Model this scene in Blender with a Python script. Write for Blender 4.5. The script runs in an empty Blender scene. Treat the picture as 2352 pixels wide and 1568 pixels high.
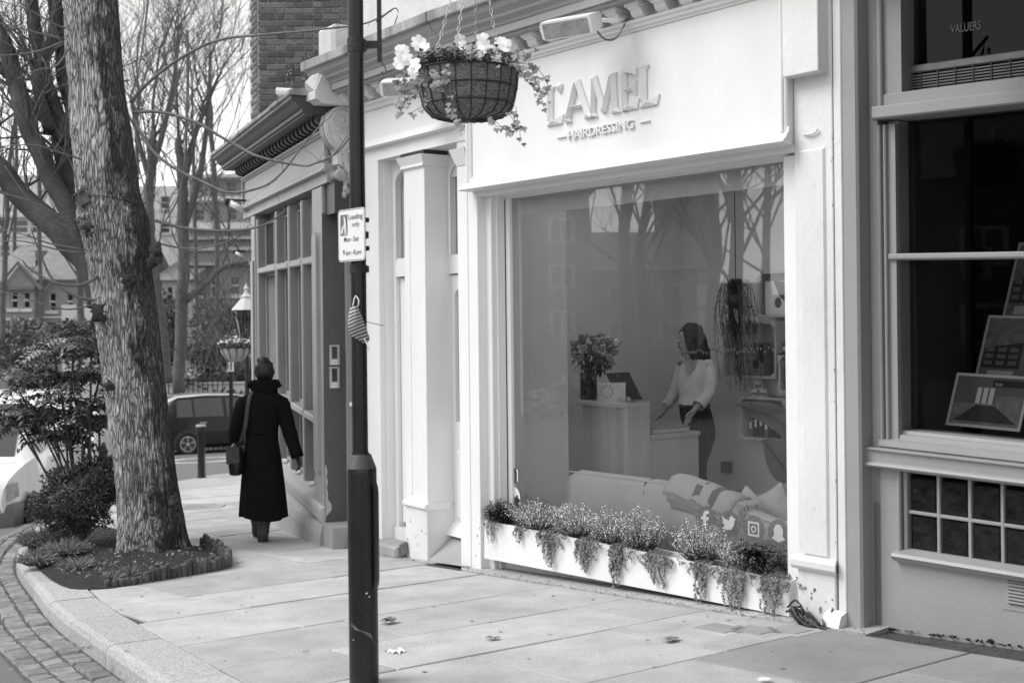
import bpy, bmesh, math, random
from mathutils import Vector, Matrix, noise
S = bpy.context.scene
COL = S.collection
rnd = random.Random(11)

# ---------------------------------------------------------------- camera
FV, CX, CY, RHO, CZ = 2916.0, 1176.0, 743.0, 0.011, 1.6   # focal length, optical centre (2352 px wide photo), roll, eye height
cam_d = bpy.data.cameras.new('camera'); cam = bpy.data.objects.new('camera', cam_d); COL.objects.link(cam)
S.camera = cam
_c, _s = math.cos(RHO), math.sin(RHO)
cam.matrix_world = Matrix(((_c, _s, 0, 0), (0, 0, -1, 0), (-_s, _c, 0, CZ), (0, 0, 0, 1)))
cam_d.sensor_width = 36.0; cam_d.lens = FV / 2352 * 36
cam_d.shift_y = -(784 - CY) / 2352
cam_d.clip_start = 0.05; cam_d.clip_end = 600
cam_d.dof.use_dof = True; cam_d.dof.focus_distance = 8.2; cam_d.dof.aperture_fstop = 3.2

# ---------------------------------------------------------------- daylight: bright overcast, no colour (black and white photograph)
SUN_EL, SUN_AZ = math.radians(48), math.radians(-97)      # azimuth from +Y towards +X
W = bpy.data.worlds.new('World'); S.world = W; W.use_nodes = True
nt = W.node_tree; nt.nodes.clear()
sky = nt.nodes.new('ShaderNodeTexSky'); sky.sky_type = 'NISHITA'; sky.sun_disc = False
sky.sun_elevation = SUN_EL; sky.sun_rotation = SUN_AZ; sky.dust_density = 1.0; sky.air_density = 1.0; sky.ozone_density = 1.0
bw = nt.nodes.new('ShaderNodeRGBToBW'); bg = nt.nodes.new('ShaderNodeBackground'); wo = nt.nodes.new('ShaderNodeOutputWorld')
bg.inputs['Strength'].default_value = 0.15
# thin even cloud over the clear-sky gradient
cl = nt.nodes.new('ShaderNodeMath'); cl.operation = 'MULTIPLY_ADD'; cl.inputs[1].default_value = .55; cl.inputs[2].default_value = 3.1
nt.links.new(sky.outputs[0], bw.inputs[0]); nt.links.new(bw.outputs[0], cl.inputs[0]); nt.links.new(cl.outputs[0], bg.inputs[0]); nt.links.new(bg.outputs[0], wo.inputs[0])
sun_d = bpy.data.lights.new('sun', 'SUN'); sun_d.energy = 1.6; sun_d.angle = math.radians(36)
sun = bpy.data.objects.new('sun', sun_d); COL.objects.link(sun)
_sd = Vector((math.cos(SUN_EL) * math.sin(SUN_AZ), math.cos(SUN_EL) * math.cos(SUN_AZ), math.sin(SUN_EL)))
sun.rotation_euler = _sd.to_track_quat('Z', 'Y').to_euler()
S.view_settings.view_transform = 'Standard'; S.view_settings.look = 'None'
S.view_settings.exposure = 0.8; S.view_settings.gamma = 1.0; S.view_settings.use_curve_mapping = False

# ---------------------------------------------------------------- frames: a pixel of the photo -> a point on a real wall plane
def ray(x, y):
    a = (x - CX) / FV; b = (CY - y) / FV
    return Vector((a * _c + b * _s, 1.0, -a * _s + b * _c))
def at(x, y, Y):
    d = ray(x, y); return Vector((d.x * Y, Y, CZ + d.z * Y))
def G(X, Y): return .31 + .02 * max(X, -12) - .05 * min(max(Y, -3), 45)
def gr(x, y, off=0.0):
    d = ray(x, y); t = (CZ - .31 - off) / (-d.z + .02 * d.x - .05)
    return Vector((d.x * t, t, CZ + d.z * t))
class Frame:
    """a vertical wall plane: u runs along it to the right, v is height, w is how far out into the street"""
    def __init__(s, O, th, k=None):
        t = math.radians(th); s.O = O; s.e = (math.sin(t), -math.cos(t)); s.n = (-math.cos(t), -math.sin(t)); s.k = k; s.th = t
    def __call__(s, u, v, w):
        z = v + (s.k(v) * u if s.k else 0)
        return (s.O[0] + s.e[0] * u + s.n[0] * w, s.O[1] + s.e[1] * u + s.n[1] * w, z)
    def U(s, x, y, w=0.0):
        d = ray(x, y); O, e, n = s.O, s.e, s.n
        t = (w + O[0] * n[0] + O[1] * n[1]) / (d.x * n[0] + d.y * n[1])
        u = (d.x * t - O[0]) * e[0] + (d.y * t - O[1]) * e[1]; z = CZ + d.z * t
        v = z
        if s.k:
            for _ in range(6): v = z - s.k(v) * u
        return u, v
    def depth(s, x, y, u):                      # w of the point seen at (x, y) on the cross wall at this u
        d = ray(x, y); O, e, n = s.O, s.e, s.n
        t = (u + O[0] * e[0] + O[1] * e[1]) / (d.x * e[0] + d.y * e[1])
        return (d.x * t - O[0]) * n[0] + (d.y * t - O[1]) * n[1], CZ + d.z * t
SA = Frame((-.293, 9.06), 38.33)        # salon window wall
SB = Frame((-.293, 9.06), 34.5)         # salon door bay
DS = Frame((-1.6, 10.75), 22.2)        # dark shop
DW = Frame((-1.6, 10.75), 22.2, lambda v: -.085 * min(max((2.2 - v) / 1.4, 0), 1))   # its window, sill and lower rail run uphill
_ub = SA.U(1914, 700)[0]; _p = SA(_ub, 0, 0)
RB = Frame((_p[0], _p[1]), 41.0, lambda v: -.034 * min(max((v - .1) / .9, 0), 1))   # estate agent's, its lines not quite level

# ---------------------------------------------------------------- materials (grey values only)
def mat(name, c, rough=.6, var=.12, sc=5., bump=0., bsc=60., spec=.4, stretch=(1, 1, 1), metal=0., rv=0., trans=0., dirt=0., coat=0., voro=0.):
    m = bpy.data.materials.new(name); m.use_nodes = True; t = m.node_tree; N = t.nodes; L = t.links
    b = N['Principled BSDF']; b.inputs['Roughness'].default_value = rough; b.inputs['Metallic'].default_value = metal
    b.inputs['Specular IOR Level'].default_value = spec; b.inputs['Coat Weight'].default_value = coat
    geo = N.new('ShaderNodeNewGeometry'); mp = N.new('ShaderNodeMapping'); mp.inputs['Scale'].default_value = stretch
    L.new(geo.outputs['Position'], mp.inputs['Vector'])
    nz = N.new('ShaderNodeTexNoise'); nz.inputs['Scale'].default_value = sc; nz.inputs['Detail'].default_value = 7; nz.inputs['Roughness'].default_value = .6
    L.new(mp.outputs[0], nz.inputs['Vector'])
    r = N.new('ShaderNodeMapRange'); r.inputs[1].default_value = .3; r.inputs[2].default_value = .7
    r.inputs[3].default_value = c * (1 - var); r.inputs[4].default_value = c * (1 + var)
    L.new(nz.outputs[0], r.inputs[0]); out = r.outputs[0]
    if rv:
        oi = N.new('ShaderNodeObjectInfo'); q = N.new('ShaderNodeMapRange'); q.inputs[3].default_value = 1 - rv; q.inputs[4].default_value = 1 + rv
        L.new(oi.outputs['Random'], q.inputs[0]); mu = N.new('ShaderNodeMath'); mu.operation = 'MULTIPLY'
        L.new(out, mu.inputs[0]); L.new(q.outputs[0], mu.inputs[1]); out = mu.outputs[0]
    if dirt:
        n2 = N.new('ShaderNodeTexNoise'); n2.inputs['Scale'].default_value = 14; n2.inputs['Detail'].default_value = 9; n2.inputs['Roughness'].default_value = .75
        L.new(mp.outputs[0], n2.inputs['Vector'])
        q = N.new('ShaderNodeMapRange'); q.inputs[1].default_value = .62; q.inputs[2].default_value = .74; q.inputs[3].default_value = 1; q.inputs[4].default_value = 1 - dirt
        L.new(n2.outputs[0], q.inputs[0]); mu = N.new('ShaderNodeMath'); mu.operation = 'MULTIPLY'
        L.new(out, mu.inputs[0]); L.new(q.outputs[0], mu.inputs[1]); out = mu.outputs[0]
    cc = N.new('ShaderNodeCombineColor')
    for i in range(3): L.new(out, cc.inputs[i])
    L.new(cc.outputs[0], b.inputs['Base Color'])
    if bump:
        if voro:
            nb = N.new('ShaderNodeTexVoronoi'); nb.inputs['Scale'].default_value = bsc; ob = nb.outputs['Distance']
        else:
            nb = N.new('ShaderNodeTexNoise'); nb.inputs['Scale'].default_value = bsc; nb.inputs['Detail'].default_value = 6; ob = nb.outputs[0]
        L.new(mp.outputs[0], nb.inputs['Vector'])
        bp = N.new('ShaderNodeBump'); bp.inputs['Strength'].default_value = bump; bp.inputs['Distance'].default_value = .02
        L.new(ob, bp.inputs['Height']); L.new(bp.outputs[0], b.inputs['Normal'])
    if trans:
        b.inputs['Transmission Weight'].default_value = trans
    return m
def glass_mat(name, tint=.92, refl=1.0, rough=0.0):
    m = bpy.data.materials.new(name); m.use_nodes = True; t = m.node_tree; N = t.nodes; L = t.links; N.clear()
    o = N.new('ShaderNodeOutputMaterial'); tr = N.new('ShaderNodeBsdfTransparent'); gl = N.new('ShaderNodeBsdfGlossy'); mx = N.new('ShaderNodeMixShader')
    fr = N.new('ShaderNodeFresnel'); fr.inputs['IOR'].default_value = 1.52; mu = N.new('ShaderNodeMath'); mu.operation = 'MULTIPLY'; mu.inputs[1].default_value = 1.8 * refl
    mu.use_clamp = True
    # old pane: the reflection is very slightly wavy
    geo = N.new('ShaderNodeNewGeometry'); nz = N.new('ShaderNodeTexNoise'); nz.inputs['Scale'].default_value = 1.6; bp = N.new('ShaderNodeBump')
    bp.inputs['Strength'].default_value = .004; bp.inputs['Distance'].default_value = .05
    L.new(geo.outputs['Position'], nz.inputs['Vector']); L.new(nz.outputs[0], bp.inputs['Height']); L.new(bp.outputs[0], gl.inputs['Normal'])
    tr.inputs[0].default_value = (tint, tint, tint, 1); gl.inputs['Roughness'].default_value = rough
    L.new(fr.outputs[0], mu.inputs[0]); L.new(mu.outputs[0], mx.inputs[0]); L.new(tr.outputs[0], mx.inputs[1]); L.new(gl.outputs[0], mx.inputs[2]); L.new(mx.outputs[0], o.inputs[0])
    return m
M = {}
M['white'] = mat('white_paint', .74, .42, .05, 2.2, .12, 24, stretch=(1, 1, .35), dirt=.07)
M['white_old'] = mat('old_white_paint', .68, .5, .09, 2.5, .2, 40, stretch=(1, 1, .5), dirt=.34)
M['grey_paint'] = mat('dimmed_grey_paint', .31, .4, .05, 2.5, .10, 40, dirt=.15)  # grey lowered to stand in for weak shade on the estate agent's front
M['lintel_stone'] = mat('pale_stone', .6, .8, .16, 3, .25, 45, dirt=.2)
M['coping'] = mat('weathered_stone', .3, .9, .45, 5, .5, 40, stretch=(1, 1, .4), dirt=.4)
M['dark_paint'] = mat('grey_gloss_paint', .15, .35, .06, 3, .06, 30, dirt=.04)
M['dark_paint2'] = mat('dark_grey_gloss_paint', .045, .4, .1, 3, .08, 40)
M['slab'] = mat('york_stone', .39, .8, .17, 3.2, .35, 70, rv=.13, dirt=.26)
M['slab_dark'] = mat('dark_or_shaded_york_stone', .29, .8, .15, 2.5, .2, 30, rv=.1, dirt=.16)
M['joint'] = mat('joint_earth', .07, .95, .4, 20, .4, 60)
M['granite'] = mat('granite', .37, .85, .35, 60, .4, 90, rv=.08, dirt=.2)
M['sett'] = mat('sett_stone', .2, .75, .25, 20, .35, 50, rv=.22, dirt=.25)
M['asphalt'] = mat('asphalt', .15, .9, .3, 90, .5, 160, dirt=.15)
M['marking'] = mat('road_paint', .75, .7, .12, 12, .1, 60)
M['soil'] = mat('soil', .022, .95, .5, 25, .8, 60)
M['wood_log'] = mat('log_wood', .085, .9, .4, 12, .6, 50, rv=.3)
M['brick'] = mat('brick', .13, .9, .22, 22, .5, 60, rv=.42, dirt=.25)
M['mortar'] = mat('mortar', .4, .95, .2, 20, .3, 80)
M['black'] = mat('black_gloss_paint', .011, .32, .3, 9, .06, 40, dirt=0)
M['black_matt'] = mat('black_iron', .02, .55, .3, 20, .2, 90)
M['grey_metal'] = mat('dull_grey_metal', .16, .45, .15, 12, .1, 50, metal=.3)
M['steel'] = mat('brushed_steel', .5, .32, .1, 20, .05, 80, metal=.85)
M['zinc'] = mat('galvanised_chain', .55, .4, .1, 20, metal=.6)
M['plastic_white'] = mat('white_plastic', .78, .35, .02, 3)
M['sign_white'] = mat('sign_white', .74, .35, .03, 8, dirt=.03)
M['print_black'] = mat('printed_black', .015, .5, .1)
M['print_grey'] = mat('printed_grey', .13, .5, .1)
M['coir'] = mat('coir_liner', .2, .95, .55, 55, 1., 90, stretch=(1, 1, 2.2))
M['leaf'] = mat('leaf_green', .12, .45, .4, 30, spec=.5)
M['leaf_dark'] = mat('dark_glossy_leaf', .03, .3, .4, 25, spec=.6)
M['leaf_pale'] = mat('pale_variegated_leaf', .36, .5, .5, 40)
M['leaf_box'] = mat('box_leaf', .08, .45, .5, 30)
M['heather'] = mat('heather_spike', .68, .7, .5, 60)
M['petal'] = mat('white_petal', .85, .6, .05, 20)
M['stem'] = mat('green_stem', .07, .6, .3, 20)
M['dry'] = mat('dry_grass', .22, .8, .4, 20)
M['twig'] = mat('twig_bark', .10, .8, .35, 20, .3, 80)
M['twig_far'] = mat('far_twig_bark', .10, .85, .3, 10)
M['rose'] = mat('rose_petal', .42, .6, .35, 30)
M['skin'] = mat('skin', .42, .5, .06, 8, .05, 120)
M['hair'] = mat('dark_hair', .016, .4, .5, 60, .5, 140, stretch=(1, 1, .15))
M['coat'] = mat('black_wool_coat', .0075, .9, .3, 40, .4, 300, spec=.12)
M['leather'] = mat('black_leather', .02, .3, .3, 20, .2, 60)
M['boot'] = mat('grey_boot', .05, .6, .2, 20, .2, 60)
M['knit'] = mat('white_knit', .74, .85, .05, 20, .35, 260, stretch=(1, 1, .25))
M['trouser'] = mat('dark_denim', .018, .8, .3, 30, .2, 200)
M['in_wall'] = mat('salon_wall_paint', .84, .7, .03, 2)
M['in_floor'] = mat('salon_floor', .45, .5, .15, 6)
M['ceiling'] = mat('salon_ceiling', .7, .8, .02, 2)
M['pine'] = mat('pale_pine', .62, .55, .1, 5, .12, 30, stretch=(1, 1, .08), rv=.09)
M['sofa'] = mat('cream_leather', .8, .45, .05, 6, .12, 40)
M['throw'] = mat('cream_throw', .82, .9, .06, 40, .5, 160)
M['card'] = mat('card_white', .8, .6, .02, 5)
M['card_grey'] = mat('card_grey', .25, .6, .3, 30)
M['dark_item'] = mat('dark_item', .04, .4, .4, 15)
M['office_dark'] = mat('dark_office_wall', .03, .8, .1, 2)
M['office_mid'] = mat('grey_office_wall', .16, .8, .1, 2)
M['vaseglass'] = glass_mat('vase_glass', .55)
M['glass'] = glass_mat('shop_glass', .97, 1.35)
M['glass_dark'] = glass_mat('office_glass', .5, .22)
M['glass_frost'] = mat('etched_glass', .32, .35, .06, 4)
M['glass_block'] = mat('glass_block', .008, .08, .8, 14, .55, 9, spec=.35)
M['car_white'] = mat('white_car_paint', .75, .3, .02, 3, coat=.6)
M['car_black'] = mat('black_car_paint', .008, .4, .1, 3, spec=.3, coat=.25)
M['car_silver'] = mat('silver_car_paint', .5, .3, .05, 3, metal=.4, coat=.6)
M['car_glass'] = mat('car_glass', .02, .05, .1, 3, spec=.9)
M['car_trim'] = mat('grey_bumper', .17, .6, .1, 10, .1, 80)
M['tyre'] = mat('tyre', .02, .85, .2, 30)
M['lamp_lens'] = mat('lamp_lens', .3, .12, .3, 14, .3, 60, spec=.8)
M['far_brick'] = mat('far_brick', .25, .9, .16, 2, .2, 20)
M['far_brick_dark'] = mat('far_dark_brick', .15, .9, .16, 2)
M['far_pale'] = mat('far_render', .55, .9, .08, 1.5)
M['far_grey'] = mat('far_concrete', .36, .9, .14, 1.5)
M['slate'] = mat('roof_slate', .19, .8, .2, 4, .3, 12)
M['pane_dark'] = mat('dark_pane', .03, .08, .3, 2, spec=.8)
M['hedge'] = mat('far_leaves', .13, .7, .6, 8)
M['rubbish'] = mat('black_plastic', .012, .3, .3, 20, .6, 30)
M['stripe'] = mat('striped_cloth', .4, .9, .1, 40)
def bark_mat():
    m = mat('plane_bark', .6, .95, .5, 3.4, 0, stretch=(1, 1, .45)); t = m.node_tree; N = t.nodes; L = t.links; b = N['Principled BSDF']
    old = b.inputs['Base Color'].links[0].from_socket
    geo = N.new('ShaderNodeNewGeometry'); mp = N.new('ShaderNodeMapping'); mp.inputs['Scale'].default_value = (1, 1, .13); L.new(geo.outputs['Position'], mp.inputs[0])
    nz = N.new('ShaderNodeTexNoise'); nz.inputs['Scale'].default_value = 9; nz.inputs['Detail'].default_value = 4; L.new(mp.outputs[0], nz.inputs['Vector'])
    ds_ = N.new('ShaderNodeVectorMath'); ds_.operation = 'SCALE'; ds_.inputs['Scale'].default_value = .11; L.new(nz.outputs['Color'], ds_.inputs[0])
    ad_ = N.new('ShaderNodeVectorMath'); L.new(mp.outputs[0], ad_.inputs[0]); L.new(ds_.outputs[0], ad_.inputs[1])
    vo = N.new('ShaderNodeTexVoronoi'); vo.feature = 'DISTANCE_TO_EDGE'; vo.inputs['Scale'].default_value = 46; L.new(ad_.outputs[0], vo.inputs['Vector'])
    r0 = N.new('ShaderNodeMapRange'); r0.inputs[1].default_value = .0; r0.inputs[2].default_value = .17; r0.inputs[3].default_value = .16; r0.inputs[4].default_value = .92; L.new(vo.outputs['Distance'], r0.inputs[0])
    n4 = N.new('ShaderNodeTexNoise'); n4.inputs['Scale'].default_value = 85; n4.inputs['Detail'].default_value = 5; L.new(mp.outputs[0], n4.inputs['Vector'])
    r4 = N.new('ShaderNodeMapRange'); r4.inputs[1].default_value = .35; r4.inputs[2].default_value = .62; r4.inputs[3].default_value = .55; r4.inputs[4].default_value = 1.12; L.new(n4.outputs[0], r4.inputs[0])
    r = N.new('ShaderNodeMath'); r.operation = 'MULTIPLY'; L.new(r0.outputs[0], r.inputs[0]); L.new(r4.outputs[0], r.inputs[1])
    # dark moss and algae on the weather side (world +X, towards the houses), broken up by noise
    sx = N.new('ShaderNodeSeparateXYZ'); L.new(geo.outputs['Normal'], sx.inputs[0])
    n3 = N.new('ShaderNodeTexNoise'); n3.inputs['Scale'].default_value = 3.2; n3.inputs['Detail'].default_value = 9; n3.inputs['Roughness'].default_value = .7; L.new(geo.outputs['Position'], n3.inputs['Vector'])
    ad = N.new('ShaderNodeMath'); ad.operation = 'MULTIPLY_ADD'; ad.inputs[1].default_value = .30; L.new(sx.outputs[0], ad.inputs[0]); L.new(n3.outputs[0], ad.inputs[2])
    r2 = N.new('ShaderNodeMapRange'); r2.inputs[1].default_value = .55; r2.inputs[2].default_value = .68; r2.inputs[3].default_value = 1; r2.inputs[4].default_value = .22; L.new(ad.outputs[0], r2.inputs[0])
    prev = old
    for k in (r.outputs[0], r2.outputs[0]):
        mx = N.new('ShaderNodeMix'); mx.data_type = 'RGBA'; mx.blend_type = 'MULTIPLY'; mx.inputs[0].default_value = 1
        cc = N.new('ShaderNodeCombineColor')
        for i in range(3): L.new(k, cc.inputs[i])
        L.new(prev, mx.inputs[6]); L.new(cc.outputs[0], mx.inputs[7]); prev = mx.outputs[2]
    L.new(prev, b.inputs['Base Color'])
    bp = N.new('ShaderNodeBump'); bp.inputs['Strength'].default_value = .9; bp.inputs['Distance'].default_value = .03
    L.new(r.outputs[0], bp.inputs['Height']); L.new(bp.outputs[0], b.inputs['Normal'])
    return m
M['bark'] = bark_mat()
M['branch'] = mat('limb_bark', .05, .9, .4, 6, .5, 60, dirt=.3)

# ---------------------------------------------------------------- mesh building
LOC = {}
class MB:
    def __init__(s, T=None): s.v = []; s.f = []; s.T = T
    def add(s, vs, fs, raw=False):
        n = len(s.v)
        if s.T and not raw: vs = [s.T(*p) for p in vs]
        s.v += [tuple(p) for p in vs]; s.f += [tuple(i + n for i in f) for f in fs]; return s
    def box(s, a0, a1, b0, b1, c0, c1):
        return s.add([(a0, b0, c0), (a1, b0, c0), (a1, b1, c0), (a0, b1, c0), (a0, b0, c1), (a1, b0, c1), (a1, b1, c1), (a0, b1, c1)],
                     [(0, 3, 2, 1), (4, 5, 6, 7), (0, 1, 5, 4), (1, 2, 6, 5), (2, 3, 7, 6), (3, 0, 4, 7)])
    def cbox(s, a0, a1, b0, b1, c0, c1, ch=.006):
        """box with its front (c1) edges chamfered"""
        return s.add([(a0, b0, c0), (a1, b0, c0), (a1, b1, c0), (a0, b1, c0), (a0, b0, c1 - ch), (a1, b0, c1 - ch), (a1, b1, c1 - ch), (a0, b1, c1 - ch),
                      (a0 + ch, b0 + ch, c1), (a1 - ch, b0 + ch, c1), (a1 - ch, b1 - ch, c1), (a0 + ch, b1 - ch, c1)],
                     [(0, 3, 2, 1), (0, 1, 5, 4), (1, 2, 6, 5), (2, 3, 7, 6), (3, 0, 4, 7), (4, 5, 9, 8), (5, 6, 10, 9), (6, 7, 11, 10), (7, 4, 8, 11), (8, 9, 10, 11)])
    def extr(s, prof, u0, u1, miter=0):
        """profile of (w, v) points run along u; miter pulls the ends in where the profile sticks out"""
        n = len(prof)
        vs = [(u0 - miter * w, v, w) for w, v in prof] + [(u1 + miter * w, v, w) for w, v in prof]
        fs = [(i, (i + 1) % n, n + (i + 1) % n, n + i) for i in range(n)] + [tuple(range(n)), tuple(range(2 * n - 1, n - 1, -1))]
        return s.add(vs, fs)
    def prism(s, poly, w0, w1):
        """polygon of (u, v) pushed from w0 to w1"""
        n = len(poly)
        return s.add([(u, v, w0) for u, v in poly] + [(u, v, w1) for u, v in poly],
                     [(i, (i + 1) % n, n + (i + 1) % n, n + i) for i in range(n)] + [tuple(range(n)), tuple(range(2 * n - 1, n - 1, -1))])
    def quad(s, a, b, c, d): return s.add([a, b, c, d], [(0, 1, 2, 3)])
    def tube(s, pts, rs, n=6, cap=True):
        pts = [Vector(s.T(*p) if s.T else p) for p in pts]
        if not hasattr(rs, '__len__'): rs = [rs] * len(pts)
        vs = []; up = Vector((.31, .17, .93)).normalized()
        for i, p in enumerate(pts):
            t = pts[min(i + 1, len(pts) - 1)] - pts[max(i - 1, 0)]
            if t.length < 1e-9: t = Vector((0, 0, 1))
            t.normalize()
            if i: a = a - t * a.dot(t)                      # carry the frame along so the tube never twists
            else: a = t.cross(up)
            if a.length < .05: a = t.cross(Vector((1, 0, 0)))
            a.normalize(); b = t.cross(a)
            for k in range(n):
                q = 2 * math.pi * k / n; vs.append(p + (a * math.cos(q) + b * math.sin(q)) * rs[i])
        fs = [(i * n + k, i * n + (k + 1) % n, (i + 1) * n + (k + 1) % n, (i + 1) * n + k) for i in range(len(pts) - 1) for k in range(n)]
        if cap: fs += [tuple(range(n - 1, -1, -1)), tuple(range((len(pts) - 1) * n, len(pts) * n))]
        return s.add(vs, fs, True)
    def lathe(s, prof, n=20, c=(0, 0, 0), a0=0., a1=2 * math.pi):
        full = abs(a1 - a0 - 2 * math.pi) < 1e-6; m = n if full else n + 1
        vs = []
        for r, z in prof:
            for k in range(m):
                q = a0 + (a1 - a0) * k / n; vs.append((c[0] + r * math.cos(q), c[1] + r * math.sin(q), c[2] + z))
        fs = [(i * m + k, i * m + (k + 1) % m, (i + 1) * m + (k + 1) % m, (i + 1) * m + k) for i in range(len(prof) - 1) for k in range(n)]
        return s.add(vs, fs)
    def loft(s, rings, caps=True):
        n = len(rings[0]); vs = [p for r in rings for p in r]
        fs = [(i * n + k, i * n + (k + 1) % n, (i + 1) * n + (k + 1) % n, (i + 1) * n + k) for i in range(len(rings) - 1) for k in range(n)]
        if caps: fs += [tuple(range(n - 1, -1, -1)), tuple(range((len(rings) - 1) * n, len(rings) * n))]
        return s.add(vs, fs)
    def ball(s, c, r, n=8, m=6, sx=1, sy=1, sz=1):
        vs = [(c[0], c[1], c[2] - r * sz)]
        for i in range(1, m):
            t = math.pi * i / m
            for k in range(n):
                q = 2 * math.pi * k / n; vs.append((c[0] + r * sx * math.sin(t) * math.cos(q), c[1] + r * sy * math.sin(t) * math.sin(q), c[2] - r * sz * math.cos(t)))
        vs.append((c[0], c[1], c[2] + r * sz)); L = len(vs) - 1
        fs = [(0, 1 + (k + 1) % n, 1 + k) for k in range(n)] + [(L, 1 + (m - 2) * n + k, 1 + (m - 2) * n + (k + 1) % n) for k in range(n)]
        fs += [(1 + i * n + k, 1 + i * n + (k + 1) % n, 1 + (i + 1) * n + (k + 1) % n, 1 + (i + 1) * n + k) for i in range(m - 2) for k in range(n)]
        return s.add(vs, fs)
    def leaf(s, p, d, nrm, L, Wd, bend=.15):
        """one pointed leaf: two quads folded along the midrib"""
        d = Vector(d).normalized(); sd = d.cross(Vector(nrm))
        if sd.length < 1e-4: sd = d.cross(Vector((1, .3, 0)))
        sd.normalize(); up = sd.cross(d); p = Vector(p)
        a = p; b = p + d * L * .45 + sd * Wd * .5 + up * L * bend * .4; c = p + d * L - up * L * bend; e = p + d * L * .45 - sd * Wd * .5 + up * L * bend * .4; m = p + d * L * .5
        return s.add([a, b, c, e, m], [(0, 1, 4), (1, 2, 4), (2, 3, 4), (3, 0, 4)], True)
    def build(s, name, m, parent=None, smooth=False, fix=True, origin=None):
        me = bpy.data.meshes.new(name)
        base = Vector((0, 0, 0))
        if parent is not None: base = LOC[parent.name]
        elif origin is not None: base = Vector(origin)
        elif s.v:
            xs = [p[0] for p in s.v]; ys = [p[1] for p in s.v]; zs = [p[2] for p in s.v]
            base = Vector(((min(xs) + max(xs)) / 2, (min(ys) + max(ys)) / 2, min(zs)))
        me.from_pydata([(p[0] - base.x, p[1] - base.y, p[2] - base.z) for p in s.v], [], s.f)
        if fix and len(s.f) < 30000:
            bm = bmesh.new(); bm.from_mesh(me); bmesh.ops.recalc_face_normals(bm, faces=bm.faces); bm.to_mesh(me); bm.free()
        if smooth:
            me.polygons.foreach_set('use_smooth', [True] * len(me.polygons))
        me.materials.append(M[m] if isinstance(m, str) else m)
        o = bpy.data.objects.new(name, me); COL.objects.link(o)
        if parent is not None: o.parent = parent
        else: o.location = base
        LOC[o.name] = base
        return o
def crease(o, ang=40):
    """smooth shading with sharp edges kept"""
    me = o.data; bm = bmesh.new(); bm.from_mesh(me); a = math.radians(ang)
    bmesh.ops.remove_doubles(bm, verts=bm.verts, dist=1e-5)
    for e in bm.edges: e.smooth = not (len(e.link_faces) == 2 and e.calc_face_angle(0) > a)
    for f in bm.faces: f.smooth = True
    bm.to_mesh(me); bm.free(); return o
def tag(o, label=None, cat=None, group=None, kind=None):
    if label: o['label'] = label
    if cat: o['category'] = cat
    if group: o['group'] = group
    if kind: o['kind'] = kind
    return o
def thing(name, label, cat, loc, group=None, kind=None):
    o = bpy.data.objects.new(name, None); COL.objects.link(o); o.empty_display_size = .1
    o.location = loc; LOC[o.name] = Vector(loc); return tag(o, label, cat, group, kind)
def inst(name, me, mx, parent):
    """a piece sharing mesh data, placed by a world matrix"""
    o = bpy.data.objects.new(name, me); COL.objects.link(o); o.parent = parent
    o.matrix_local = Matrix.Translation(-LOC[parent.name]) @ mx; LOC[o.name] = LOC[parent.name]
    return o
def mesh_only(mb, name, m, smooth=False):
    me = bpy.data.meshes.new(name); me.from_pydata(mb.v, [], mb.f)
    bm = bmesh.new(); bm.from_mesh(me); bmesh.ops.recalc_face_normals(bm, faces=bm.faces); bm.to_mesh(me); bm.free()
    if smooth: me.polygons.foreach_set('use_smooth', [True] * len(me.polygons))
    me.materials.append(M[m] if isinstance(m, str) else m); return me
def text_mesh(txt, T, u, v, w, h, m, name, parent, width=None, depth=.001, align='LEFT', bold=0.):
    """lettering cut from the built-in font, laid on a wall frame at (u, v), cap height h"""
    cu = bpy.data.curves.new('lettering', 'FONT'); cu.body = txt; cu.extrude = 0; cu.offset = bold; cu.resolution_u = 3; cu.align_x = align
    ob = bpy.data.objects.new('lettering', cu); COL.objects.link(ob)
    dg = bpy.context.evaluated_depsgraph_get(); me0 = bpy.data.meshes.new_from_object(ob.evaluated_get(dg))
    vs = [tuple(p.co) for p in me0.vertices]; fs = [tuple(f.vertices) for f in me0.polygons]
    bpy.data.objects.remove(ob); bpy.data.curves.remove(cu); bpy.data.meshes.remove(me0)
    xs = [p[0] for p in vs]; wd = max(xs) - min(xs); sy = h / .73; sx = sy if width is None else width / wd
    x0 = min(xs) if align == 'LEFT' else (min(xs) + max(xs)) / 2
    mb = MB(T); n = len(vs)
    if depth > .002:
        ed = {}
        for f in fs:
            for i in range(len(f)):
                a, b = f[i], f[(i + 1) % len(f)]; k = (min(a, b), max(a, b)); ed[k] = ed.get(k, 0) + 1
        pv = [(u + (p[0] - x0) * sx, v + p[1] * sy) for p in vs]
        mb.add([(a, b, w + depth) for a, b in pv] + [(a, b, w) for a, b in pv], fs + [(a, b, b + n, a + n) for (a, b), c in ed.items() if c == 1])
    else:
        mb.add([(u + (p[0] - x0) * sx, v + p[1] * sy, w) for p in vs], fs)
    return mb.build(name, m, parent)
def ell(cx, cy, rx, ry, n=20, a0=0., a1=2 * math.pi):
    return [(cx + rx * math.cos(a0 + (a1 - a0) * k / n), cy + ry * math.sin(a0 + (a1 - a0) * k / n)) for k in range(n + (0 if abs(a1 - a0 - 2 * math.pi) < 1e-6 else 1))]
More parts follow.
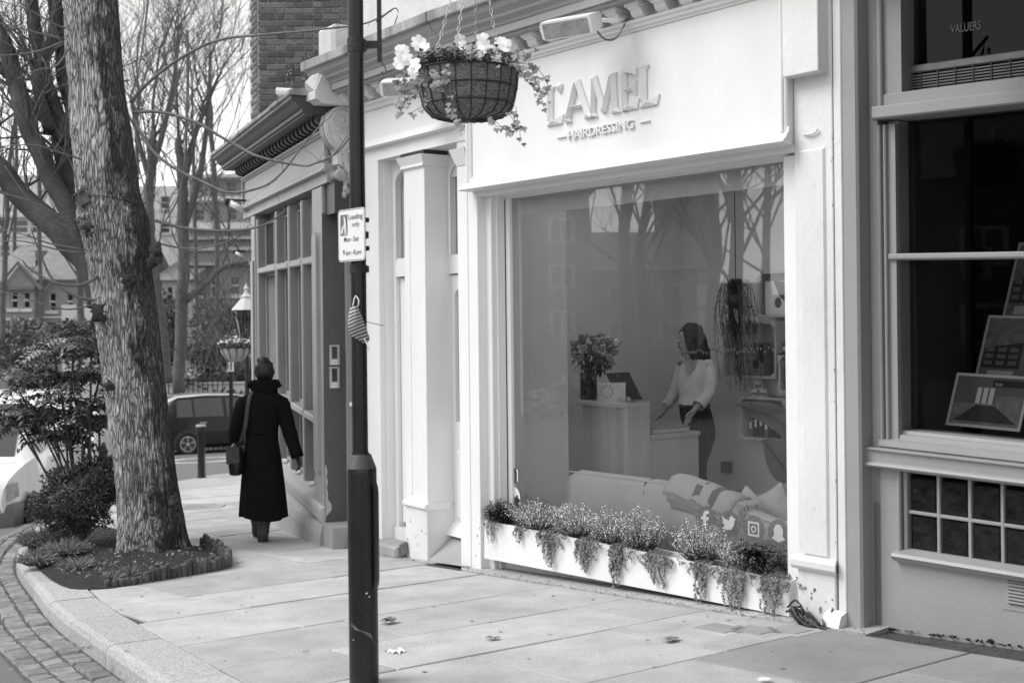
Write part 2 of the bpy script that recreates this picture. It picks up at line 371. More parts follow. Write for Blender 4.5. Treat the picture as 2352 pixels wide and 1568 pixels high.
def smooth_path(pts, k=4):
    """Catmull-Rom through the points"""
    P = [Vector(p) for p in pts]; out = []
    for i in range(len(P) - 1):
        a, b, c, d = P[max(i - 1, 0)], P[i], P[i + 1], P[min(i + 2, len(P) - 1)]
        for j in range(k):
            t = j / k; out.append(.5 * ((2 * b) + (c - a) * t + (2 * a - 5 * b + 4 * c - d) * t * t + (3 * b - a - 3 * c + d) * t ** 3))
    out.append(P[-1]); return out
def skin_body(name, verts, edges, radii, m, sub=2):
    """one continuous body grown from a skeleton; radii may be (rx, ry)"""
    me = bpy.data.meshes.new(name); base = Vector((verts[0][0], verts[0][1], min(v[2] for v in verts)))
    me.from_pydata([Vector(v) - base for v in verts], edges, [])
    o = bpy.data.objects.new(name, me); COL.objects.link(o)
    sk = o.modifiers.new('skin', 'SKIN'); sk.use_smooth_shade = True
    for i, r in enumerate(radii): me.skin_vertices[0].data[i].radius = r if hasattr(r, '__len__') else (r, r)
    me.skin_vertices[0].data[0].use_root = True
    sb = o.modifiers.new('sub', 'SUBSURF'); sb.levels = sub; sb.render_levels = sub
    dg = bpy.context.evaluated_depsgraph_get(); m2 = bpy.data.meshes.new_from_object(o.evaluated_get(dg))
    o.modifiers.clear(); o.data = m2; m2.name = name; bpy.data.meshes.remove(me)
    m2.materials.clear(); m2.materials.append(M[m]); m2.polygons.foreach_set('use_smooth', [True] * len(m2.polygons))
    o.location = base; LOC[o.name] = base; return o
# ================================================================ GROUND
def grid_sheet(xs, ys, off):
    mb = MB()
    n = len(xs); vs = [(x, y, G(x, y) + off) for y in ys for x in xs]
    return mb.add(vs, [(j * n + i, j * n + i + 1, (j + 1) * n + i + 1, (j + 1) * n + i) for j in range(len(ys) - 1) for i in range(n - 1)])
o = grid_sheet([-260, -60, -12, -6, 0, 6, 60, 260], [-260, -60, -3, 10, 20, 30, 45, 120, 300], -.13).build('road', 'asphalt', fix=False)
tag(o, kind='structure')

# kerb line (outer edge), from the photo, then on round the far corner
KO = [gr(*p) for p in ((520, 1660), (430, 1602), (340, 1543), (222, 1465), (122, 1391), (80, 1340), (44, 1295), (37, 1269), (48, 1240), (85, 1206))]
KO = [Vector((p.x, p.y, 0)) for p in KO] + [Vector(p) for p in ((-5.3, 15.2, 0), (-5.42, 17.2, 0), (-5.3, 19.2, 0), (-4.95, 20.9, 0), (-4.1, 21.9, 0), (-2.6, 22.3, 0), (0, 22.5, 0), (3, 22.6, 0))]
KO = smooth_path(KO, 3)
def offset_line(P, d):
    out = []
    for i, p in enumerate(P):
        t = (P[min(i + 1, len(P) - 1)] - P[max(i - 1, 0)]).normalized(); out.append(p + Vector((t.y, -t.x, 0)) * d)
    return out
KI = offset_line(KO, .30)
def along(P):
    s = [0]
    for i in range(1, len(P)): s.append(s[-1] + (P[i] - P[i - 1]).length)
    return s
def point_at(P, S_, d):
    for i in range(1, len(P)):
        if d <= S_[i] or i == len(P) - 1:
            t = (d - S_[i - 1]) / max(1e-6, S_[i] - S_[i - 1]); return P[i - 1].lerp(P[i], t), (P[i] - P[i - 1]).normalized()
KS = along(KO)
kerb = thing('kerb', None, None, (KO[6].x, KO[6].y, G(KO[6].x, KO[6].y) - .13), kind='structure')
d = 0.0
while d < KS[-1] - .5:
    L = rnd.uniform(.75, 1.1); L = min(L, KS[-1] - d); mb = MB(); n = 4; rings = []
    dz = rnd.uniform(-.004, .004)
    for i in range(n + 1):
        q = min(max(d + .004 + (L - .008) * i / n, 0), KS[-1]); p, t = point_at(KO, KS, q); r = Vector((t.y, -t.x, 0))
        e = .018 if i in (0, n) else 0
        ring = []
        for w, z in ((.0, -.2), (.0, -.045), (.012, -.014), (.045, -.001), (.29, .0), (.292, -.2)):
            pp = p + r * w; ring.append((pp.x, pp.y, G(pp.x, pp.y) + z + dz - e * (.3 if z > -.05 else 0)))
        rings.append(ring)
    mb.loft(rings); mb.build('kerb_stone', 'granite', kerb); d += L

M['gutter_grit'] = mat('gutter_grit', .09, .95, .4, 30, .4, 60)
# setts in the gutter
sett_me = []
for k in range(5):
    mb = MB(); a, b = rnd.uniform(.052, .060), rnd.uniform(.066, .074); h = .012
    j = lambda: rnd.uniform(-.008, .008)
    bot = [(-a, -b, -.1), (a, -b, -.1), (a, b, -.1), (-a, b, -.1)]; mid = [(x + j(), y + j(), -.004) for x, y, _ in bot]
    top = [(x * .8 + j(), y * .74 + j(), h + j() * .5) for x, y, _ in bot]
    mb.add(bot + mid + top, [(0, 1, 5, 4), (1, 2, 6, 5), (2, 3, 7, 6), (3, 0, 4, 7), (4, 5, 9, 8), (5, 6, 10, 9), (6, 7, 11, 10), (7, 4, 8, 11), (8, 9, 10, 11)])
    sett_me.append(mesh_only(mb, 'sett', 'sett'))
gut = thing('gutter', None, None, (KO[9].x, KO[9].y, G(KO[9].x, KO[9].y) - .13), kind='structure')
mb = MB(); PO = offset_line(KO, -.41); PI_ = offset_line(KO, .02)
mb.add([(p.x, p.y, G(p.x, p.y) - .126) for p in PO[:30]] + [(p.x, p.y, G(p.x, p.y) - .126) for p in PI_[:30]], [(i, i + 1, 31 + i, 30 + i) for i in range(29)])
mb.build('joint_bed', 'gutter_grit', gut)
cnt = 0; d = .1
while d < 11.5 and cnt < 296:
    p, t = point_at(KO, KS, d); r = Vector((t.y, -t.x, 0))
    for row in range(3):
        q = p - r * (.075 + .13 * row) + t * rnd.uniform(-.02, .02) + t * (.075 * (row % 2)); ang = math.atan2(r.y, r.x) + rnd.uniform(-.07, .07)
        z = G(q.x, q.y) - .122 + rnd.uniform(-.005, .007)
        inst('sett', rnd.choice(sett_me), Matrix.Translation((q.x, q.y, z)) @ Matrix.Rotation(ang, 4, 'Z') @ Matrix.Rotation(rnd.uniform(-.05, .05), 4, 'X'), gut); cnt += 1
    d += .152

# pavement: flagstones laid across the footway
pav = thing('pavement', None, None, (-1.0, 8.0, G(-1, 8)), kind='structure')
poly = [(p.x, p.y) for p in KI]
base_poly = poly + [(6, 22.6), (7, 4.0), (1.0, 1.2), (-.4, 3.9)]
mb = MB(); ctr = (-1.0, 9.0)
vs = [(ctr[0], ctr[1], G(*ctr) - .013)] + [(x, y, G(x, y) - .013) for x, y in base_poly]
mb.add(vs, [(0, i, i + 1) for i in range(1, len(vs) - 1)] + [(0, len(vs) - 1, 1)]); mb.build('joint_bed', 'joint', pav, fix=False)
def clip(P, a, nn):
    out = []
    for i in range(len(P)):
        p, q = P[i], P[(i + 1) % len(P)]; dp = (p[0] - a[0]) * nn[0] + (p[1] - a[1]) * nn[1]; dq = (q[0] - a[0]) * nn[0] + (q[1] - a[1]) * nn[1]
        if dp >= 0: out.append(p)
        if dp * dq < 0: t = dp / (dp - dq); out.append((p[0] + (q[0] - p[0]) * t, p[1] + (q[1] - p[1]) * t))
    return out
KH = [(KI[i], Vector(((KI[i + 1] - KI[i]).y, -(KI[i + 1] - KI[i]).x, 0)).normalized()) for i in range(len(KI) - 1)]
def slab(P, m, dz, tilt):
    if len(P) < 3: return 0
    area = abs(sum(P[i][0] * P[(i + 1) % len(P)][1] - P[(i + 1) % len(P)][0] * P[i][1] for i in range(len(P)))) / 2
    if area < .012: return 0
    cx = sum(p[0] for p in P) / len(P); cy = sum(p[1] for p in P) / len(P); mb = MB()
    top = []; mid = []; bot = []
    for x, y in P:
        L = math.hypot(x - cx, y - cy); f = 1 - .004 / max(L, .02); z = G(x, y) + dz + tilt[0] * (x - cx) + tilt[1] * (y - cy)
        top.append((cx + (x - cx) * f, cy + (y - cy) * f, z)); mid.append((x, y, z - .004)); bot.append((x, y, z - .045))
    n = len(P); mb.add(top + mid + bot, [tuple(range(n))] + [(i, (i + 1) % n, n + (i + 1) % n, n + i) for i in range(n)] + [(n + i, n + (i + 1) % n, 2 * n + (i + 1) % n, 2 * n + i) for i in range(n)])
    mb.build('flagstone', m, pav); return 1
u = 7.0; nsl = 0; first = True
EDGE = .10                                     # a narrow course of rubble and mortar along the shop fronts
while u > -15 and nsl < 290:
    far = u < -4.5
    h = rnd.uniform(.62, .86) if not far else rnd.uniform(.75, 1.0)
    w = EDGE if u > -.4 else -4.2; w += 0 if u > -.4 else rnd.uniform(0, .5); off = rnd.uniform(.35, 1.1); g = rnd.choice((.004, .005, .009))
    while w < 9:
        L = off if off else rnd.uniform(.62, 1.25) * (1.0 if not far else 1.35); off = 0
        jt = lambda: rnd.uniform(-.0022, .0022)
        P = [SA(a, 0, b)[:2] for a, b in ((u - g + jt(), w + g + jt()), (u - h + g + jt(), w + g + jt()), (u - h + g + jt(), w + L - g + jt()), (u - g + jt(), w + L - g + jt()))]
        cx, cy = sum(p[0] for p in P) / 4, sum(p[1] for p in P) / 4
        if cx > -9 and cy < 23 and cy > 1.5 and not (cx > 2.8 + .3 * (8 - cy) and cy > 7):
            for a, nn in KH:
                if (Vector((cx, cy, 0)) - a).dot(nn) < 1.6: P = clip(P, a, nn)
                if len(P) < 3: break
            uu = u - h / 2; dark = 3.45 < uu < 5.6 and w < 1.0  # flags at the right end coloured darker in place of shade
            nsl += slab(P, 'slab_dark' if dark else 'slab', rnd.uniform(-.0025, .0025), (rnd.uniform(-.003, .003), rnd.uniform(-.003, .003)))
        w += L
    u -= h
# mortar fillet and edging stones at the foot of the salon front
mb = MB(SA)
for k in range(14):
    a = -.02 + k * .245; zz = SA(a, 0, .05); z = G(zz[0], zz[1]); zz2 = SA(a + .24, 0, .05); z2 = G(zz2[0], zz2[1])
    mb.add([(a, z + .012, -.12), (a + .24, z2 + .012, -.12), (a + .24, z2 + .004, EDGE - .006), (a, z + .004, EDGE - .006), (a, z - .05, -.12), (a + .24, z2 - .05, -.12), (a + .24, z2 - .05, EDGE - .006), (a, z - .05, EDGE - .006)],
           [(0, 1, 2, 3), (3, 2, 6, 7), (0, 3, 7, 4), (1, 5, 6, 2)])
mb.build('edge_course', 'slab', pav)
for (x, y, sx) in ((1652, 1443, .11), (1733, 1447, .1), (1815, 1447, .09)):
    p = gr(x, y); mb = MB(); e = Vector((SA.e[0], SA.e[1], 0)); nv = Vector((SA.n[0], SA.n[1], 0))
    for s_, dz, mm in ((sx * 1.5, .003, 'slab'), (sx, .006, 'slab_dark')):
        mb = MB(); q = [p + e * a * s_ + nv * b * s_ * .8 for a, b in ((-1, -1), (1, -1), (1, 1), (-1, 1))]
        mb.add([(k.x, k.y, G(k.x, k.y) + dz) for k in q] + [(k.x, k.y, G(k.x, k.y) - .02) for k in q], [(0, 1, 2, 3), (0, 4, 5, 1), (1, 5, 6, 2), (2, 6, 7, 3), (3, 7, 4, 0)])
        mb.build('access_cover' if mm == 'slab_dark' else 'cover_surround', mm, pav)
# far drain plate in the footway
for (x, y) in ((468, 1166), (445, 1163)):
    p = gr(x, y); mb = MB()
    for k in range(4): mb.box(p.x - .25, p.x + .2, p.y - .2 + k * .12, p.y - .12 + k * .12, G(p.x, p.y) - .01, G(p.x, p.y) + .006)
    mb.build('drain_plate', 'slab', pav)

# painted lines on the far road
mk = thing('road_marking', None, None, (-6, 24, G(-6, 24) - .13), kind='structure')
def strip(pts, w, off=-.126):
    mb = MB(); P = [Vector((p[0], p[1], 0)) for p in pts]; A = offset_line(P, -w / 2); B = offset_line(P, w / 2); n = len(P)
    mb.add([(p.x, p.y, G(p.x, p.y) + off) for p in A] + [(p.x, p.y, G(p.x, p.y) + off) for p in B], [(i, i + 1, n + i + 1, n + i) for i in range(n - 1)]); return mb
strip([(-9.5, 22.6), (-6.9, 23.6)], .12).build('line', 'marking', mk)
c = gr(468, 1056, -.13)
strip([(c.x + .75 * math.cos(q * .35), c.y + 1.1 * math.sin(q * .35)) for q in range(19)], .16).build('line', 'marking', mk)
strip([(-4.5, 26.2), (-1.5, 27.4)], .12).build('line', 'marking', mk)

# soil bed round the tree
pit = [gr(*p) for p in ((232, 1352), (262, 1350), (330, 1336), (420, 1322), (505, 1306), (522, 1293), (505, 1272), (460, 1256), (380, 1240), (300, 1222), (215, 1205), (150, 1196), (100, 1215), (66, 1246), (70, 1285), (108, 1325), (160, 1352))]
cx = sum(p.x for p in pit) / len(pit); cy = sum(p.y for p in pit) / len(pit); mb = MB(); rings = []
N = 5; P = smooth_path([Vector((p.x, p.y, 0)) for p in pit + [pit[0]]], 3)[:-1]
vs = []
for k in range(N + 1):
    f = 1 - k / N
    for p in P:
        x, y = cx + (p.x - cx) * f, cy + (p.y - cy) * f
        z = G(x, y) + (.006 if k == 0 else .05 * min(1, k / 2) + .03 * noise.noise(Vector((x * 3, y * 3, 1))) + .018 * noise.noise(Vector((x * 11, y * 11, 1))))
        vs.append((x, y, z))
n = len(P); mb.add(vs, [(k * n + i, k * n + (i + 1) % n, (k + 1) * n + (i + 1) % n, (k + 1) * n + i) for k in range(N) for i in range(n)])
tag(mb.build('soil', 'soil', smooth=True), kind='structure')
soil_c = (cx, cy)
def in_pit(f=.9):
    p = rnd.choice(P); k = math.sqrt(rnd.random()) * f; return cx + (p.x - cx) * k, cy + (p.y - cy) * k
mb = MB()
for _ in range(700):
    x, y = in_pit(.93); s_ = rnd.uniform(.006, .022); z = G(x, y) + .05 + .02 * rnd.random()
    mb.leaf((x, y, z), (rnd.uniform(-1, 1), rnd.uniform(-1, 1), rnd.uniform(-.2, .6)), (0, 0, 1), s_ * 1.7, s_)
tag(mb.build('leaf_litter', 'dry', fix=False), kind='stuff')
# log edging: each short log is a piece
edge = thing('log_edging', 'short upright log edging round the soil bed of the street tree', 'bed edging', (-2.5, 9.2, G(-2.5, 9.2)))
path = smooth_path([gr(*p) for p in ((248, 1348), (300, 1343), (380, 1330), (450, 1318), (520, 1304), (524, 1290), (500, 1268), (462, 1255))], 12); ps = along(path)
d = 0
while d < ps[-1]:
    p, t = point_at(path, ps, d); r = rnd.uniform(.020, .026); h = rnd.uniform(.07, .115) if d > .25 else .05; mb = MB(); tl = (rnd.uniform(-.01, .01), rnd.uniform(-.01, .01))
    z = G(p.x, p.y)
    mb.tube([(p.x, p.y, z - .06), (p.x + tl[0] * .6, p.y + tl[1] * .6, z + h - .012), (p.x + tl[0], p.y + tl[1], z + h)], [r, r, r * .8], 9); mb.build('log', 'wood_log', edge, smooth=False); d += r * 2.02

# scattered fallen leaves on the flagstones
def fallen(x, y, s_, label, curl=.5, m='dry'):
    p = gr(x, y); mb = MB()
    a = rnd.uniform(0, 6.28)
    for k in range(5):
        q = a + (k - 2) * .55; L = s_ * (1 - .13 * abs(k - 2)); mb.leaf((p.x, p.y, p.z + .012), (math.cos(q), math.sin(q), .25 * curl), (0, 0, 1), L, L * .5, .3 * curl)
    tag(mb.build('fallen_leaf', m, fix=False), label, 'leaf', 'fallen leaves on the pavement')
fallen(905, 1432, .10, 'dark curled leaf on the paving right of the lamp post', 1., 'leaf')
fallen(907, 1497, .075, 'pale leaf near the bottom of the lamp post', .8, 'petal')
fallen(1135, 1467, .07, 'small pale leaf below the middle of the planter', .6)
fallen(1552, 1474, .09, 'torn pale leaf below the right end of the planter', .4, 'dry')
fallen(190, 1492, .09, 'curled dry leaf lying on the gutter setts', .8)
fallen(700, 1500, .035, 'tiny dry leaf left of the lamp post foot', .6)
fallen(1762, 1568, .06, 'pale scrap of leaf at the bottom edge of the pavement', .4, 'petal')
# trodden chewing gum and small stains on the flags
mb = MB()
for _ in range(240):
    u, w = rnd.uniform(-4, 5.5), rnd.uniform(.15, 5); p = SA(u, 0, w)
    if not (p[1] > 4.2 and -2.6 < p[0] < 3): continue
    r = rnd.uniform(.006, .015); z = G(p[0], p[1]) + .0045; n = 7; mb.add([(p[0] + r * rnd.uniform(.7, 1.2) * math.cos(2 * math.pi * k / n), p[1] + r * rnd.uniform(.7, 1.2) * math.sin(2 * math.pi * k / n), z) for k in range(n)], [tuple(range(n))])
M['gum'] = mat('trodden_gum', .26, .9, .3, 40); tag(mb.build('chewing_gum_spots', 'gum', pav, fix=False), kind='stuff')
# moss and grit caught in the joints along the shop fronts
mb = MB()
for _ in range(900):
    u = rnd.uniform(-1.9, 4.4); w = EDGE + abs(rnd.gauss(0, .012)) if rnd.random() < .6 else rnd.uniform(-.02, EDGE); p = (SA if u > 0 else SB)(u, 0, w); s_ = rnd.uniform(.003, .010)
    mb.leaf((p[0], p[1], G(p[0], p[1]) + .008), (rnd.uniform(-1, 1), rnd.uniform(-1, 1), rnd.uniform(0, .5)), (0, 0, 1), s_ * 1.8, s_)
tag(mb.build('joint_grit', 'soil', pav, fix=False), kind='stuff')
# ================================================================ HAIRDRESSER'S (salon)
sal = thing('salon_building', 'white painted hairdressing salon front with a large plate glass window and raised sign lettering', 'shop', SA(1.4, 0, 0)[:2] + (-.1,))
def part(mb, name, m, par=sal, **k): return mb.build(name, m, par, **k)
GB = -.45                                                      # everything runs down past the pavement
# --- posts and pilasters of the window
mb = MB(SA); mb.cbox(-.035, .088, GB, 2.55, -.16, .0, .004)
mb.box(.088, .150, GB, 2.53, -.2, -.07); mb.cbox(.150, .172, GB, 2.53, -.2, -.055, .008); mb.box(.172, .19, GB, 2.53, -.22, -.10)
part(mb, 'window_post', 'white')
mb = MB(SA); mb.cbox(2.915, 3.165, .34, 3.6, -.2, .0, .004); mb.cbox(2.955, 3.12, .36, 2.5, 0, .012, .010)
part(mb, 'pilaster', 'white_old')
mb = MB(SA); mb.extr([(0, .36), (.03, .355), (.046, .335), (.046, .305), (.03, .285), (0, .28)], 2.915, 3.165, .5); part(mb, 'pilaster_moulding', 'white_old', smooth=False)
mb = MB(SA); mb.cbox(2.912, 3.16, GB, .29, -.2, .008, .006); part(mb, 'pilaster_plinth', 'white_old')
mb = MB(SA); mb.cbox(2.912, 3.145, 2.885, 3.7, 0.0, .085, .004); part(mb, 'console_block', 'white_old')
mb = MB(SA)                                                     # shallow carved arc on the pilaster
arc = [(3.03 + .05 * math.cos(q), 2.60 + .022 * math.sin(q)) for q in [math.pi * (1 + k / 10) for k in range(11)]]
mb.tube([(a, b, .014) for a, b in arc], .007, 5); part(mb, 'carved_arc', 'white_old')
# cable cover at the foot of the pilaster
mb = MB(SA); mb.extr([(0, .10), (.05, .08), (.09, -.02), (.10, GB), (0, GB)], 3.115, 3.225); part(mb, 'pipe_boot', 'white_old')
for (a, b, c) in ((3.128, .01, .10), (3.21, -.03, .08), (3.15, .06, .06)):
    mb = MB(SA); pts = [(a + rnd.uniform(-.016, .016), b + k * .025 - .05, c + .002 + .0015 - max(0, (b + k * .025 - .03)) * .38) for k in range(5)]
    mb.tube(pts, [.004, .009, .007, .008, .003], 5); part(mb, 'paint_chip', 'dark_item')
mb = MB(SA); mb.box(3.165, 3.235, GB, 4, -.25, -.012); mb.cbox(3.175, 3.225, .1, 4, -.012, .004, .004); part(mb, 'corner_strip', 'white_old')
mb = MB(SA); mb.box(3.1655, 3.1685, -.05, 4, -.2, -.008); part(mb, 'open_joint', 'dark_item')
mb = MB(SA); mb.box(.1905, .1935, .1, 2.48, -.2, -.165); part(mb, 'open_joint', 'dark_item')
# chipped paint and knocks
for (fr, u, v, w, s_) in [(SA, 3.0 + rnd.uniform(-.07, .15), rnd.uniform(-.02, .2), .0085, rnd.uniform(.004, .012)) for _ in range(16)] + [(SA, 3.164 + rnd.uniform(-.006, .0), rnd.uniform(.3, 2.6), .0005, rnd.uniform(.003, .007)) for _ in range(14)] + [(SB, rnd.uniform(-.94, -.64), rnd.uniform(-.2, .1), .0125, rnd.uniform(.004, .012)) for _ in range(10)] + [(SA, rnd.uniform(-.02, .08), rnd.uniform(-.15, .3), .0005, rnd.uniform(.003, .008)) for _ in range(6)]:
    mb = MB(fr); n = 6; mb.add([(u + s_ * rnd.uniform(.4, 1.2) * math.cos(k * 1.05), v + s_ * rnd.uniform(.6, 1.9) * math.sin(k * 1.05), w) for k in range(n)], [tuple(range(n))]); part(mb, 'paint_chip', 'card_grey', fix=False)
# --- window: head, frame, sill, glass
mb = MB(SA); mb.box(.088, 2.915, 2.50, 2.545, -.22, .0); mb.box(.1, 2.86, 2.485, 2.50, -.24, -.17); part(mb, 'window_head', 'white')
mb = MB(SA); mb.cbox(.19, .235, .0, 2.49, -.25, -.17, .006); mb.cbox(2.80, 2.915, .0, 2.49, -.25, -.045, .006); mb.box(.235, 2.8, .0, .17, -.25, -.17); part(mb, 'window_frame', 'white')
mb = MB(SA); mb.quad((.235, .17, -.2), (2.8, .17, -.2), (2.8, 2.485, -.2), (.235, 2.485, -.2)); glass = part(mb, 'window_glass', 'glass', fix=False)
mb = MB(SA); mb.box(.14, 2.9, GB, .0, -.25, -.14); part(mb, 'stall_riser', 'white_old')
# --- sign board and its mouldings
mb = MB(SA); mb.box(.03, 2.912, 2.55, 3.352, -.2, .035); part(mb, 'sign_board', 'white')
mb = MB(SA); mb.extr([(.035, 2.635), (.05, 2.625), (.055, 2.60), (.075, 2.59), (.085, 2.57), (.115, 2.556), (.118, 2.545), (.105, 2.538), (.0, 2.535)], .045, 2.91, .25); part(mb, 'sign_moulding', 'white')
for a, b in ((.03, .085), (2.86, 2.912)):
    mb = MB(SA); mb.cbox(a, b, 2.60, 3.352, .035, .055, .008); mb.cbox(a + .012, b - .018, 2.60, 3.352, .055, .066, .006); part(mb, 'sign_moulding', 'white')
mb = MB(SA); mb.extr([(.0, 3.352), (.045, 3.352), (.05, 3.366), (.062, 3.37), (.066, 3.388), (.08, 3.394), (.084, 3.41), (.0, 3.42)], .03, 2.912); part(mb, 'sign_moulding', 'white')
# --- cornice over window and door bay
CORN = [(-.2, 3.50), (.2, 3.50), (.2, 3.515), (.222, 3.517), (.222, 3.565), (.232, 3.572), (.24, 3.59), (.27, 3.612), (.275, 3.63), (.31, 3.66), (.33, 3.70), (-.2, 3.70)]
COPE = [(-.2, 3.702), (.345, 3.702), (.355, 3.71), (.355, 3.775), (.33, 3.79), (-.2, 3.85)]
mb = MB(SA); mb.extr(CORN, 0, 5.5); part(mb, 'cornice', 'grey_paint')
mb = MB(SB); mb.extr(CORN, -1.98, .012); part(mb, 'cornice', 'grey_paint')
for k in range(9):
    mb = MB(SA); mb.extr(COPE, k * .6 + .002, k * .6 + .598); part(mb, 'coping_stone', 'coping')
for k in range(4):
    mb = MB(SB); mb.extr(COPE, -2.02 + k * .508, -1.515 + k * .508); part(mb, 'coping_stone', 'coping')
mb = MB(SA); mb.box(0, 3.2, 3.40, 3.50, -.2, .0); part(mb, 'frieze', 'white')
mb = MB(SB); mb.box(-1.86, 0, 3.38, 3.50, -.2, .0); part(mb, 'frieze', 'white')
mod = [(0, 3.40), (.06, 3.405), (.10, 3.43), (.115, 3.46), (.14, 3.465), (.14, 3.50), (0, 3.50)]
for k in range(14):
    a = .21 + k * .197; mb = MB(SA); mb.extr(mod, a, a + .092); mb.box(a - .012, a + .104, 3.476, 3.499, 0, .152); part(mb, 'modillion', 'white')
for k in range(9):
    a = -1.77 + k * .197; mb = MB(SB); mb.extr(mod, a, a + .07); mb.box(a - .01, a + .08, 3.476, 3.499, 0, .15); part(mb, 'modillion', 'white')
# upper storey: rendered blocking course, wall and window
mb = MB(SB); mb.box(-1.74, .1, 3.86, 4.35, -.3, .02); mb.box(-1.55, -1.0, 4.35, 8, -.3, -.1); mb.box(-.62, .1, 4.35, 8, -.3, -.1); part(mb, 'upper_wall', 'lintel_stone')
mb = MB(SA); mb.box(.1, 6, 3.86, 4.35, -.3, .02); mb.box(.1, 6, 4.35, 8, -.3, -.1); part(mb, 'upper_wall', 'lintel_stone')
mb = MB(SB); mb.cbox(-1.98, -1.70, 3.80, 4.06, -.1, .22, .03); part(mb, 'parapet_block', 'lintel_stone')
mb = MB(SB); mb.box(-1.0, -.62, 4.35, 8, -.3, -.24); wn = part(mb, 'upper_window', 'pane_dark'); mb = MB(SB); mb.cbox(-1.0, -.94, 4.35, 7, -.24, -.12); mb.cbox(-.7, -.62, 4.35, 7, -.24, -.12); mb.cbox(-1.04, -.6, 4.35, 4.40, -.24, .0); mb.build('window_frame', 'white_old', wn)
mb = MB(SB); mb.box(-1.7, -1.55, 4.35, 8, -.3, -.14); part(mb, 'brick_pier', 'brick')
# --- door bay
mb = MB(SB); mb.box(-1.78, -.0, 3.085, 3.385, -.25, .0); mb.box(-1.78, .0, 2.92, 3.02, -.25, .0); part(mb, 'frieze_board', 'white')
mb = MB(SB); mb.extr([(0, 3.09), (.018, 3.085), (.024, 3.06), (.045, 3.05), (.05, 3.03), (.012, 3.018), (0, 3.018)], -1.78, -.03); mb.box(-1.78, -.0, 3.02, 3.085, -.25, .0); part(mb, 'frieze_moulding', 'white')
mb = MB(SB); mb.extr([(.0, 3.33), (.02, 3.335), (.03, 3.36), (.05, 3.375), (.05, 3.392), (0, 3.392)], -1.78, -.0); part(mb, 'frieze_moulding', 'white')
mb = MB(SB); mb.cbox(-1.78, -1.36, GB, 2.92, -.3, .0, .004); mb.box(-1.36, -1.345, GB, 2.92, -.3, -.05); part(mb, 'pier', 'white')
mb = MB(SB); mb.cbox(-.945, -.634, .23, 2.80, -.3, .0, .004); mb.cbox(-.90, -.85, .3, 2.42, 0.0, .006, .004); part(mb, 'door_pilaster', 'white')
mb = MB(SB); mb.add([(-.945, 2.78, -.21), (-.634, 2.78, -.21), (-.634, 2.78, 0), (-.945, 2.78, 0), (-.99, 2.885, -.21), (-.60, 2.885, -.21), (-.60, 2.885, .045), (-.99, 2.885, .045)],
                    [(0, 1, 2, 3), (4, 5, 6, 7), (0, 1, 5, 4), (1, 2, 6, 5), (2, 3, 7, 6), (3, 0, 4, 7)]); mb.box(-.96, -.62, 2.80, 2.82, -.2, .02); part(mb, 'pilaster_cap', 'white')
mb = MB(SB); mb.box(-.97, -.62, 2.886, 2.919, -.2, .01); part(mb, 'shadow_gap', 'dark_item')
mb = MB(SB); mb.cbox(-.955, -.624, GB, .215, -.3, .012, .006); part(mb, 'pilaster_plinth', 'white_old')
mb = MB(SB); mb.extr([(-.2, .20), (.02, .20), (.034, .215), (.034, .235), (.012, .25), (-.2, .25)], -.962, -.617); part(mb, 'pilaster_moulding', 'white')
mb = MB(SB); mb.add([(-.155, 2.74, -.15), (-.0, 2.74, -.15), (0, 2.74, .012), (-.155, 2.74, .012), (-.20, 2.86, -.15), (0, 2.86, -.15), (0, 2.86, .05), (-.20, 2.86, .05)],
                    [(0, 1, 2, 3), (4, 5, 6, 7), (0, 1, 5, 4), (1, 2, 6, 5), (2, 3, 7, 6), (3, 0, 4, 7)]); mb.box(-.18, -.0, 2.862, 2.92, -.2, -.01); part(mb, 'pilaster_cap', 'white')
mb = MB(SB); mb.cbox(-.155, -.02, GB, 2.74, -.3, .008, .004); part(mb, 'door_pilaster', 'white')
def arch(u0, u1, v0, v1, r, n=8):
    """outline of an opening whose upper left corner is a big quarter round"""
    return [(u0, v0), (u1, v0), (u1, v1)] + [(u0 + r - r * math.sin(math.pi / 2 * k / n), v1 - r * .62 + r * .62 * math.cos(math.pi / 2 * k / n)) for k in range(n + 1)]
def panel_with_hole(mb, o, h, w0, w1):
    """flat board o=(u0,u1,v0,v1) with an arched hole h, built as a ring"""
    n = len(h); u0, u1, v0, v1 = o
    O_ = [(u0, v0), (u1, v0), (u1, v1)] + [(u0 + (u1 - u0) * .6 * (1 - k / 8), v1) if k < 5 else (u0, v1 - (v1 - v0) * .25 * (k - 5) / 3) for k in range(9)]
    vs = [(a, b, w1) for a, b in O_] + [(a, b, w1) for a, b in h] + [(a, b, w0) for a, b in h]
    mb.add(vs, [(i, (i + 1) % n, n + (i + 1) % n, n + i) for i in range(n)] + [(n + i, n + (i + 1) % n, 2 * n + (i + 1) % n, 2 * n + i) for i in range(n)])
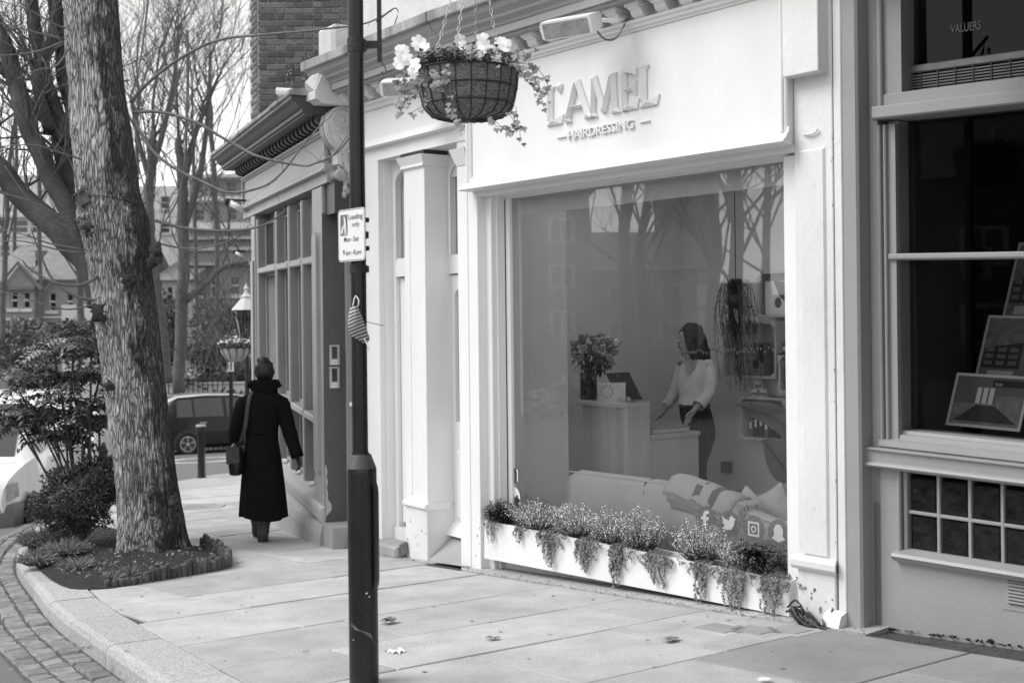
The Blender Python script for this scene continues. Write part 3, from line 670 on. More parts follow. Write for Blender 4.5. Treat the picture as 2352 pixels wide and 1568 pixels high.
for (dw, ua, ub, fa, plain) in ((-.12, -1.345, -.93, -1.29, True), (-.21, -.634, -.03, -.605, False)):
    hole = arch(fa, ub - .06, 2.13, 2.84, .2)
    mb = MB(SB); panel_with_hole(mb, (ua, ub, 1.985, 2.92), hole, dw - .06, dw); mb.tube([(a, b, dw + .004) for a, b in hole[3:] + [hole[0]]], .012, 5); part(mb, 'fanlight_frame', 'white')
    mb = MB(SB); mb.prism(arch(fa - .01, ub, 2.1, 2.85, .2), dw - .06, dw - .05); part(mb, 'fanlight_pane', 'glass_frost')
    mb = MB(SB); mb.box(ua - .02, -.633 if not plain else ua + .05, GB, 1.985, dw - .06, dw); part(mb, 'door_frame', 'white')
    a0 = (-.632 if not plain else ua + .055)
    door = thing('door', None, None, SB(a0, .0, dw)); door.parent = sal; door.location = Vector(SB(a0, 0, dw)) - LOC[sal.name]
    if plain:
        mb = MB(SB); mb.box(a0, ub, .02, 1.975, dw - .07, dw - .035); part(mb, 'leaf_panel', 'white', door)
        for v0, v1 in ((.1, .85), (1.0, 1.35), (1.45, 1.85)):
            mb = MB(SB); mb.cbox(a0 + .10, ub, v0, v1, dw - .035, dw - .022, .012); part(mb, 'raised_panel', 'white', door)
    else:
        gl = arch(a0 + .045, ub - .08, .86, 1.87, .09)
        mb = MB(SB); panel_with_hole(mb, (a0, ub, .80, 1.975), gl, dw - .06, dw - .02); mb.box(a0, ub, .0, .80, dw - .06, dw - .02); part(mb, 'door_leaf', 'white', door)
        mb = MB(SB); mb.prism(gl, dw - .055, dw - .05); part(mb, 'door_glass', 'glass_frost', door)
        mb = MB(SB); mb.cbox(a0 + .06, ub - .08, .12, .64, dw - .02, dw - .008, .012); part(mb, 'raised_panel', 'white', door)
        mb = MB(SB); mb.extr([(dw - .02, .0), (dw + .05, .0), (dw + .03, .05), (dw - .02, .10)], a0, ub); part(mb, 'weather_bar', 'white', door)
        mb = MB(SB); mb.cbox(a0 + .20, a0 + .40, .705, .775, dw - .02, dw - .008, .008); part(mb, 'letter_box', 'grey_metal', door)
        mb = MB(SB); mb.box(a0 + .24, a0 + .36, .72, .76, dw - .008, dw - .004); part(mb, 'letter_slot', 'dark_item', door)
        text_mesh('L', SB, a0 + .20, 1.63, dw - .048, .09, 'print_grey', 'lettering', door)
        text_mesh('OPEN', SB, a0 + .19, 1.49, dw - .048, .035, 'print_grey', 'lettering', door)
        text_mesh('020', SB, a0 + .20, 1.0, dw - .048, .04, 'print_grey', 'lettering', door)
        for k in range(5):
            mb = MB(SB); mb.box(a0 + .235, a0 + .30, 1.16 + k * .055, 1.172 + k * .055, dw - .049, dw - .048); part(mb, 'printed_line', 'print_grey', door)
        for k in range(3):
            mb = MB(SB); mb.box(a0 + .085 + k * .016, a0 + .091 + k * .016, .88, .97 - .012 * k, dw - .049, dw - .048); part(mb, 'printed_line', 'white', door)
mb = MB(SB); mb.box(-1.345, -.95, GB, -.02, -.3, -.10); mb.box(-.62, -.03, GB, -.03, -.3, -.19); part(mb, 'threshold', 'white_old')
mb = MB(SB); mb.cbox(-1.75, -.955, GB, -.115, -.12, .10, .02); part(mb, 'door_step', 'slab_dark')
mb = MB(SB); mb.add([(-.62, -.02, -.2), (-.03, -.02, -.2), (-.03, -.135, .02), (-.62, -.18, .02)], [(0, 1, 2, 3)]); part(mb, 'step_ramp', 'slab_dark')
mb = MB(SB); mb.tube([(-.93, -.17, .03), (-.935, -.11, .035), (-.94, -.085, .045)], [.03, .032, .034], 10); part(mb, 'drain_stub', 'grey_metal')

# --- raised lettering
def letter(name, strokes, serifs, h=.027):
    """chiselled letter: each stroke is a ridge with two sloping faces"""
    mb = MB(SA); w0 = .036
    for (x0, y0, x1, y1, a, b) in strokes:
        d = Vector((x1 - x0, y1 - y0, 0)).normalized(); nn = Vector((-d.y, d.x, 0)); p = Vector((x0, y0, 0)); q = Vector((x1, y1, 0)); k = min(a, .03)
        P = [p + nn * a * .42, p - nn * a * .42, q - nn * b * .42, q + nn * b * .42, p + d * k * .5, q - d * k * .5]
        base = [(t.x, t.y, w0) for t in P[:4]]; low = [(t.x, t.y, w0 + .012) for t in P[:4]]; rd = [(P[4].x, P[4].y, w0 + .012 + h), (P[5].x, P[5].y, w0 + .012 + h)]
        mb.add(base + low + rd, [(0, 1, 5, 4), (1, 2, 6, 5), (2, 3, 7, 6), (3, 0, 4, 7), (4, 5, 8), (6, 7, 9), (5, 6, 9, 8), (7, 4, 8, 9)])
    for poly in serifs:
        n = len(poly); cxx = sum(p[0] for p in poly) / n; cyy = sum(p[1] for p in poly) / n
        mb.add([(a, b, w0) for a, b in poly] + [(a, b, w0 + .012) for a, b in poly] + [(cxx, cyy, w0 + .012 + h)], [(i, (i + 1) % n, n + (i + 1) % n, n + i) for i in range(n)] + [(n + i, n + (i + 1) % n, 2 * n) for i in range(n)])
    return part(mb, name, 'white')
Bv, Tv = 2.885, 3.135
def serif_L(u): letter('letter_l', [(u + .03, Tv, u + .03, Bv + .02, .045, .045)], [[(u - .012, Tv), (u + .07, Tv), (u + .052, Tv - .03), (u + .005, Tv - .03)], [(u - .012, Bv), (u + .135, Bv), (u + .155, Bv + .06), (u + .075, Bv + .034), (u - .005, Bv + .032)]])
serif_L(.932)
letter('apostrophe', [], [[(1.03, 3.10), (1.055, 3.085), (1.075, 3.11), (1.078, 3.14), (1.05, 3.155), (1.03, 3.14)]])
letter('letter_a', [(1.13, Bv + .01, 1.225, Tv, .03, .03), (1.225, Tv, 1.33, Bv + .01, .055, .055), (1.16, 2.975, 1.275, 2.975, .026, .026)], [[(1.10, Bv), (1.165, Bv), (1.15, Bv + .03), (1.115, Bv + .03)], [(1.29, Bv), (1.375, Bv), (1.352, Bv + .032), (1.305, Bv + .032)]])
letter('letter_m', [(1.375, Bv + .01, 1.39, Tv - .01, .032, .03), (1.385, Tv, 1.475, Bv + .02, .05, .045), (1.475, Bv + .02, 1.555, Tv - .01, .03, .03), (1.555, Tv, 1.575, Bv + .01, .05, .05)], [[(1.345, Bv), (1.41, Bv), (1.395, Bv + .03), (1.36, Bv + .03)], [(1.54, Bv), (1.62, Bv), (1.6, Bv + .03), (1.555, Bv + .03)], [(1.355, Tv), (1.41, Tv), (1.40, Tv - .03), (1.37, Tv - .03)], [(1.53, Tv), (1.59, Tv), (1.575, Tv - .03), (1.545, Tv - .03)]])
letter('letter_e', [(1.66, Tv, 1.66, Bv, .045, .045), (1.66, 3.01, 1.745, 3.01, .025, .035)], [[(1.63, Tv), (1.765, Tv), (1.765, Tv - .05), (1.72, Tv - .028), (1.64, Tv - .028)], [(1.63, Bv), (1.77, Bv), (1.785, Bv + .06), (1.72, Bv + .032), (1.64, Bv + .032)], [(1.735, 2.98), (1.76, 2.965), (1.76, 3.06), (1.735, 3.04)]])
serif_L(1.80)
text_mesh('HAIRDRESSING', SA, 1.135, 2.772, .0355, .058, 'white', 'lettering', sal, width=.60, depth=.016)
for a in (1.02, 1.785):
    mb = MB(SA); mb.box(a, a + .085, 2.796, 2.803, .036, .05); part(mb, 'dash', 'white')

# --- stickers on the glass
GW = -.194
def disc(mb, u, v, r, w, n=24, sx=1.): mb.add([(u, v, w)] + [(u + sx * r * math.cos(2 * math.pi * k / n), v + r * math.sin(2 * math.pi * k / n), w) for k in range(n)], [(0, 1 + k, 1 + (k + 1) % n) for k in range(n)])
M['decal'] = mat('grey_vinyl', .10, .6, .03)
def see_through(m, k):
    t = m.node_tree; N = t.nodes; L = t.links; o = N['Material Output']; b = N['Principled BSDF']; tr = N.new('ShaderNodeBsdfTransparent'); mx = N.new('ShaderNodeMixShader'); mx.inputs[0].default_value = k
    L.new(tr.outputs[0], mx.inputs[1]); L.new(b.outputs[0], mx.inputs[2]); L.new(mx.outputs[0], o.inputs[0])
M['decal_pale'] = mat('pale_vinyl', .5, .6, .03); see_through(M['decal'], .72); see_through(M['decal_pale'], .75)
icons = [SA.U(x, y, -.2) for x, y in ((1621, 1193), (1676, 1203), (1733, 1214), (1790, 1224))]
for k, (u, v) in enumerate(icons):
    mb = MB(SA); disc(mb, u, v, .078, GW); b = part(mb, 'round_sticker', 'decal', glass)
    mb = MB(SA); w = GW + .002
    if k == 0:
        mb.prism([(u - .012, v - .052), (u + .012, v - .052), (u + .012, v - .0), (u + .03, v), (u + .034, v + .02), (u + .012, v + .02), (u + .014, v + .036), (u + .034, v + .038), (u + .034, v + .058), (u + .005, v + .056), (u - .012, v + .04), (u - .012, v + .02), (u - .03, v + .02), (u - .03, v), (u - .012, v)], w, w + .0005)
    elif k == 1:
        mb.prism([(u - .055, v - .03), (u - .02, v - .035), (u + .02, v - .03), (u + .042, v), (u + .046, v + .028), (u + .056, v + .036), (u + .04, v + .04), (u + .025, v + .052), (u + .008, v + .045), (u + .002, v + .022), (u - .03, v + .03), (u - .05, v + .046), (u - .046, v + .02), (u - .036, v + .012), (u - .05, v + .01), (u - .03, v - .012)], w, w + .0005)
    elif k == 2:
        q = [(-.042, -.042), (.042, -.042), (.042, .042), (-.042, .042)]
        for i in range(4):
            (a, c), (e, f) = q[i], q[(i + 1) % 4]; mb.add([(u + a, v + c, w), (u + e, v + f, w), (u + e * .72, v + f * .72, w), (u + a * .72, v + c * .72, w)], [(0, 1, 2, 3)])
        for i in range(16):
            A, B = 2 * math.pi * i / 16, 2 * math.pi * (i + 1) / 16; mb.add([(u + r * math.cos(t), v + r * math.sin(t), w) for t, r in ((A, .02), (B, .02), (B, .012), (A, .012))], [(0, 1, 2, 3)])
    else:
        mb.prism([(u - .05, v - .03), (u - .03, v - .014), (u - .034, v + .02), (u - .02, v + .045), (u, v + .052), (u + .02, v + .045), (u + .034, v + .02), (u + .03, v - .014), (u + .05, v - .03), (u + .02, v - .042), (u, v - .05), (u - .02, v - .042)], w, w + .0005)
    part(mb, 'sticker_symbol', 'decal_pale', glass)
u, v = SA.U(1638, 1272, -.2)
text_mesh('@lamel', SA, u, v - .01, GW, .055, 'decal', 'lettering', glass)
u0, v0 = SA.U(1166, 1075, -.2); u1, v1 = SA.U(1191, 1106, -.2)
mb = MB(SA); mb.box(u0, u1, v1, v0, GW - .001, GW); part(mb, 'square_sticker', 'card', glass)
mb = MB(SA); uu = (u0 + u1) / 2 + .02; vv = (v0 + v1) / 2
mb.prism([(uu - .03, vv - .05), (uu + .03, vv - .05), (uu + .032, vv + .03), (uu + .015, vv + .05), (uu - .012, vv + .05), (uu - .026, vv + .02)], GW + .001, GW + .0015); part(mb, 'sticker_symbol', 'dark_item', glass)
mb = MB(SA); disc(mb, uu - .004, vv + .0, .014, GW + .002, 10, .8); part(mb, 'sticker_symbol', 'card', glass)
u, v = SA.U(1181, 1140, -.2); mb = MB(SA); disc(mb, u, v, .075, GW); part(mb, 'round_sticker', 'card', glass)
mb = MB(SA); sky_line = [(-.07, -.06), (.07, -.06), (.07, -.01), (.05, .0), (.05, .015), (.03, .015), (.028, .0), (.012, .0), (.008, .04), (0, .062), (-.008, .04), (-.012, .0), (-.03, .012), (-.035, -.008), (-.05, .0), (-.055, -.02), (-.07, -.02)]
mb.prism([(u + a, v + b) for a, b in sky_line], GW + .001, GW + .0015); part(mb, 'sticker_symbol', 'dark_item', glass)

# --- roller blind rolled most of the way up, with its side chain channel
bl = thing('roller_blind', 'white roller blind rolled up at the top of the salon window', 'blind', SA(1.5, 2.38, -.26))
mb = MB(SA); mb.box(.245, 2.79, 2.37, 2.49, -.262, -.258); mb.build('fabric', 'card', bl); mb = MB(SA); mb.box(.245, 2.79, 2.362, 2.37, -.268, -.252); mb.build('bottom_bar', 'plastic_white', bl)
mb = MB(SA); mb.tube([(.262, 2.36, -.25), (.262, .95, -.25)], .008, 6); mb.build('chain', 'plastic_white', bl)

# --- flood lights over the sign
def sign_light(c, yaw, label):
    """white flood lamp: a deep rounded box tilted down at the wall, on a small arm"""
    t = thing('sign_light', label, 'lamp', c, 'white flood lamps under the cornice'); mb = MB()
    prof = [(-.17, .055), (-.18, .03), (-.175, -.045), (-.15, -.06), (.15, -.06), (.175, -.045), (.18, .03), (.17, .055)]
    e = Vector((SA.e[0], SA.e[1], 0)); n = Vector((SA.n[0], SA.n[1], 0)); Rm = Matrix.Rotation(yaw, 3, 'Z'); e = Rm @ e; n = Rm @ n
    def TT(a, b, d): q = Vector(c) + e * a + n * (d * .93 + b * .36) + Vector((0, 0, 1)) * (b * .93 - d * .36); return tuple(q)
    mb.T = TT; rings = []
    for d_, f in ((-.10, .55), (-.07, .9), (.0, 1.0), (.07, 1.0), (.10, .96)): rings.append([(a * (f if d_ < 0 else 1) * (1), b * f, d_) for a, b in prof])
    mb.loft(rings); crease(mb.build('housing', 'plastic_white', t), 50)
    mb = MB(TT); mb.box(-.155, .155, -.045, .042, .101, .106); mb.build('lens', 'lamp_lens', t)
    mb = MB(TT); mb.tube([(.19, .0, -.02), (.235, -.03, -.10), (.235, -.03, -.28)], .014, 6); mb.box(.21, .26, -.07, .03, -.3, -.27); mb.build('arm', 'plastic_white', t)
    mb = MB(TT); mb.tube(smooth_path([(.12, -.05, -.04), (.15, -.12, -.07), (.2, -.13, -.12), (.245, -.05, -.2)]), .006, 5); mb.build('cable', 'grey_metal', t)
p = SA(*SA.U(1318, 58, .34), .34); sign_light(p, .3, 'white flood lamp below the cornice above the raised sign lettering')
p = SB(*SB.U(935, 198, .30), .30); sign_light(p, .75, 'white flood lamp on the door bay, half hidden behind the hanging basket')

# --- planter box and its plants
A = [SA(*SA.U(x, y, .0), .0) for x, y in ((1112, 1281), (1812, 1415), (1814, 1334), (1113, 1194))]
pl = thing('planter', 'long white wooden planter box below the salon window', 'planter', tuple(Vector(A[0]).lerp(Vector(A[1]), .5)))
nb = Vector((SA.n[0], SA.n[1], 0))
def pbox(q0, q1, q2, q3, w0, w1, name, m):
    mb = MB(); P_ = [Vector(q) for q in (q0, q1, q2, q3)]
    mb.add([p + nb * w0 for p in P_] + [p + nb * w1 for p in P_], [(0, 1, 2, 3), (4, 7, 6, 5), (0, 4, 5, 1), (1, 5, 6, 2), (2, 6, 7, 3), (3, 7, 4, 0)]); return mb.build(name, m, pl)
pbox(A[0], A[1], A[2], A[3], -.016, 0, 'front_board', 'white')
pbox(A[0], A[1], A[2], A[3], -.15, -.135, 'back_board', 'white_old')
def lerp3(a, b, t): return tuple(Vector(a).lerp(Vector(b), t))
for t0, t1 in ((0, .006), (.994, 1)):
    pbox(lerp3(A[0], A[1], t0), lerp3(A[0], A[1], t1), lerp3(A[3], A[2], t1), lerp3(A[3], A[2], t0), -.135, -.016, 'end_board', 'white_old')
mb = MB(); q = [Vector(lerp3(A[0], A[3], .82)), Vector(lerp3(A[1], A[2], .82))]; mb.add([q[0] - nb * .016, q[1] - nb * .016, q[1] - nb * .135, q[0] - nb * .135], [(0, 1, 2, 3)]); mb.build('compost', 'soil', pl)
def rim(t, w=-.07): return Vector(lerp3(A[3], A[2], t)) + nb * w
E3 = Vector((SA.e[0], SA.e[1], 0)); Z3 = Vector((0, 0, 1))
def heather(t, r, h, n, label):
    h *= 1.7; r *= 1.2; n = int(n * 1.25); c = rim(t) - Z3 * .03; pt = thing('heather', label, 'plant', c, 'heathers in the planter'); st = MB(); fl = MB(); gm = MB()
    for _ in range(n):
        a = rnd.uniform(0, 6.28); k = math.sqrt(rnd.random()); dx, dy = math.cos(a) * k * r, math.sin(a) * k * r * .62 + .025; hh = h * rnd.uniform(.55, 1) * (1.05 - .4 * k)
        p0 = c + E3 * dx * .25 + nb * dy * .2; p1 = c + E3 * dx * .7 + nb * dy * .7 + Z3 * hh * .55; p2 = c + E3 * dx * 1.12 + nb * dy * 1.1 + Z3 * (hh + .02)
        st.tube([p0, p1, p2], [.002, .0018, .001], 3, False)
        for j in range(11):
            f = .35 + .65 * j / 10; q = (p0.lerp(p1, f * 2) if f < .5 else p1.lerp(p2, f * 2 - 1)); dd = Vector((rnd.uniform(-1, 1), rnd.uniform(-1, 1), rnd.uniform(.2, 1)))
            (fl if f > .45 or rnd.random() < .3 else gm).leaf(q, dd, Z3, .016 * (1.25 - .5 * f), .009, .1)
    st.build('stems', 'stem', pt, fix=False); tag(fl.build('flower_spikes', 'heather', pt, fix=False), kind='stuff'); tag(gm.build('foliage', 'leaf', pt, fix=False), kind='stuff')
for t, r, h, n, lb in ((.185, .19, .13, 150, 'pale heather next to the dark leafy shrub at the left end of the planter'), (.33, .17, .15, 130, 'second heather from the left in the planter, in front of the sofa back'), (.455, .15, .15, 120, 'middle heather of the planter with tall loose spikes'), (.56, .15, .17, 140, 'heather with tall pale spikes right of the middle of the planter'),
                       (.735, .16, .16, 150, 'bushy pale heather under the round window stickers'), (.845, .10, .11, 90, 'smallest and palest heather, beside the right-hand leafy shrub')): heather(t, r, h, n, lb)
def skimmia(t, r, h, n, label):
    c = rim(t) - Z3 * .03; pt = thing('skimmia', label, 'plant', c, 'leafy shrubs at the planter ends'); lf = MB(); st = MB(); bd = MB()
    for k in range(n):
        a = rnd.uniform(0, 6.28); q = math.sqrt(rnd.random()); tip = c + E3 * math.cos(a) * q * r + nb * (math.sin(a) * q * r * .6 + .02) + Z3 * h * rnd.uniform(.5, 1) * (1.1 - .4 * q)
        st.tube([c + (tip - c) * .1, tip], [.004, .003], 4, False)
        for j in range(11):
            b = j * 2.4 + rnd.random(); lf.leaf(tip - Z3 * .004 * j, (math.cos(b), math.sin(b), rnd.uniform(-.15, .5)), Z3, rnd.uniform(.055, .085), .026, .2)
        if k % 2 == 0:
            for j in range(14): bd.ball(tip + Vector((rnd.uniform(-.018, .018), rnd.uniform(-.018, .018), rnd.uniform(.01, .045))), .005, 5, 3)
    st.build('stems', 'stem', pt, fix=False); tag(lf.build('foliage', 'leaf_dark', pt, fix=False), kind='stuff'); tag(bd.build('flower_buds', 'leaf', pt, fix=False), kind='stuff')
skimmia(.055, .15, .17, 26, 'dark glossy leafed shrub at the left end of the planter')
skimmia(.905, .17, .22, 26, 'dark leafed shrub with budding flower heads at the right end of the planter')
def trailer(t, wd, ln, n, label, m='leaf'):
    c = rim(t, .005); pt = thing('trailing_plant', label, 'plant', c, 'trailing plants hanging over the planter front'); lf = MB(); st = MB()
    for k in range(n):
        dx = rnd.gauss(0, .6) * wd; L = ln * rnd.uniform(.15, 1.15) * math.exp(-(dx / wd) ** 2 * .8); ph = rnd.uniform(0, 6)
        pts = [c + E3 * (dx * .6) - nb * .05 + Z3 * .015, c + E3 * dx * .8 + nb * .012 + Z3 * .012]
        for j in range(1, 7): pts.append(c + E3 * (dx + .014 * math.sin(ph + j)) + nb * (.014 + .012 * math.sin(ph * 2 + j) + .01 * rnd.random()) - Z3 * L * j / 6)
        st.tube(pts, .0012, 3, False)
        for j in range(int(14 + L * 150)):
            f = rnd.random() * (len(pts) - 1.01); i = int(f); q = pts[i].lerp(pts[i + 1], f - i); a = rnd.uniform(0, 6.28)
            lf.leaf(q, E3 * math.cos(a) + nb * rnd.uniform(.1, .9) + Z3 * math.sin(a), nb + Z3 * .5, rnd.uniform(.009, .017), rnd.uniform(.008, .013), .05)
    st.build('stems', 'stem', pt, fix=False); tag(lf.build('foliage', m, pt, fix=False), kind='stuff')
M['creeper'] = mat('creeper_leaf', .17, .5, .6, 60)
for t, wd, ln, n, lb in ((.035, .055, .13, 12, 'thin pale trailer at the left corner of the planter'), (.15, .05, .09, 8, 'short sparse trailer left of the heathers'), (.27, .08, .19, 26, 'trailing plant between the two left heathers'), (.40, .08, .17, 26, 'dense trailing plant left of the middle heather'), (.51, .075, .21, 28, 'trailing plant hanging longest at the middle of the planter'),
                         (.64, .10, .16, 30, 'broad trailing plant left of the bushy heather'), (.765, .055, .22, 20, 'narrow trailing plant under the bushy heather'), (.855, .07, .26, 26, 'long trailing plant beside the right-hand leafy shrub'), (.965, .09, .22, 22, 'trailing plant at the right corner of the planter')): trailer(t, wd * 1.25, ln * 1.1, int(n * 1.4), lb, 'creeper' if t > .1 else 'leaf_pale')
# black bin bag of cables at the foot of the pilaster
bagp = Vector(SA(3.0, 0, .07)); z0 = G(bagp.x, bagp.y); mb = MB()
rings = []
for k in range(9):
    f = k / 8; r = .008 + .034 * math.sin(math.pi * min(1, f * 1.05)) ** .8; c = Vector(SA(2.90 + .24 * f, z0 + .045 - .03 * f, .05 + .05 * f)); ring = []
    for j in range(14):
        a = 2 * math.pi * j / 14; rr = r * (1 + .4 * noise.noise(Vector((f * 5, math.cos(a) * 2, math.sin(a) * 2)))); q = c + nb * math.cos(a) * rr + Z3 * math.sin(a) * rr * .95; ring.append((q.x, q.y, max(q.z, z0 + .003)))
    rings.append(ring)
mb.loft(rings); rub = mb.build('rubbish_bag', 'rubbish', smooth=True); tag(rub, 'crumpled black plastic rubbish lying at the foot of the right pilaster', 'rubbish')
for k in range(11):
    mb = MB(SA); zz = z0; j = lambda s_: rnd.gauss(0, s_); mb.tube(smooth_path([(2.90 + j(.02), zz + .05 + j(.012), .05 + j(.012)), (2.97 + j(.02), zz + .075 + j(.018), .09 + j(.015)), (3.06 + j(.02), zz + .035 + j(.012), .11 + j(.015)), (3.15 + j(.03), zz + .012, .11 + j(.025))]), .0055, 5); mb.build('strap', 'rubbish', rub)
# ================================================================ ESTATE AGENT'S (right edge)
est = thing('estate_agent_building', 'grey shaded estate agent shop front with dark window and glass block light', 'shop', RB(.8, 0, 0)[:2] + (0,))
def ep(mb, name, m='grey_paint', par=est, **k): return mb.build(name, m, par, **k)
WR = -.10
ux = lambda x, y=700, w=WR: RB.U(x, y, w)[0]
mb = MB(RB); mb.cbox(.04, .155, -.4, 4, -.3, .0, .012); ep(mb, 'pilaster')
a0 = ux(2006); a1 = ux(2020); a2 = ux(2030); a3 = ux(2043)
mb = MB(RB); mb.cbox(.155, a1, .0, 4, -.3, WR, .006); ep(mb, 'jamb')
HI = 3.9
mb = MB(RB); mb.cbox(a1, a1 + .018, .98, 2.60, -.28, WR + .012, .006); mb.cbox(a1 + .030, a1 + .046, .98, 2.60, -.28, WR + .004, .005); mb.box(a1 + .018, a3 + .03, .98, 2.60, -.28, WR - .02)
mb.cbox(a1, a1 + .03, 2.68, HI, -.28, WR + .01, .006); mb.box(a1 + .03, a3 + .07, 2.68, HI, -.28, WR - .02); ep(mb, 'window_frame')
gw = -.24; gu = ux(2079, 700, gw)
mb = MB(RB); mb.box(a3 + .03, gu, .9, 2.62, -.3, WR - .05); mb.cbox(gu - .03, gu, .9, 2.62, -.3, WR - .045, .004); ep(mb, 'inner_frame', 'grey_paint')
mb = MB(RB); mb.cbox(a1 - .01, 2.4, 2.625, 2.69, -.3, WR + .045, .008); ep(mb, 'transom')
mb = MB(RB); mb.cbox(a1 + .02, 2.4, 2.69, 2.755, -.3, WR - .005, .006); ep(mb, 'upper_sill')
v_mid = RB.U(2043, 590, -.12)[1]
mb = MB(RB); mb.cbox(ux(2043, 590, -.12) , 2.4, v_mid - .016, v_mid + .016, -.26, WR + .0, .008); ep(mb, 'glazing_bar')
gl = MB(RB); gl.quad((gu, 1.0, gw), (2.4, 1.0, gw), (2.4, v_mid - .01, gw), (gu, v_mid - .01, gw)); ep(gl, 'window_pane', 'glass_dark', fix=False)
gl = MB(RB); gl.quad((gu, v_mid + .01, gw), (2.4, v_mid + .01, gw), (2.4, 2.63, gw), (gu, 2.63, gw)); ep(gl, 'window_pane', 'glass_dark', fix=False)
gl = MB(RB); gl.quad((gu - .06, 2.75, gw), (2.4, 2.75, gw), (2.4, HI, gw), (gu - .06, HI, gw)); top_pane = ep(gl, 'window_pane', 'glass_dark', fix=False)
# ventilation louvre behind the top light
gv = ux(2079, 150, -.2)
mb = MB(RB); mb.cbox(gv, 2.4, 2.86, 2.90, -.23, -.205, .006); ep(mb, 'louvre_rail', 'grey_metal')
for k in range(7):
    mb = MB(RB); mb.box(gv + .01, 2.4, 2.756 + k * .0145, 2.7625 + k * .0145, -.232, -.21); ep(mb, 'louvre_slat', 'grey_metal')
for k in range(12):
    mb = MB(RB); mb.box(gv + .08 + k * .095, gv + .086 + k * .095, 2.75, 2.87, -.209, -.205); ep(mb, 'louvre_clip', 'dark_item')
text_mesh('VALUERS', RB, ux(2180, 70, -.22), RB.U(2180, 78, -.23)[1], -.235, .045, 'office_mid', 'lettering', top_pane, width=.16)
# sills
mb = MB(RB); mb.extr([(-.3, 1.05), (-.16, 1.045), (-.155, 1.03), (-.13, 1.025), (-.125, 1.005), (-.085, .995), (-.08, .965), (WR, .95), (-.3, .95)], a1 - .005, 2.4)
ep(mb, 'window_sill')
mb = MB(RB); mb.extr([(-.3, .962), (-.05, .955), (-.035, .948), (-.045, .94), (-.055, .935), (-.055, .885), (-.04, .878), (-.032, .868), (-.04, .858), (WR, .85), (-.3, .85)], a0 - .02, 2.4); ep(mb, 'sill_moulding')
# wall under the window with its opening for the glass blocks
bx0, bx1 = ux(2090, 700, -.145), 2.25
bv1 = RB.U(2094, 1088, WR)[1]; bv0 = RB.U(2094, 1262, WR)[1]
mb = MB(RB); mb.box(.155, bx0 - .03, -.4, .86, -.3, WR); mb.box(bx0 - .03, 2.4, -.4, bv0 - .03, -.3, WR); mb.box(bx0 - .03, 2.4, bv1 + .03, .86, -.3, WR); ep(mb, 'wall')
mb = MB(RB); mb.extr([(WR, bv1 + .062), (WR + .03, bv1 + .058), (WR + .045, bv1 + .045), (WR + .05, bv1 + .03), (WR + .03, bv1 + .012), (WR - .03, bv1 + .0), (WR - .05, bv1 + .03)], bx0 - .05, 2.4); ep(mb, 'frame_moulding')
mb = MB(RB); mb.extr([(WR - .05, bv0), (WR - .02, bv0 - .0), (WR + .05, bv0 - .02), (WR + .06, bv0 - .035), (WR + .045, bv0 - .05), (WR + .035, bv0 - .062), (WR, bv0 - .07)], bx0 - .06, 2.4); ep(mb, 'frame_moulding')
mb = MB(RB); mb.cbox(bx0 - .05, bx0 - .03, bv0 - .03, bv1 + .03, WR - .05, WR + .02, .006); mb.cbox(bx0 - .03, bx0 - .008, bv0 - .03, bv1 + .02, WR - .05, WR - .008, .006); ep(mb, 'frame_moulding')
bs = (bv1 - bv0 - .03) / 2; nc = 0; u = bx0
bw_ = ux(2156, 1100, -.145) - bx0
while u + bw_ < 2.3:
    for r in range(2):
        v = bv0 + r * (bs + .018); mb = MB(RB); mb.add([(u, v, -.2), (u + bw_, v, -.2), (u + bw_, v + bs, -.2), (u, v + bs, -.2)] + [(u, v, WR - .045), (u + bw_, v, WR - .045), (u + bw_, v + bs, WR - .045), (u, v + bs, WR - .045)] +
                 [(u + .012, v + .012, WR - .03), (u + bw_ - .012, v + .012, WR - .03), (u + bw_ - .012, v + bs - .012, WR - .03), (u + .012, v + bs - .012, WR - .03)],
                 [(0, 1, 5, 4), (1, 2, 6, 5), (2, 3, 7, 6), (3, 0, 4, 7), (4, 5, 9, 8), (5, 6, 10, 9), (6, 7, 11, 10), (7, 4, 8, 11), (8, 9, 10, 11)])
        ep(mb, 'glass_block', 'glass_block')
    u += bw_ + .018
mb = MB(RB); u = bx0 + bw_
while u < 2.3: mb.cbox(u, u + .018, bv0 - .01, bv1 + .01, -.2, WR - .022, .004); u += bw_ + .018
mb.cbox(bx0 - .01, 2.3, bv0 + bs, bv0 + bs + .018, -.2, WR - .0225, .004); ep(mb, 'block_grid')
# air vent
va, vb = RB.U(2316, 1330, WR), RB.U(2356, 1392, WR)
vt = MB(RB); vt.box(va[0] - .03, vb[0] + .05, vb[1] - .03, va[1] + .02, WR, WR + .004); vt = ep(vt, 'air_vent')
for k in range(7):
    h = (va[1] - vb[1]) / 7; v = vb[1] + k * h + .004; mb = MB(RB); mb.extr([(WR + .004, v + h * .9), (WR + .016, v + h * .35), (WR + .016, v + h * .2), (WR + .004, v)], va[0], vb[0]); ep(mb, 'vent_slat', 'grey_paint', vt)
    mb = MB(RB); mb.box(va[0] + .003, vb[0] - .003, v - .004, v, WR + .004, WR + .0055); ep(mb, 'vent_gap', 'dark_item', vt)
# grime along the foot of the wall
mb = MB(RB)
for k in range(260):
    u = .16 + rnd.random() * 2.1; p = RB(u, 0, WR + .01); z = G(p[0], p[1]) - RB.k(.1) * u; s_ = rnd.uniform(.006, .022)
    mb.leaf(RB(u, z + .002, WR + rnd.uniform(.004, .03)), (rnd.uniform(-1, 1), rnd.uniform(-1, 1), rnd.uniform(.1, 1)), Z3, s_ * 1.4, s_)
tag(ep(mb, 'weeds', 'soil', fix=False), kind='stuff')
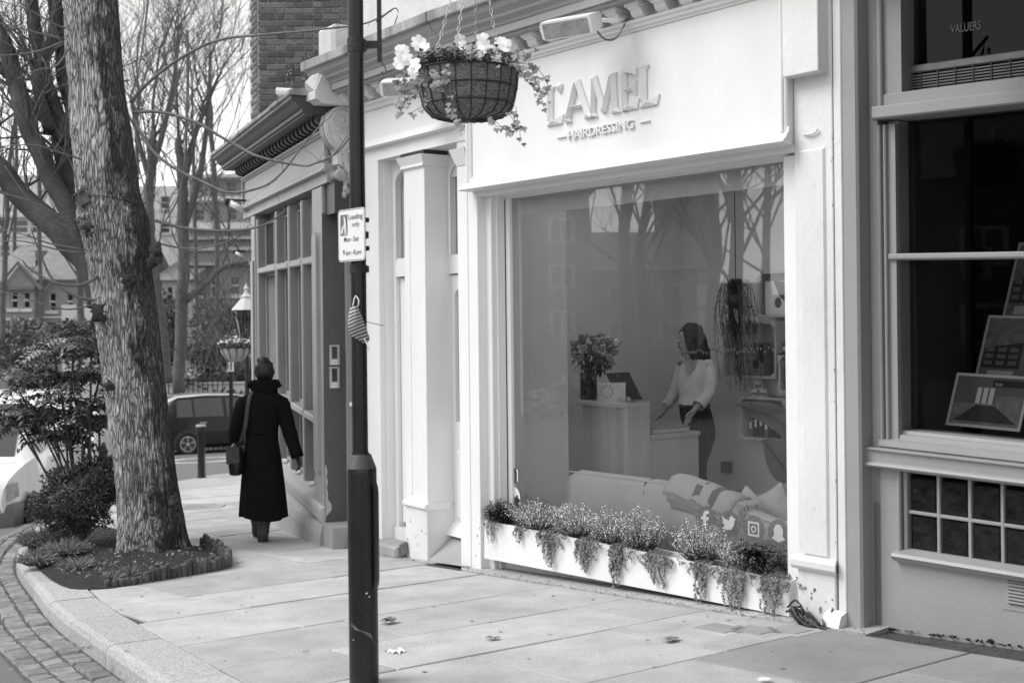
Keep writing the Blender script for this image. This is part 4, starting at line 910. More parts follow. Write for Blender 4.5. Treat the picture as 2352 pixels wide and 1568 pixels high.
# office behind the glass
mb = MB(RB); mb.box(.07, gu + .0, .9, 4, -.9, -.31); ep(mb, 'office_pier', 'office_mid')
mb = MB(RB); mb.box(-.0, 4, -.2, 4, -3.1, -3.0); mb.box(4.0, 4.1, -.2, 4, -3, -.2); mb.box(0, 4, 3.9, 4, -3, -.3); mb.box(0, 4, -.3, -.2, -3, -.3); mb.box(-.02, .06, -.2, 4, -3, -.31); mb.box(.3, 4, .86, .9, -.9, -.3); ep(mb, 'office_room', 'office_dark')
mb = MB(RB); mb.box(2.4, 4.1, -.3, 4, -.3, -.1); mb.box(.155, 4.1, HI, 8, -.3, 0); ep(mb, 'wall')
# property boards in the window
def board(px, w, label, sold, kind, wd, hg):
    """white framed property photograph leaning in the window"""
    (u, v) = RB.U(px[0], px[1], w); t = thing('property_board', label, 'display board', RB(u, v, w), 'property boards in the estate agent window')
    lean = .17; T = lambda a, b, c: RB(u + a + b * .16, v + b, w - b * lean + c)
    mb = MB(T); mb.box(0, wd, 0, hg, -.012, 0); mb.build('backing', 'card_grey', t)
    mb = MB(T)
    for q in ((0, .014, 0, hg), (wd - .014, wd, 0, hg), (.014, wd - .014, 0, .014), (.014, wd - .014, hg - .014, hg)): mb.box(q[0], q[1], q[2], q[3], 0, .004)
    mb.build('frame', 'plastic_white', t)
    mb = MB(T)
    if kind == 'room':
        mb.box(.014, wd - .014, hg * .45, hg - .014, .0003, .0008); mb.build('photo_wall', 'office_mid', t); mb = MB(T); mb.prism([(.03, .03), (wd - .03, .03), (wd * .6, hg * .42), (wd * .35, hg * .42)], .0003, .0009); mb.build('photo_floor', 'dark_item', t)
        for i in range(3):
            mb = MB(T); mb.box(wd * (.33 + .085 * i), wd * (.39 + .085 * i), hg * .45, hg * .75, .001, .0014); mb.build('photo_window', 'card', t)
        mb = MB(T); mb.prism([(wd * .6, hg * .42), (wd - .02, hg * .22), (wd - .02, hg * .62), (wd * .6, hg * .62)], .001, .0014); mb.build('photo_sofa', 'card_grey', t)
    else:
        mb.prism([(.02, hg * .2), (wd * .45, hg * .2), (wd * .45, hg * .6), (.02, hg * .5)], .001, .0014); mb.build('photo_house', 'dark_item', t)
        mb = MB(T); mb.prism([(wd * .5, hg * .2), (wd - .02, hg * .2), (wd - .02, hg * .95), (wd * .5, hg * .78)], .001, .0014); mb.build('photo_house', 'far_brick_dark', t)
        for i in range(3):
            for j in range(3):
                mb = MB(T); mb.box(wd * (.06 + .13 * i), wd * (.15 + .13 * i), hg * (.25 + .1 * j), hg * (.31 + .1 * j), .0015, .002); mb.build('photo_window', 'card_grey', t)
        mb = MB(T); mb.box(.12 * wd, .4 * wd, .05 * hg, .16 * hg, .001, .0015); mb.build('photo_caption', 'card', t)
    if sold:
        mb = MB(T); mb.box(wd * .52, wd - .014, hg * .78, hg * .9, .0015, .002); mb.build('sold_strip', 'office_dark', t)
        text_mesh('Sold', T, wd * .55, hg * .80, .0025, hg * .06, 'card', 'lettering', t)
board((2172, 975), -.40, 'framed property photograph of a room marked Sold, lowest in the estate agent window', True, 'room', .40, .27)
board((2238, 872), -.62, 'larger framed house photograph marked Sold standing behind the room photograph', True, 'house', .5, .34)
board((2302, 730), -.8, 'property board cut off by the right edge of the photo above the others', False, 'house', .45, .40)
# canvas and brickwork added out of view to shade this front
aw = thing('shade_awning', 'unseen dark canvas added to shade the estate agent front', 'shade_awning', RB(1.4, 3.2, 0))
mb = MB(RB); mb.add([(.75, 3.45, .0), (4.2, 3.45, .0), (4.2, 2.86, 2.2), (.75, 2.86, 2.2), (.75, 3.43, .0), (4.2, 3.43, .0), (4.2, 2.84, 2.2), (.75, 2.84, 2.2)], [(0, 1, 2, 3), (4, 7, 6, 5), (0, 4, 5, 1), (1, 5, 6, 2), (2, 6, 7, 3), (3, 7, 4, 0)]); mb.build('canvas', 'office_dark', aw)
for a in (4.15,):
    mb = MB(RB); mb.tube([(a, 2.7, .02), (a, 2.83, 2.15)], .015, 6); mb.build('arm', 'black_matt', aw)
pier = thing('shade_brickwork', 'unseen dark brickwork added to block light beside the estate agent front', 'porch', RB(2.25, 0, .6)[:2] + (.1,))
mb = MB(RB); mb.box(2.05, 2.5, -.4, 3.15, -.09, 1.35); mb.build('wall', 'far_brick_dark', pier); mb = MB(RB); mb.box(1.42, 2.048, -.4, 3.3, -.09, .48); mb.build('shade_buttress', 'far_brick_dark', pier)
mb = MB(RB); mb.cbox(2.0, 2.55, 3.15, 3.22, -.1, 1.42, .02); mb.build('coping', 'coping', pier)
# ================================================================ DARK SHOP with its doorway, left of the salon
drk = thing('grey_shop_building', 'dark grey painted shop front with tall narrow panes and a toothed cornice beside the salon', 'shop', DS(-1.8, 0, 0)[:2] + (-.3,))
def dp(mb, name, m='dark_shop', par=drk, **k): return mb.build(name, m, par, **k)
M['dark_shop'] = mat('mid_grey_gloss_paint', .31, .4, .06, 3, .06, 30, dirt=.06)
M['flank_shade_grey'] = mat('shaded_grey_paint', .085, .4, .06, 3, .08, 40, dirt=.05)  # flank wall's shade put into a darker copy of the shop grey
M['shop_sill'] = mat('worn_sill_paint', .42, .5, .08, 6, .1, 40, dirt=.25); M['shop_render'] = M['shop_sill']
dx = lambda x, y, w=0: DS.U(x, y, w)[0]
uF = dx(560, 450)                                   # far end of the fascia
mb = MB(DS); mb.box(uF, .22, 2.90, 3.34, -.3, .0); dp(mb, 'fascia')
mb = MB(DS); mb.extr([(0, 2.95), (.02, 2.945), (.03, 2.925), (.03, 2.905), (.05, 2.90), (.055, 2.885), (.02, 2.875), (0, 2.875)], uF, .22); dp(mb, 'fascia_moulding')
mb = MB(DS); mb.box(uF, .22, 2.79, 2.90, -.3, .008); dp(mb, 'lintel')
mb = MB(DS); mb.extr([(0, 3.19), (.015, 3.195), (.02, 3.21), (.035, 3.215), (.04, 3.235), (0, 3.24)], uF, .22); dp(mb, 'fascia_moulding')
mb = MB(DS); mb.cbox(uF - .03, uF + .02, 2.88, 3.3, -.3, .02, .006); dp(mb, 'fascia_end'); mb = MB(DS); mb.cbox(.18, .22, 2.95, 3.24, -.1, .03, .006); dp(mb, 'fascia_end')
mb = MB(DS); mb.extr([(-.3, 3.335), (.20, 3.335), (.20, 3.35), (.222, 3.355), (.222, 3.385), (.24, 3.39), (.26, 3.41), (.275, 3.44), (.31, 3.46), (.31, 3.485), (-.3, 3.485)], uF - .14, .27); dp(mb, 'cornice', 'dark_paint2')
n = 26
for k in range(n):
    a = uF + .02 + (.16 - uF) * k / (n - 1); mb = MB(DS); mb.extr([(0, 3.255), (.05, 3.258), (.085, 3.275), (.10, 3.30), (.10, 3.334), (0, 3.334)], a, a + .07); dp(mb, 'dentil', 'dark_paint2')
k = 0; u = uF - .18
while u < .29:
    L = rnd.uniform(.28, .42); L = min(L, .30 - u); mb = MB(DS); j = rnd.uniform(-.006, .006)
    mb.extr([(-.32, 3.487), (.315 + j, 3.487), (.328 + j, 3.497), (.325 + j, 3.528), (.30 + j, 3.536), (-.32, 3.60)], u + .003, u + L); dp(mb, 'coping_tile', 'coping'); u += L
# window: end pilaster, corner pilaster, mullions, rails, panes
uL0, uL1 = DS.U(577, 600)[0], DS.U(585, 600)[0]
mb = MB(DS); mb.cbox(uL0, uL1, -1.6, 2.79, -.5, -.0, .01); mb.box(uL0 + .05, uL1 - .03, .4, 2.3, 0, .02); dp(mb, 'end_pilaster')
uP = DS.U(717, 560)[0]
mb = MB(DS); mb.cbox(uP, .0, -1.0, 2.79, -.2, .0, .01); dp(mb, 'corner_pilaster')
mb = MB(DS); uu = (uP * .55); mb.prism([(uu - .075, .35), (uu + .075, .35), (uu + .075, 2.33)] + [(uu + .075 * math.cos(q), 2.33 + .075 * math.sin(q)) for q in [math.pi * i / 8 for i in range(1, 8)]] + [(uu - .075, 2.33)], 0, .028); dp(mb, 'pilaster_strip')
mu = [DS.U(x, 560, -.02)[0] for x in (611, 633, 662, 692)]
mu[0] = uL1 + .03
mb = MB(DW); mb.box(uL1, uP, 2.70, 2.79, -.3, -.16); dp(mb, 'window_head')
for i, a in enumerate(mu):
    mb = MB(DW); mb.cbox(a - .02, a + .045, .12, 2.74, -.17, -.015, .012); dp(mb, 'mullion')
for (v0, v1) in ((2.145, 2.215), (.70, .765)):
    for a, b in zip([m + .045 for m in mu], [m - .02 for m in mu[1:]] + [uP]):
        mb = MB(DW); mb.cbox(a, b, v0, v1, -.17, -.012, .012); dp(mb, 'rail')
mb = MB(DW); mb.extr([(-.2, .12), (-.15, .12), (-.10, .075), (.0, .06), (.035, .05), (.04, .02), (.03, -.06), (0, -.10), (-.2, -.10)], uL1 - .1, -.005); dp(mb, 'window_sill', 'shop_sill')
M['pane_grey'] = mat('etched_pane', .24, .12, .12, 3, spec=.6)
for i, (a, b) in enumerate(zip([m + .045 for m in mu], [m - .02 for m in mu[1:]] + [uP])):
    for j, (v0, v1) in enumerate(((.12, .70), (.765, 2.145), (2.215, 2.70))):
        mb = MB(DW); mb.quad((a, v0, -.12), (b, v0, -.12), (b, v1, -.12), (a, v1, -.12)); pn = dp(mb, 'pane', 'pane_dark' if j == 2 else 'pane_grey', fix=False)
        mb = MB(DW); mb.cbox(a, a + .03, v0, v1, -.119, -.095, .006); mb.cbox(b - .03, b, v0, v1, -.119, -.095, .006); mb.cbox(a + .03, b - .03, v1 - .03, v1, -.119, -.096, .006); mb.cbox(a + .03, b - .03, v0, v0 + .03, -.119, -.096, .006)
        if j != 1: mb.box((a + b) / 2 - .01, (a + b) / 2 + .01, v0 + .03, v1 - .03, -.119, -.1)
        mb.build('sash', M['dark_shop'], pn)
mb = MB(DS); mb.box(uL0, -.0, -1.6, .02, -.25, -.02); dp(mb, 'stall_riser', 'shop_render')
# stone fillet and step at the foot
mb = MB(DS); mb.extr([(-.05, -.07), (.03, -.085), (.05, -.16), (.07, -.6), (-.05, -.6)], -2.0, .02); dp(mb, 'plinth_fillet', 'slab')
mb = MB(DS); mb.box(-.02, .33, -.6, -.065, -.9, .02); dp(mb, 'door_step', 'slab_dark')
# doorway: flank wall, door, lintel block
mb = MB(DS); mb.box(-.15, .0, -.07, 2.79, -.55, -.2); mb.box(-.02, .002, -.07, 2.55, -.22, -.001); dp(mb, 'flank_wall', 'flank_shade_grey')
mb = MB(DS); mb.box(.002, .32, 2.53, 2.79, -.5, -.03); dp(mb, 'door_lintel', 'dark_paint2')
mb = MB(DS); mb.box(.003, .06, -.07, 2.53, -.27, -.19); mb.box(.06, .36, -.07, 2.53, -.3, -.24); dp(mb, 'door_leaf', 'dark_shop')
mb = MB(DS); mb.ball((.10, .93, -.215), .022, 8, 6); dp(mb, 'door_knob', 'plastic_white', smooth=True)
mb = MB(DS); mb.add([(.0025, -.06, -.004), (.0025, .42, -.004)] + [(.0025, .42 - .048 * k, -.008 - (.05 if k > 6 else .02) * rnd.random()) for k in range(10)], [tuple(range(12))]); dp(mb, 'flaked_paint', 'shop_sill')
# two door entry panels
for (y0, y1) in ((792, 838), (842, 891)):
    w1, za = DS.depth(755, y0, 0.0); w0, zb = DS.depth(779, y1, 0.0)
    mb = MB(DS); mb.box(.0035, .022, zb, za, w0, w1); ip = dp(mb, 'entry_panel', 'steel')
    mb = MB(DS); mb.box(.022, .0235, zb + (za - zb) * .32, za - .015, w0 + .022, w1 - .022); mb.build('speaker_grille', 'dark_item', ip)
    for q in (.06, .17):
        mb = MB(DS); mb.box(.022, .026, zb + (za - zb) * q, zb + (za - zb) * (q + .07), w0 + .018, w1 - .015); mb.build('call_button', 'plastic_white', ip)
# body of the shop behind
mb = MB(DS); mb.box(uL0, -.0, -1.6, 3.3, -3.2, -.6); mb.box(uL0, .3, 3.3, 3.42, -3.2, -.3); dp(mb, 'wall', 'dark_paint2')
# floodlights at the far corner
for (y, s_) in ((478, 1), (586, .5)):
    c = DS(uF - .05, 0, .1); p = at(553, y, c[1] - .2); fl = thing('flood_lamp', 'white tubular lamp at the far corner of the grey shop' if s_ == 1 else 'small white lamp below the far corner lamp of the grey shop', 'lamp', p)
    mb = MB(); mb.tube([p + Vector((-.12, 0, .06)) * s_, p + Vector((.05, 0, -.03)) * s_], .035 * s_, 10); mb.build('tube', 'plastic_white', fl, smooth=True)
    mb = MB(); mb.tube([p + Vector((-.16, 0, .075)) * s_, p + Vector((-.121, 0, .06)) * s_], .04 * s_, 10); mb.tube([p + Vector((-.14, 0, .09)) * s_, p + Vector((.08, .1, .09)) * s_], .012, 5); mb.build('bracket', 'black_matt', fl)

# ---- scrolled console and end block between the two shop fronts
con = thing('scroll_bracket', 'carved stone scroll bracket painted pale, between the grey shop and the salon', 'bracket', SB(-1.9, 2.65, 0))
sp = lambda x, y: SB.depth(x, y, -1.79)
out = [sp(*p) for p in ((806, 243), (788, 241), (768, 248), (754, 264), (748, 285), (750, 306), (758, 325), (772, 341), (777, 352), (778, 376), (786, 380), (797, 398), (806, 430), (812, 430))]
mb = MB(SB); mb.extr(out, -1.91, -1.80); crease(mb.build('scroll_body', 'lintel_stone', con), 35)
mb = MB(SB); mb.extr([(w * 1.0 + .014, z) for w, z in out[3:8]] + [(w - .02, z) for w, z in out[7:2:-1]], -1.885, -1.825); crease(mb.build('front_band', 'coping', con), 35)
c = sp(787, 275); mb = MB(SB); pts = []
for k in range(44):
    q = k * .36; r = .112 - .0021 * k; pts.append((-1.797, c[1] + r * math.sin(q + 1.9), c[0] + r * math.cos(q + 1.9)))
mb.tube(pts, [.012 - .00012 * k for k in range(44)], 6); mb.ball((-1.80, c[1], c[0]), .022, 8, 6); mb.build('volute', 'lintel_stone', con, smooth=True)
mb = MB(SB); mb.tube(smooth_path([(-1.797, b, a - .022) for a, b in out[4:12]]), .008, 5); mb.build('edge_bead', 'lintel_stone', con, smooth=True)
for k in range(9):
    x, y = 797 + rnd.uniform(-10, 8), 312 + k * 6.5; a, b = sp(x, y); mb = MB(SB); mb.tube(smooth_path([(-1.797, b, a), (-1.79, b - .025, a - .03), (-1.797, b - .05, a - .02)]), [.006] * 5 + [.010] * 3 + [.004], 5); mb.build('carved_leaf', 'lintel_stone', con, smooth=True)
a, b = sp(786, 402); mb = MB(SB); mb.tube([(-1.93, b, a), (-1.91, b, a + .005), (-1.88, b, a - .006), (-1.84, b, a - .006), (-1.81, b, a + .005), (-1.775, b, a)], [.045, .055, .042, .042, .055, .05], 14); mb.build('lower_roll', 'coping', con, smooth=True)
for k in range(12):
    x, y = rnd.uniform(790, 806), rnd.uniform(415, 448); a, b = sp(x, y); mb = MB(SB); mb.ball((-1.80 + rnd.uniform(-.03, .02), b, a), .026, 7, 5, 1, 1.4, .8); mb.build('carved_leaf', 'coping', con, smooth=True)
for k in range(7):
    x, y = 783 + rnd.uniform(-4, 6), 355 + 6 * k; a, b = sp(x, y); mb = MB(SB); mb.ball((-1.82 + rnd.uniform(-.02, .01), b, a - .01), .022, 7, 5, 1, 1.3, .8); mb.build('carved_leaf', 'coping', con, smooth=True)
mb = MB(SB)
def blk(v0, v1, w0, w1, u0=-1.95, u1=-1.74): return [(u0, v0, -.2), (u1, v0, -.2), (u1, v0, w0), (u0, v0, w0), (u0, v1, -.2), (u1, v1, -.2), (u1, v1, w1), (u0, v1, w1)]
BF = [(0, 1, 2, 3), (4, 5, 6, 7), (0, 1, 5, 4), (1, 2, 6, 5), (2, 3, 7, 6), (3, 0, 4, 7)]
mb.add(blk(3.41, 3.44, .30, .34), BF); mb.add(blk(3.44, 3.50, .36, .36), BF); mb.add(blk(3.50, 3.70, .36, .27), BF)
mb.add([(-1.93, 3.51, .358), (-1.76, 3.51, .358), (-1.775, 3.68, .285), (-1.915, 3.68, .285), (-1.845, 3.585, .40)], [(0, 1, 4), (1, 2, 4), (2, 3, 4), (3, 0, 4)]); mb.build('end_block', 'lintel_stone', con)

# ---- brick building behind
BB = Frame((-3.07, 15.5), 90.0)
brk = thing('brick_building', 'tall brick building with an exposed side wall rising above the grey shop', 'building', (-2.0, 15.6, 0))
mb = MB(BB); mb.box(.0, 6, -1, 9, -.6, -.02); mb.build('wall', 'mortar', brk)
me_s = mesh_only(MB().cbox(-.1085, .1085, -.032, .032, -.04, .008, .005), 'brick', 'brick'); me_h = mesh_only(MB().cbox(-.051, .051, -.032, .032, -.04, .008, .005), 'brick', 'brick')
RX = Matrix(((1, 0, 0), (0, 0, -1), (0, 1, 0))).to_4x4()            # mesh (x, y, z) -> wall (along, up, out)
zc = 3.78; r = 0
while zc < 5.72:
    u = (0 if r % 2 else -.0565) + .0
    k = r % 2
    x = .003 + (.0 if k else .0)
    seq = k
    while x < 1.45:
        L = .217 if seq % 2 == 0 else .102
        me = me_s if seq % 2 == 0 else me_h
        p = BB(x + L / 2, zc, -.012 + rnd.uniform(-.004, .004)); inst('brick', me, Matrix.Translation(p) @ RX, brk); x += L + .011; seq += 1
    zc += .0755; r += 1
mb = MB(BB)                                                             # weeds rooted in the joints
for _ in range(26):
    x, y = rnd.choice(((662, 190), (700, 150), (655, 262), (690, 205), (640, 268), (720, 178))); u, v = BB.U(x + rnd.gauss(0, 9), y + rnd.gauss(0, 8), 0)
    a = rnd.uniform(0, 6.28)
    for j in range(5): mb.leaf(BB(u, v + .02 * j, .03), (math.cos(a + j), -.6, math.sin(a + j) + .5), (0, -1, 0), .07, .025)
tag(mb.build('wall_weeds', 'leaf', brk, fix=False), kind='stuff')
QF = Frame((-3.07, 15.5), 22.0)                                        # its street side, seen along its face
mb = MB(QF); mb.box(-.5, 0.0, -1, 9, -.3, .001); mb.build('street_wall', 'mortar', brk)
zc = 3.78; r = 0
RQ = Matrix(((QF.e[0], 0, QF.n[0]), (QF.e[1], 0, QF.n[1]), (0, 1, 0))).to_4x4()
while zc < 5.72:
    L0 = .217 if r % 2 == 0 else .102; p = QF(-L0 / 2 - .002, zc, .004); inst('brick', me_s if r % 2 == 0 else me_h, Matrix.Translation(p) @ RQ, brk)
    p = QF(-L0 - .013 - .1085, zc, .004); inst('brick', me_s, Matrix.Translation(p) @ RQ, brk); zc += .0755; r += 1
# closed circuit camera above the grey shop
p = at(672, 217, 11.0); cc = thing('security_camera', 'white bullet shaped security camera over the grey shop roof', 'camera', p)
mb = MB(); ax = Vector((1, .25, -.02)).normalized()
mb.tube([p - ax * .075, p - ax * .07, p + ax * .11, p + ax * .13], [.036, .042, .042, .03], 14); mb.build('body', 'plastic_white', cc, smooth=False)
mb = MB(); pts = []
for k, (s_, r) in enumerate(((-.135, .052), (.0, .052), (.13, .05))):
    pts.append([tuple(p + ax * s_ + Vector((0, -1, 0)) * r * math.cos(q) + Vector((0, 0, 1)) * r * math.sin(q)) for q in [math.pi * (-.1 + 1.2 * j / 10) for j in range(11)]])
n = 11; mb.add([q for row in pts for q in row], [(i * n + j, i * n + j + 1, (i + 1) * n + j + 1, (i + 1) * n + j) for i in range(2) for j in range(n - 1)]); mb.build('hood', 'plastic_white', cc, smooth=True)
mb = MB(); mb.tube([p - ax * .082, p - ax * .0755], [.028, .03], 12); mb.build('lens', 'dark_item', cc)
mb = MB(); mb.tube([p + ax * .08 - Vector((0, 0, .03)), p + Vector((.06, .03, -.16))], .014, 6); mb.build('bracket', 'plastic_white', cc)
# ================================================================ STREET FURNITURE
PX, PY = gr(836.5, 1566).x, gr(836.5, 1566).y; PZ = G(PX, PY)
post = thing('lamp_post', 'black painted lamp post with a wide base standing on the pavement before the shops', 'lamp post', (PX, PY, PZ))
zt = at(836, 1075, PY).z; zn = at(836, 1042, PY).z; rb, rs = .0655, .035; sx = PX - .006
mb = MB(); n = 28; rings = []
for z, r, x in ((PZ - .1, rb, PX), (PZ, rb, PX), (zt - .02, rb, PX), (zt, rb * .99, PX), (zn, rs + .004, sx), (zn + .008, rs + .004, sx)):
    rings.append([(x + r * math.cos(2 * math.pi * k / n), PY + r * math.sin(2 * math.pi * k / n), z) for k in range(n)])
mb.loft(rings); crease(mb.build('base_column', 'black', post), 30)
M['neck'] = mat('worn_grey_collar', .06, .5, .2, 20, .1, 60)
mb = MB(); mb.lathe([(rb + .001, zt + .002), (rs + .008, zn - .001)], 28, (PX - .002, PY, 0)); mb.build('collar', 'neck', post, smooth=True)
mb = MB(); mb.lathe([(rs, zn + .004), (rs, 6.5)], 28, (sx, PY, 0)); mb.build('shaft', 'black', post, smooth=True)
d0, d1 = at(866, 1350, PY).z, at(866, 1108, PY).z
mb = MB(); vs = []
a0, a1 = -.75, .35
prof = [(0, d0), (.006, d0 + .02), (.008, d0 + .05), (.008, d1 - .05), (.006, d1 - .02), (0, d1)]
rings = [[(PX + (rb + q) * math.cos(a0 + (a1 - a0) * k / 8), PY + (rb + q) * math.sin(a0 + (a1 - a0) * k / 8), z) for k in range(9)] for q, z in prof]
mb.add([p for r in rings for p in r], [(i * 9 + k, i * 9 + k + 1, (i + 1) * 9 + k + 1, (i + 1) * 9 + k) for i in range(5) for k in range(8)]); crease(mb.build('access_door', 'black', post), 40)
def on_base(x, y, off=.0006, r=rb):
    c = min(max((at(x, y, PY - r * .8).x - PX) / r, -.98), .98); return Vector((PX + (r + off) * c, PY - (r + off) * math.sqrt(1 - c * c), at(x, y, PY - r).z))
mb = MB(); pth = smooth_path([on_base(*p) for p in ((807, 1436), (820, 1445), (836, 1450), (852, 1462), (860, 1484))]); w_ = [.004, .008, .010, .008, .009] 
vs = []
for i, p in enumerate(pth):
    h = .005 + .003 * math.sin(i * .7); vs += [(p.x, p.y, p.z + h), (p.x, p.y, p.z - h)]
mb.add(vs, [(2 * i, 2 * i + 2, 2 * i + 3, 2 * i + 1) for i in range(len(pth) - 1)]); M['scuff'] = mat('pale_scuff', .12, .8, .5, 60); mb.build('scuff_mark', 'scuff', post, fix=False)
for (x, y, s_) in ((842, 1362, .006), (848, 1370, .004), (812, 1470, .004), (822, 1120, .0025), (829, 1127, .002), (818, 1132, .002), (838, 1112, .002), (846, 1160, .002), (826, 1395, .002), (832, 1400, .003)):
    p = on_base(x, y, .0008); mb = MB(); mb.add([p + Vector((s_ * a, 0, s_ * b)) for a, b in ((-1, 0), (0, -.8), (1.3, .1), (.2, .7))], [(0, 1, 2, 3)]); mb.build('paint_fleck', 'lintel_stone' if s_ > .003 else 'scuff', post, fix=False)
for y, h in ((540, .018), (618, .018), (105, .03)):
    z = at(836, y, PY).z; mb = MB(); mb.lathe([(rs + .0005, z - h), (rs + .004, z - h), (rs + .004, z + h), (rs + .0005, z + h)], 24, (sx, PY, 0)); mb.box(sx + rs, sx + rs + .012, PY - .012, PY + .012, z - h * .8, z + h * .8); mb.build('clamp_band', 'black_matt', post)
# serrated hanging-basket bar with its hook
zc = at(860, 103, PY).z; bx = at(871, 80, PY).x
mb = MB(); mb.box(sx + rs, bx + .01, PY - .008, PY + .008, zc - .016, zc + .016); mb.tube([(sx + rs + .014, PY - .016, zc), (sx + rs + .014, PY + .016, zc)], .007, 6); mb.build('bracket_arm', 'black_matt', post)
zb = at(870, 143, PY).z; mb = MB(); mb.box(bx - .009, bx + .009, PY - .006, PY + .006, zb, 3.6)
for k in range(58): mb.add([(bx + .009, PY - .006, zb + .012 * k), (bx + .009, PY + .006, zb + .012 * k), (bx + .009, PY + .006, zb + .011 + .012 * k), (bx + .009, PY - .006, zb + .011 + .012 * k), (bx + .0125, PY - .006, zb + .004 + .012 * k), (bx + .0125, PY + .006, zb + .004 + .012 * k)], [(0, 1, 5, 4), (4, 5, 2, 3), (0, 4, 3), (1, 2, 5)])
mb.build('toothed_bar', 'black_matt', post)
mb = MB(); mb.tube(smooth_path([(bx + .004, PY, zb + .005), (bx + .02, PY, zb - .015), (bx + .028, PY, zb - .04), (bx + .018, PY, zb - .055), (bx + .01, PY, zb - .048), (bx + .014, PY, zb - .042)]), .0038, 6); mb.build('hook', 'grey_metal', post, smooth=True)
# arm above the picture that carries the basket
BX, BY = at(1075, 207, 5.62).x, 5.62
mb = MB(); mb.tube([(bx, PY, 3.45), (BX, BY, 3.5)], .012, 6); mb.tube(smooth_path([(bx, PY, 3.1), (bx + .12, PY, 3.22), (BX - .1, BY, 3.46)]), .008, 6); mb.build('basket_arm', 'black_matt', post)
# scrap of label and cable tie
z = at(830, 700, PY).z; tie = MB(); zt2 = at(850, 738, PY).z
tie.lathe([(rs + .0006, zt2 - .003), (rs + .0022, zt2), (rs + .0006, zt2 + .003)], 24, (sx, PY, 0)); tie.tube([(sx + rs * .8, PY - rs * .6, zt2), at(881, 748, PY - .04)], .0016, 5); tie.build('cable_tie', 'black_matt', post)

# ---- loading sign
pl_ = thing('loading_sign', 'white loading-only parking plate with a trolley symbol, clamped to the lamp post', 'sign', (-.71, 5.63, at(800, 605, 5.65).z))
sr = at(838, 540, 5.505); sl = at(777, 545, 5.675)
sw = (Vector((sr.x, sr.y, 0)) - Vector((sl.x, sl.y, 0))).length; sh = at(838, 475, 5.505).z - at(838, 597, 5.505).z; ze = at(838, 597, 5.505).z
e = (Vector((sr.x, sr.y, 0)) - Vector((sl.x, sl.y, 0))).normalized(); nn = Vector((e.y, -e.x, 0))
if nn.y > 0: nn = -nn
ST = lambda a, b, c: (sl.x + e.x * a + nn.x * c, sl.y + e.y * a + nn.y * c, ze + b)
def rrect(w, h, r, i=0.): return [(cx + (r - i) * math.cos(q), cy + (r - i) * math.sin(q)) for cx, cy, q0 in ((w - r, r, -90), (w - r, h - r, 0), (r, h - r, 90), (r, r, 180)) for q in [math.radians(q0 + 22.5 * k) for k in range(5)]]
mb = MB(ST); mb.prism(rrect(sw, sh, .018), -.003, 0); mb.build('plate', 'sign_white', pl_)
a = rrect(sw, sh, .018, .003); b = rrect(sw, sh, .018, .0055); n = len(a); mb = MB(ST); mb.add([(x, y, .0004) for x, y in a] + [(x, y, .0004) for x, y in b], [(i, (i + 1) % n, n + (i + 1) % n, n + i) for i in range(n)]); mb.build('border_line', 'print_black', pl_)
for (t_, x, y, h, w_) in (('Loading', .40, .795, .105, .53), ('only', .53, .655, .09, .28), ('Mon', .22, .375, .098, .245), ('-', .495, .385, .09, .045), ('Sat', .57, .375, .098, .21), ('9', .175, .12, .11, .075), ('am', .29, .12, .098, .17), ('-', .495, .13, .09, .045), ('6', .575, .12, .11, .08), ('pm', .685, .12, .098, .185)):
    text_mesh(t_, ST, sw * x, sh * y, .0006, sh * h, 'print_black', 'lettering', pl_, width=sw * w_, bold=.012)
mb = MB(ST); mb.box(sw * .09, sw * .36, sh * .50, sh * .90, .0003, .0007); sq = mb.build('symbol_panel', 'print_grey', pl_)
mb = MB(ST); q = lambda l: [(sw * (.09 + .27 * a), sh * (.5 + .4 * b)) for a, b in l]
mb.prism(q([(.52, .93), (.60, .93), (.62, .86), (.72, .76), (.78, .5), (.84, .1), (.93, .06), (.93, .03), (.76, .03), (.66, .4), (.6, .1), (.64, .05), (.52, .05), (.52, .45), (.55, .62), (.42, .46), (.3, .36), (.34, .3), (.5, .46), (.52, .7), (.48, .86)]), .0009, .0012)
mb.prism(q([(.08, .16), (.22, .06), (.44, .38), (.3, .48)]), .0009, .0012); mb.build('man_with_trolley', 'sign_white', sq)
for y in (.24, .78):
    mb = MB(ST); mb.box(sw * .5, sw * .74, sh * y - .01, sh * y + .01, -.06, -.003); mb.build('back_clip', 'black_matt', pl_)

# ---- face mask hung on the post
mk_ = thing('face_mask', 'striped cloth face mask hanging by its loop from the lamp post', 'mask', at(818, 790, 5.56)); mb = MB()
rows = [((806, 704), (822, 704)), ((801, 722), (829, 722)), ((799, 742), (836, 742)), ((801, 758), (841, 752)), ((808, 772), (845, 766)), ((822, 780), (849, 774)), ((836, 790), (848, 783))]
vs = []; nc = 9
for i, (l, r) in enumerate(rows):
    for k in range(nc):
        t = k / (nc - 1); p = at(l[0] + (r[0] - l[0]) * t, l[1] + (r[1] - l[1]) * t, 5.565 - .03 * math.sin(math.pi * t) * math.sin(math.pi * min(1, i / 5 + .1)) + .004 * math.sin(k * 2.2 + i)); vs.append(p)

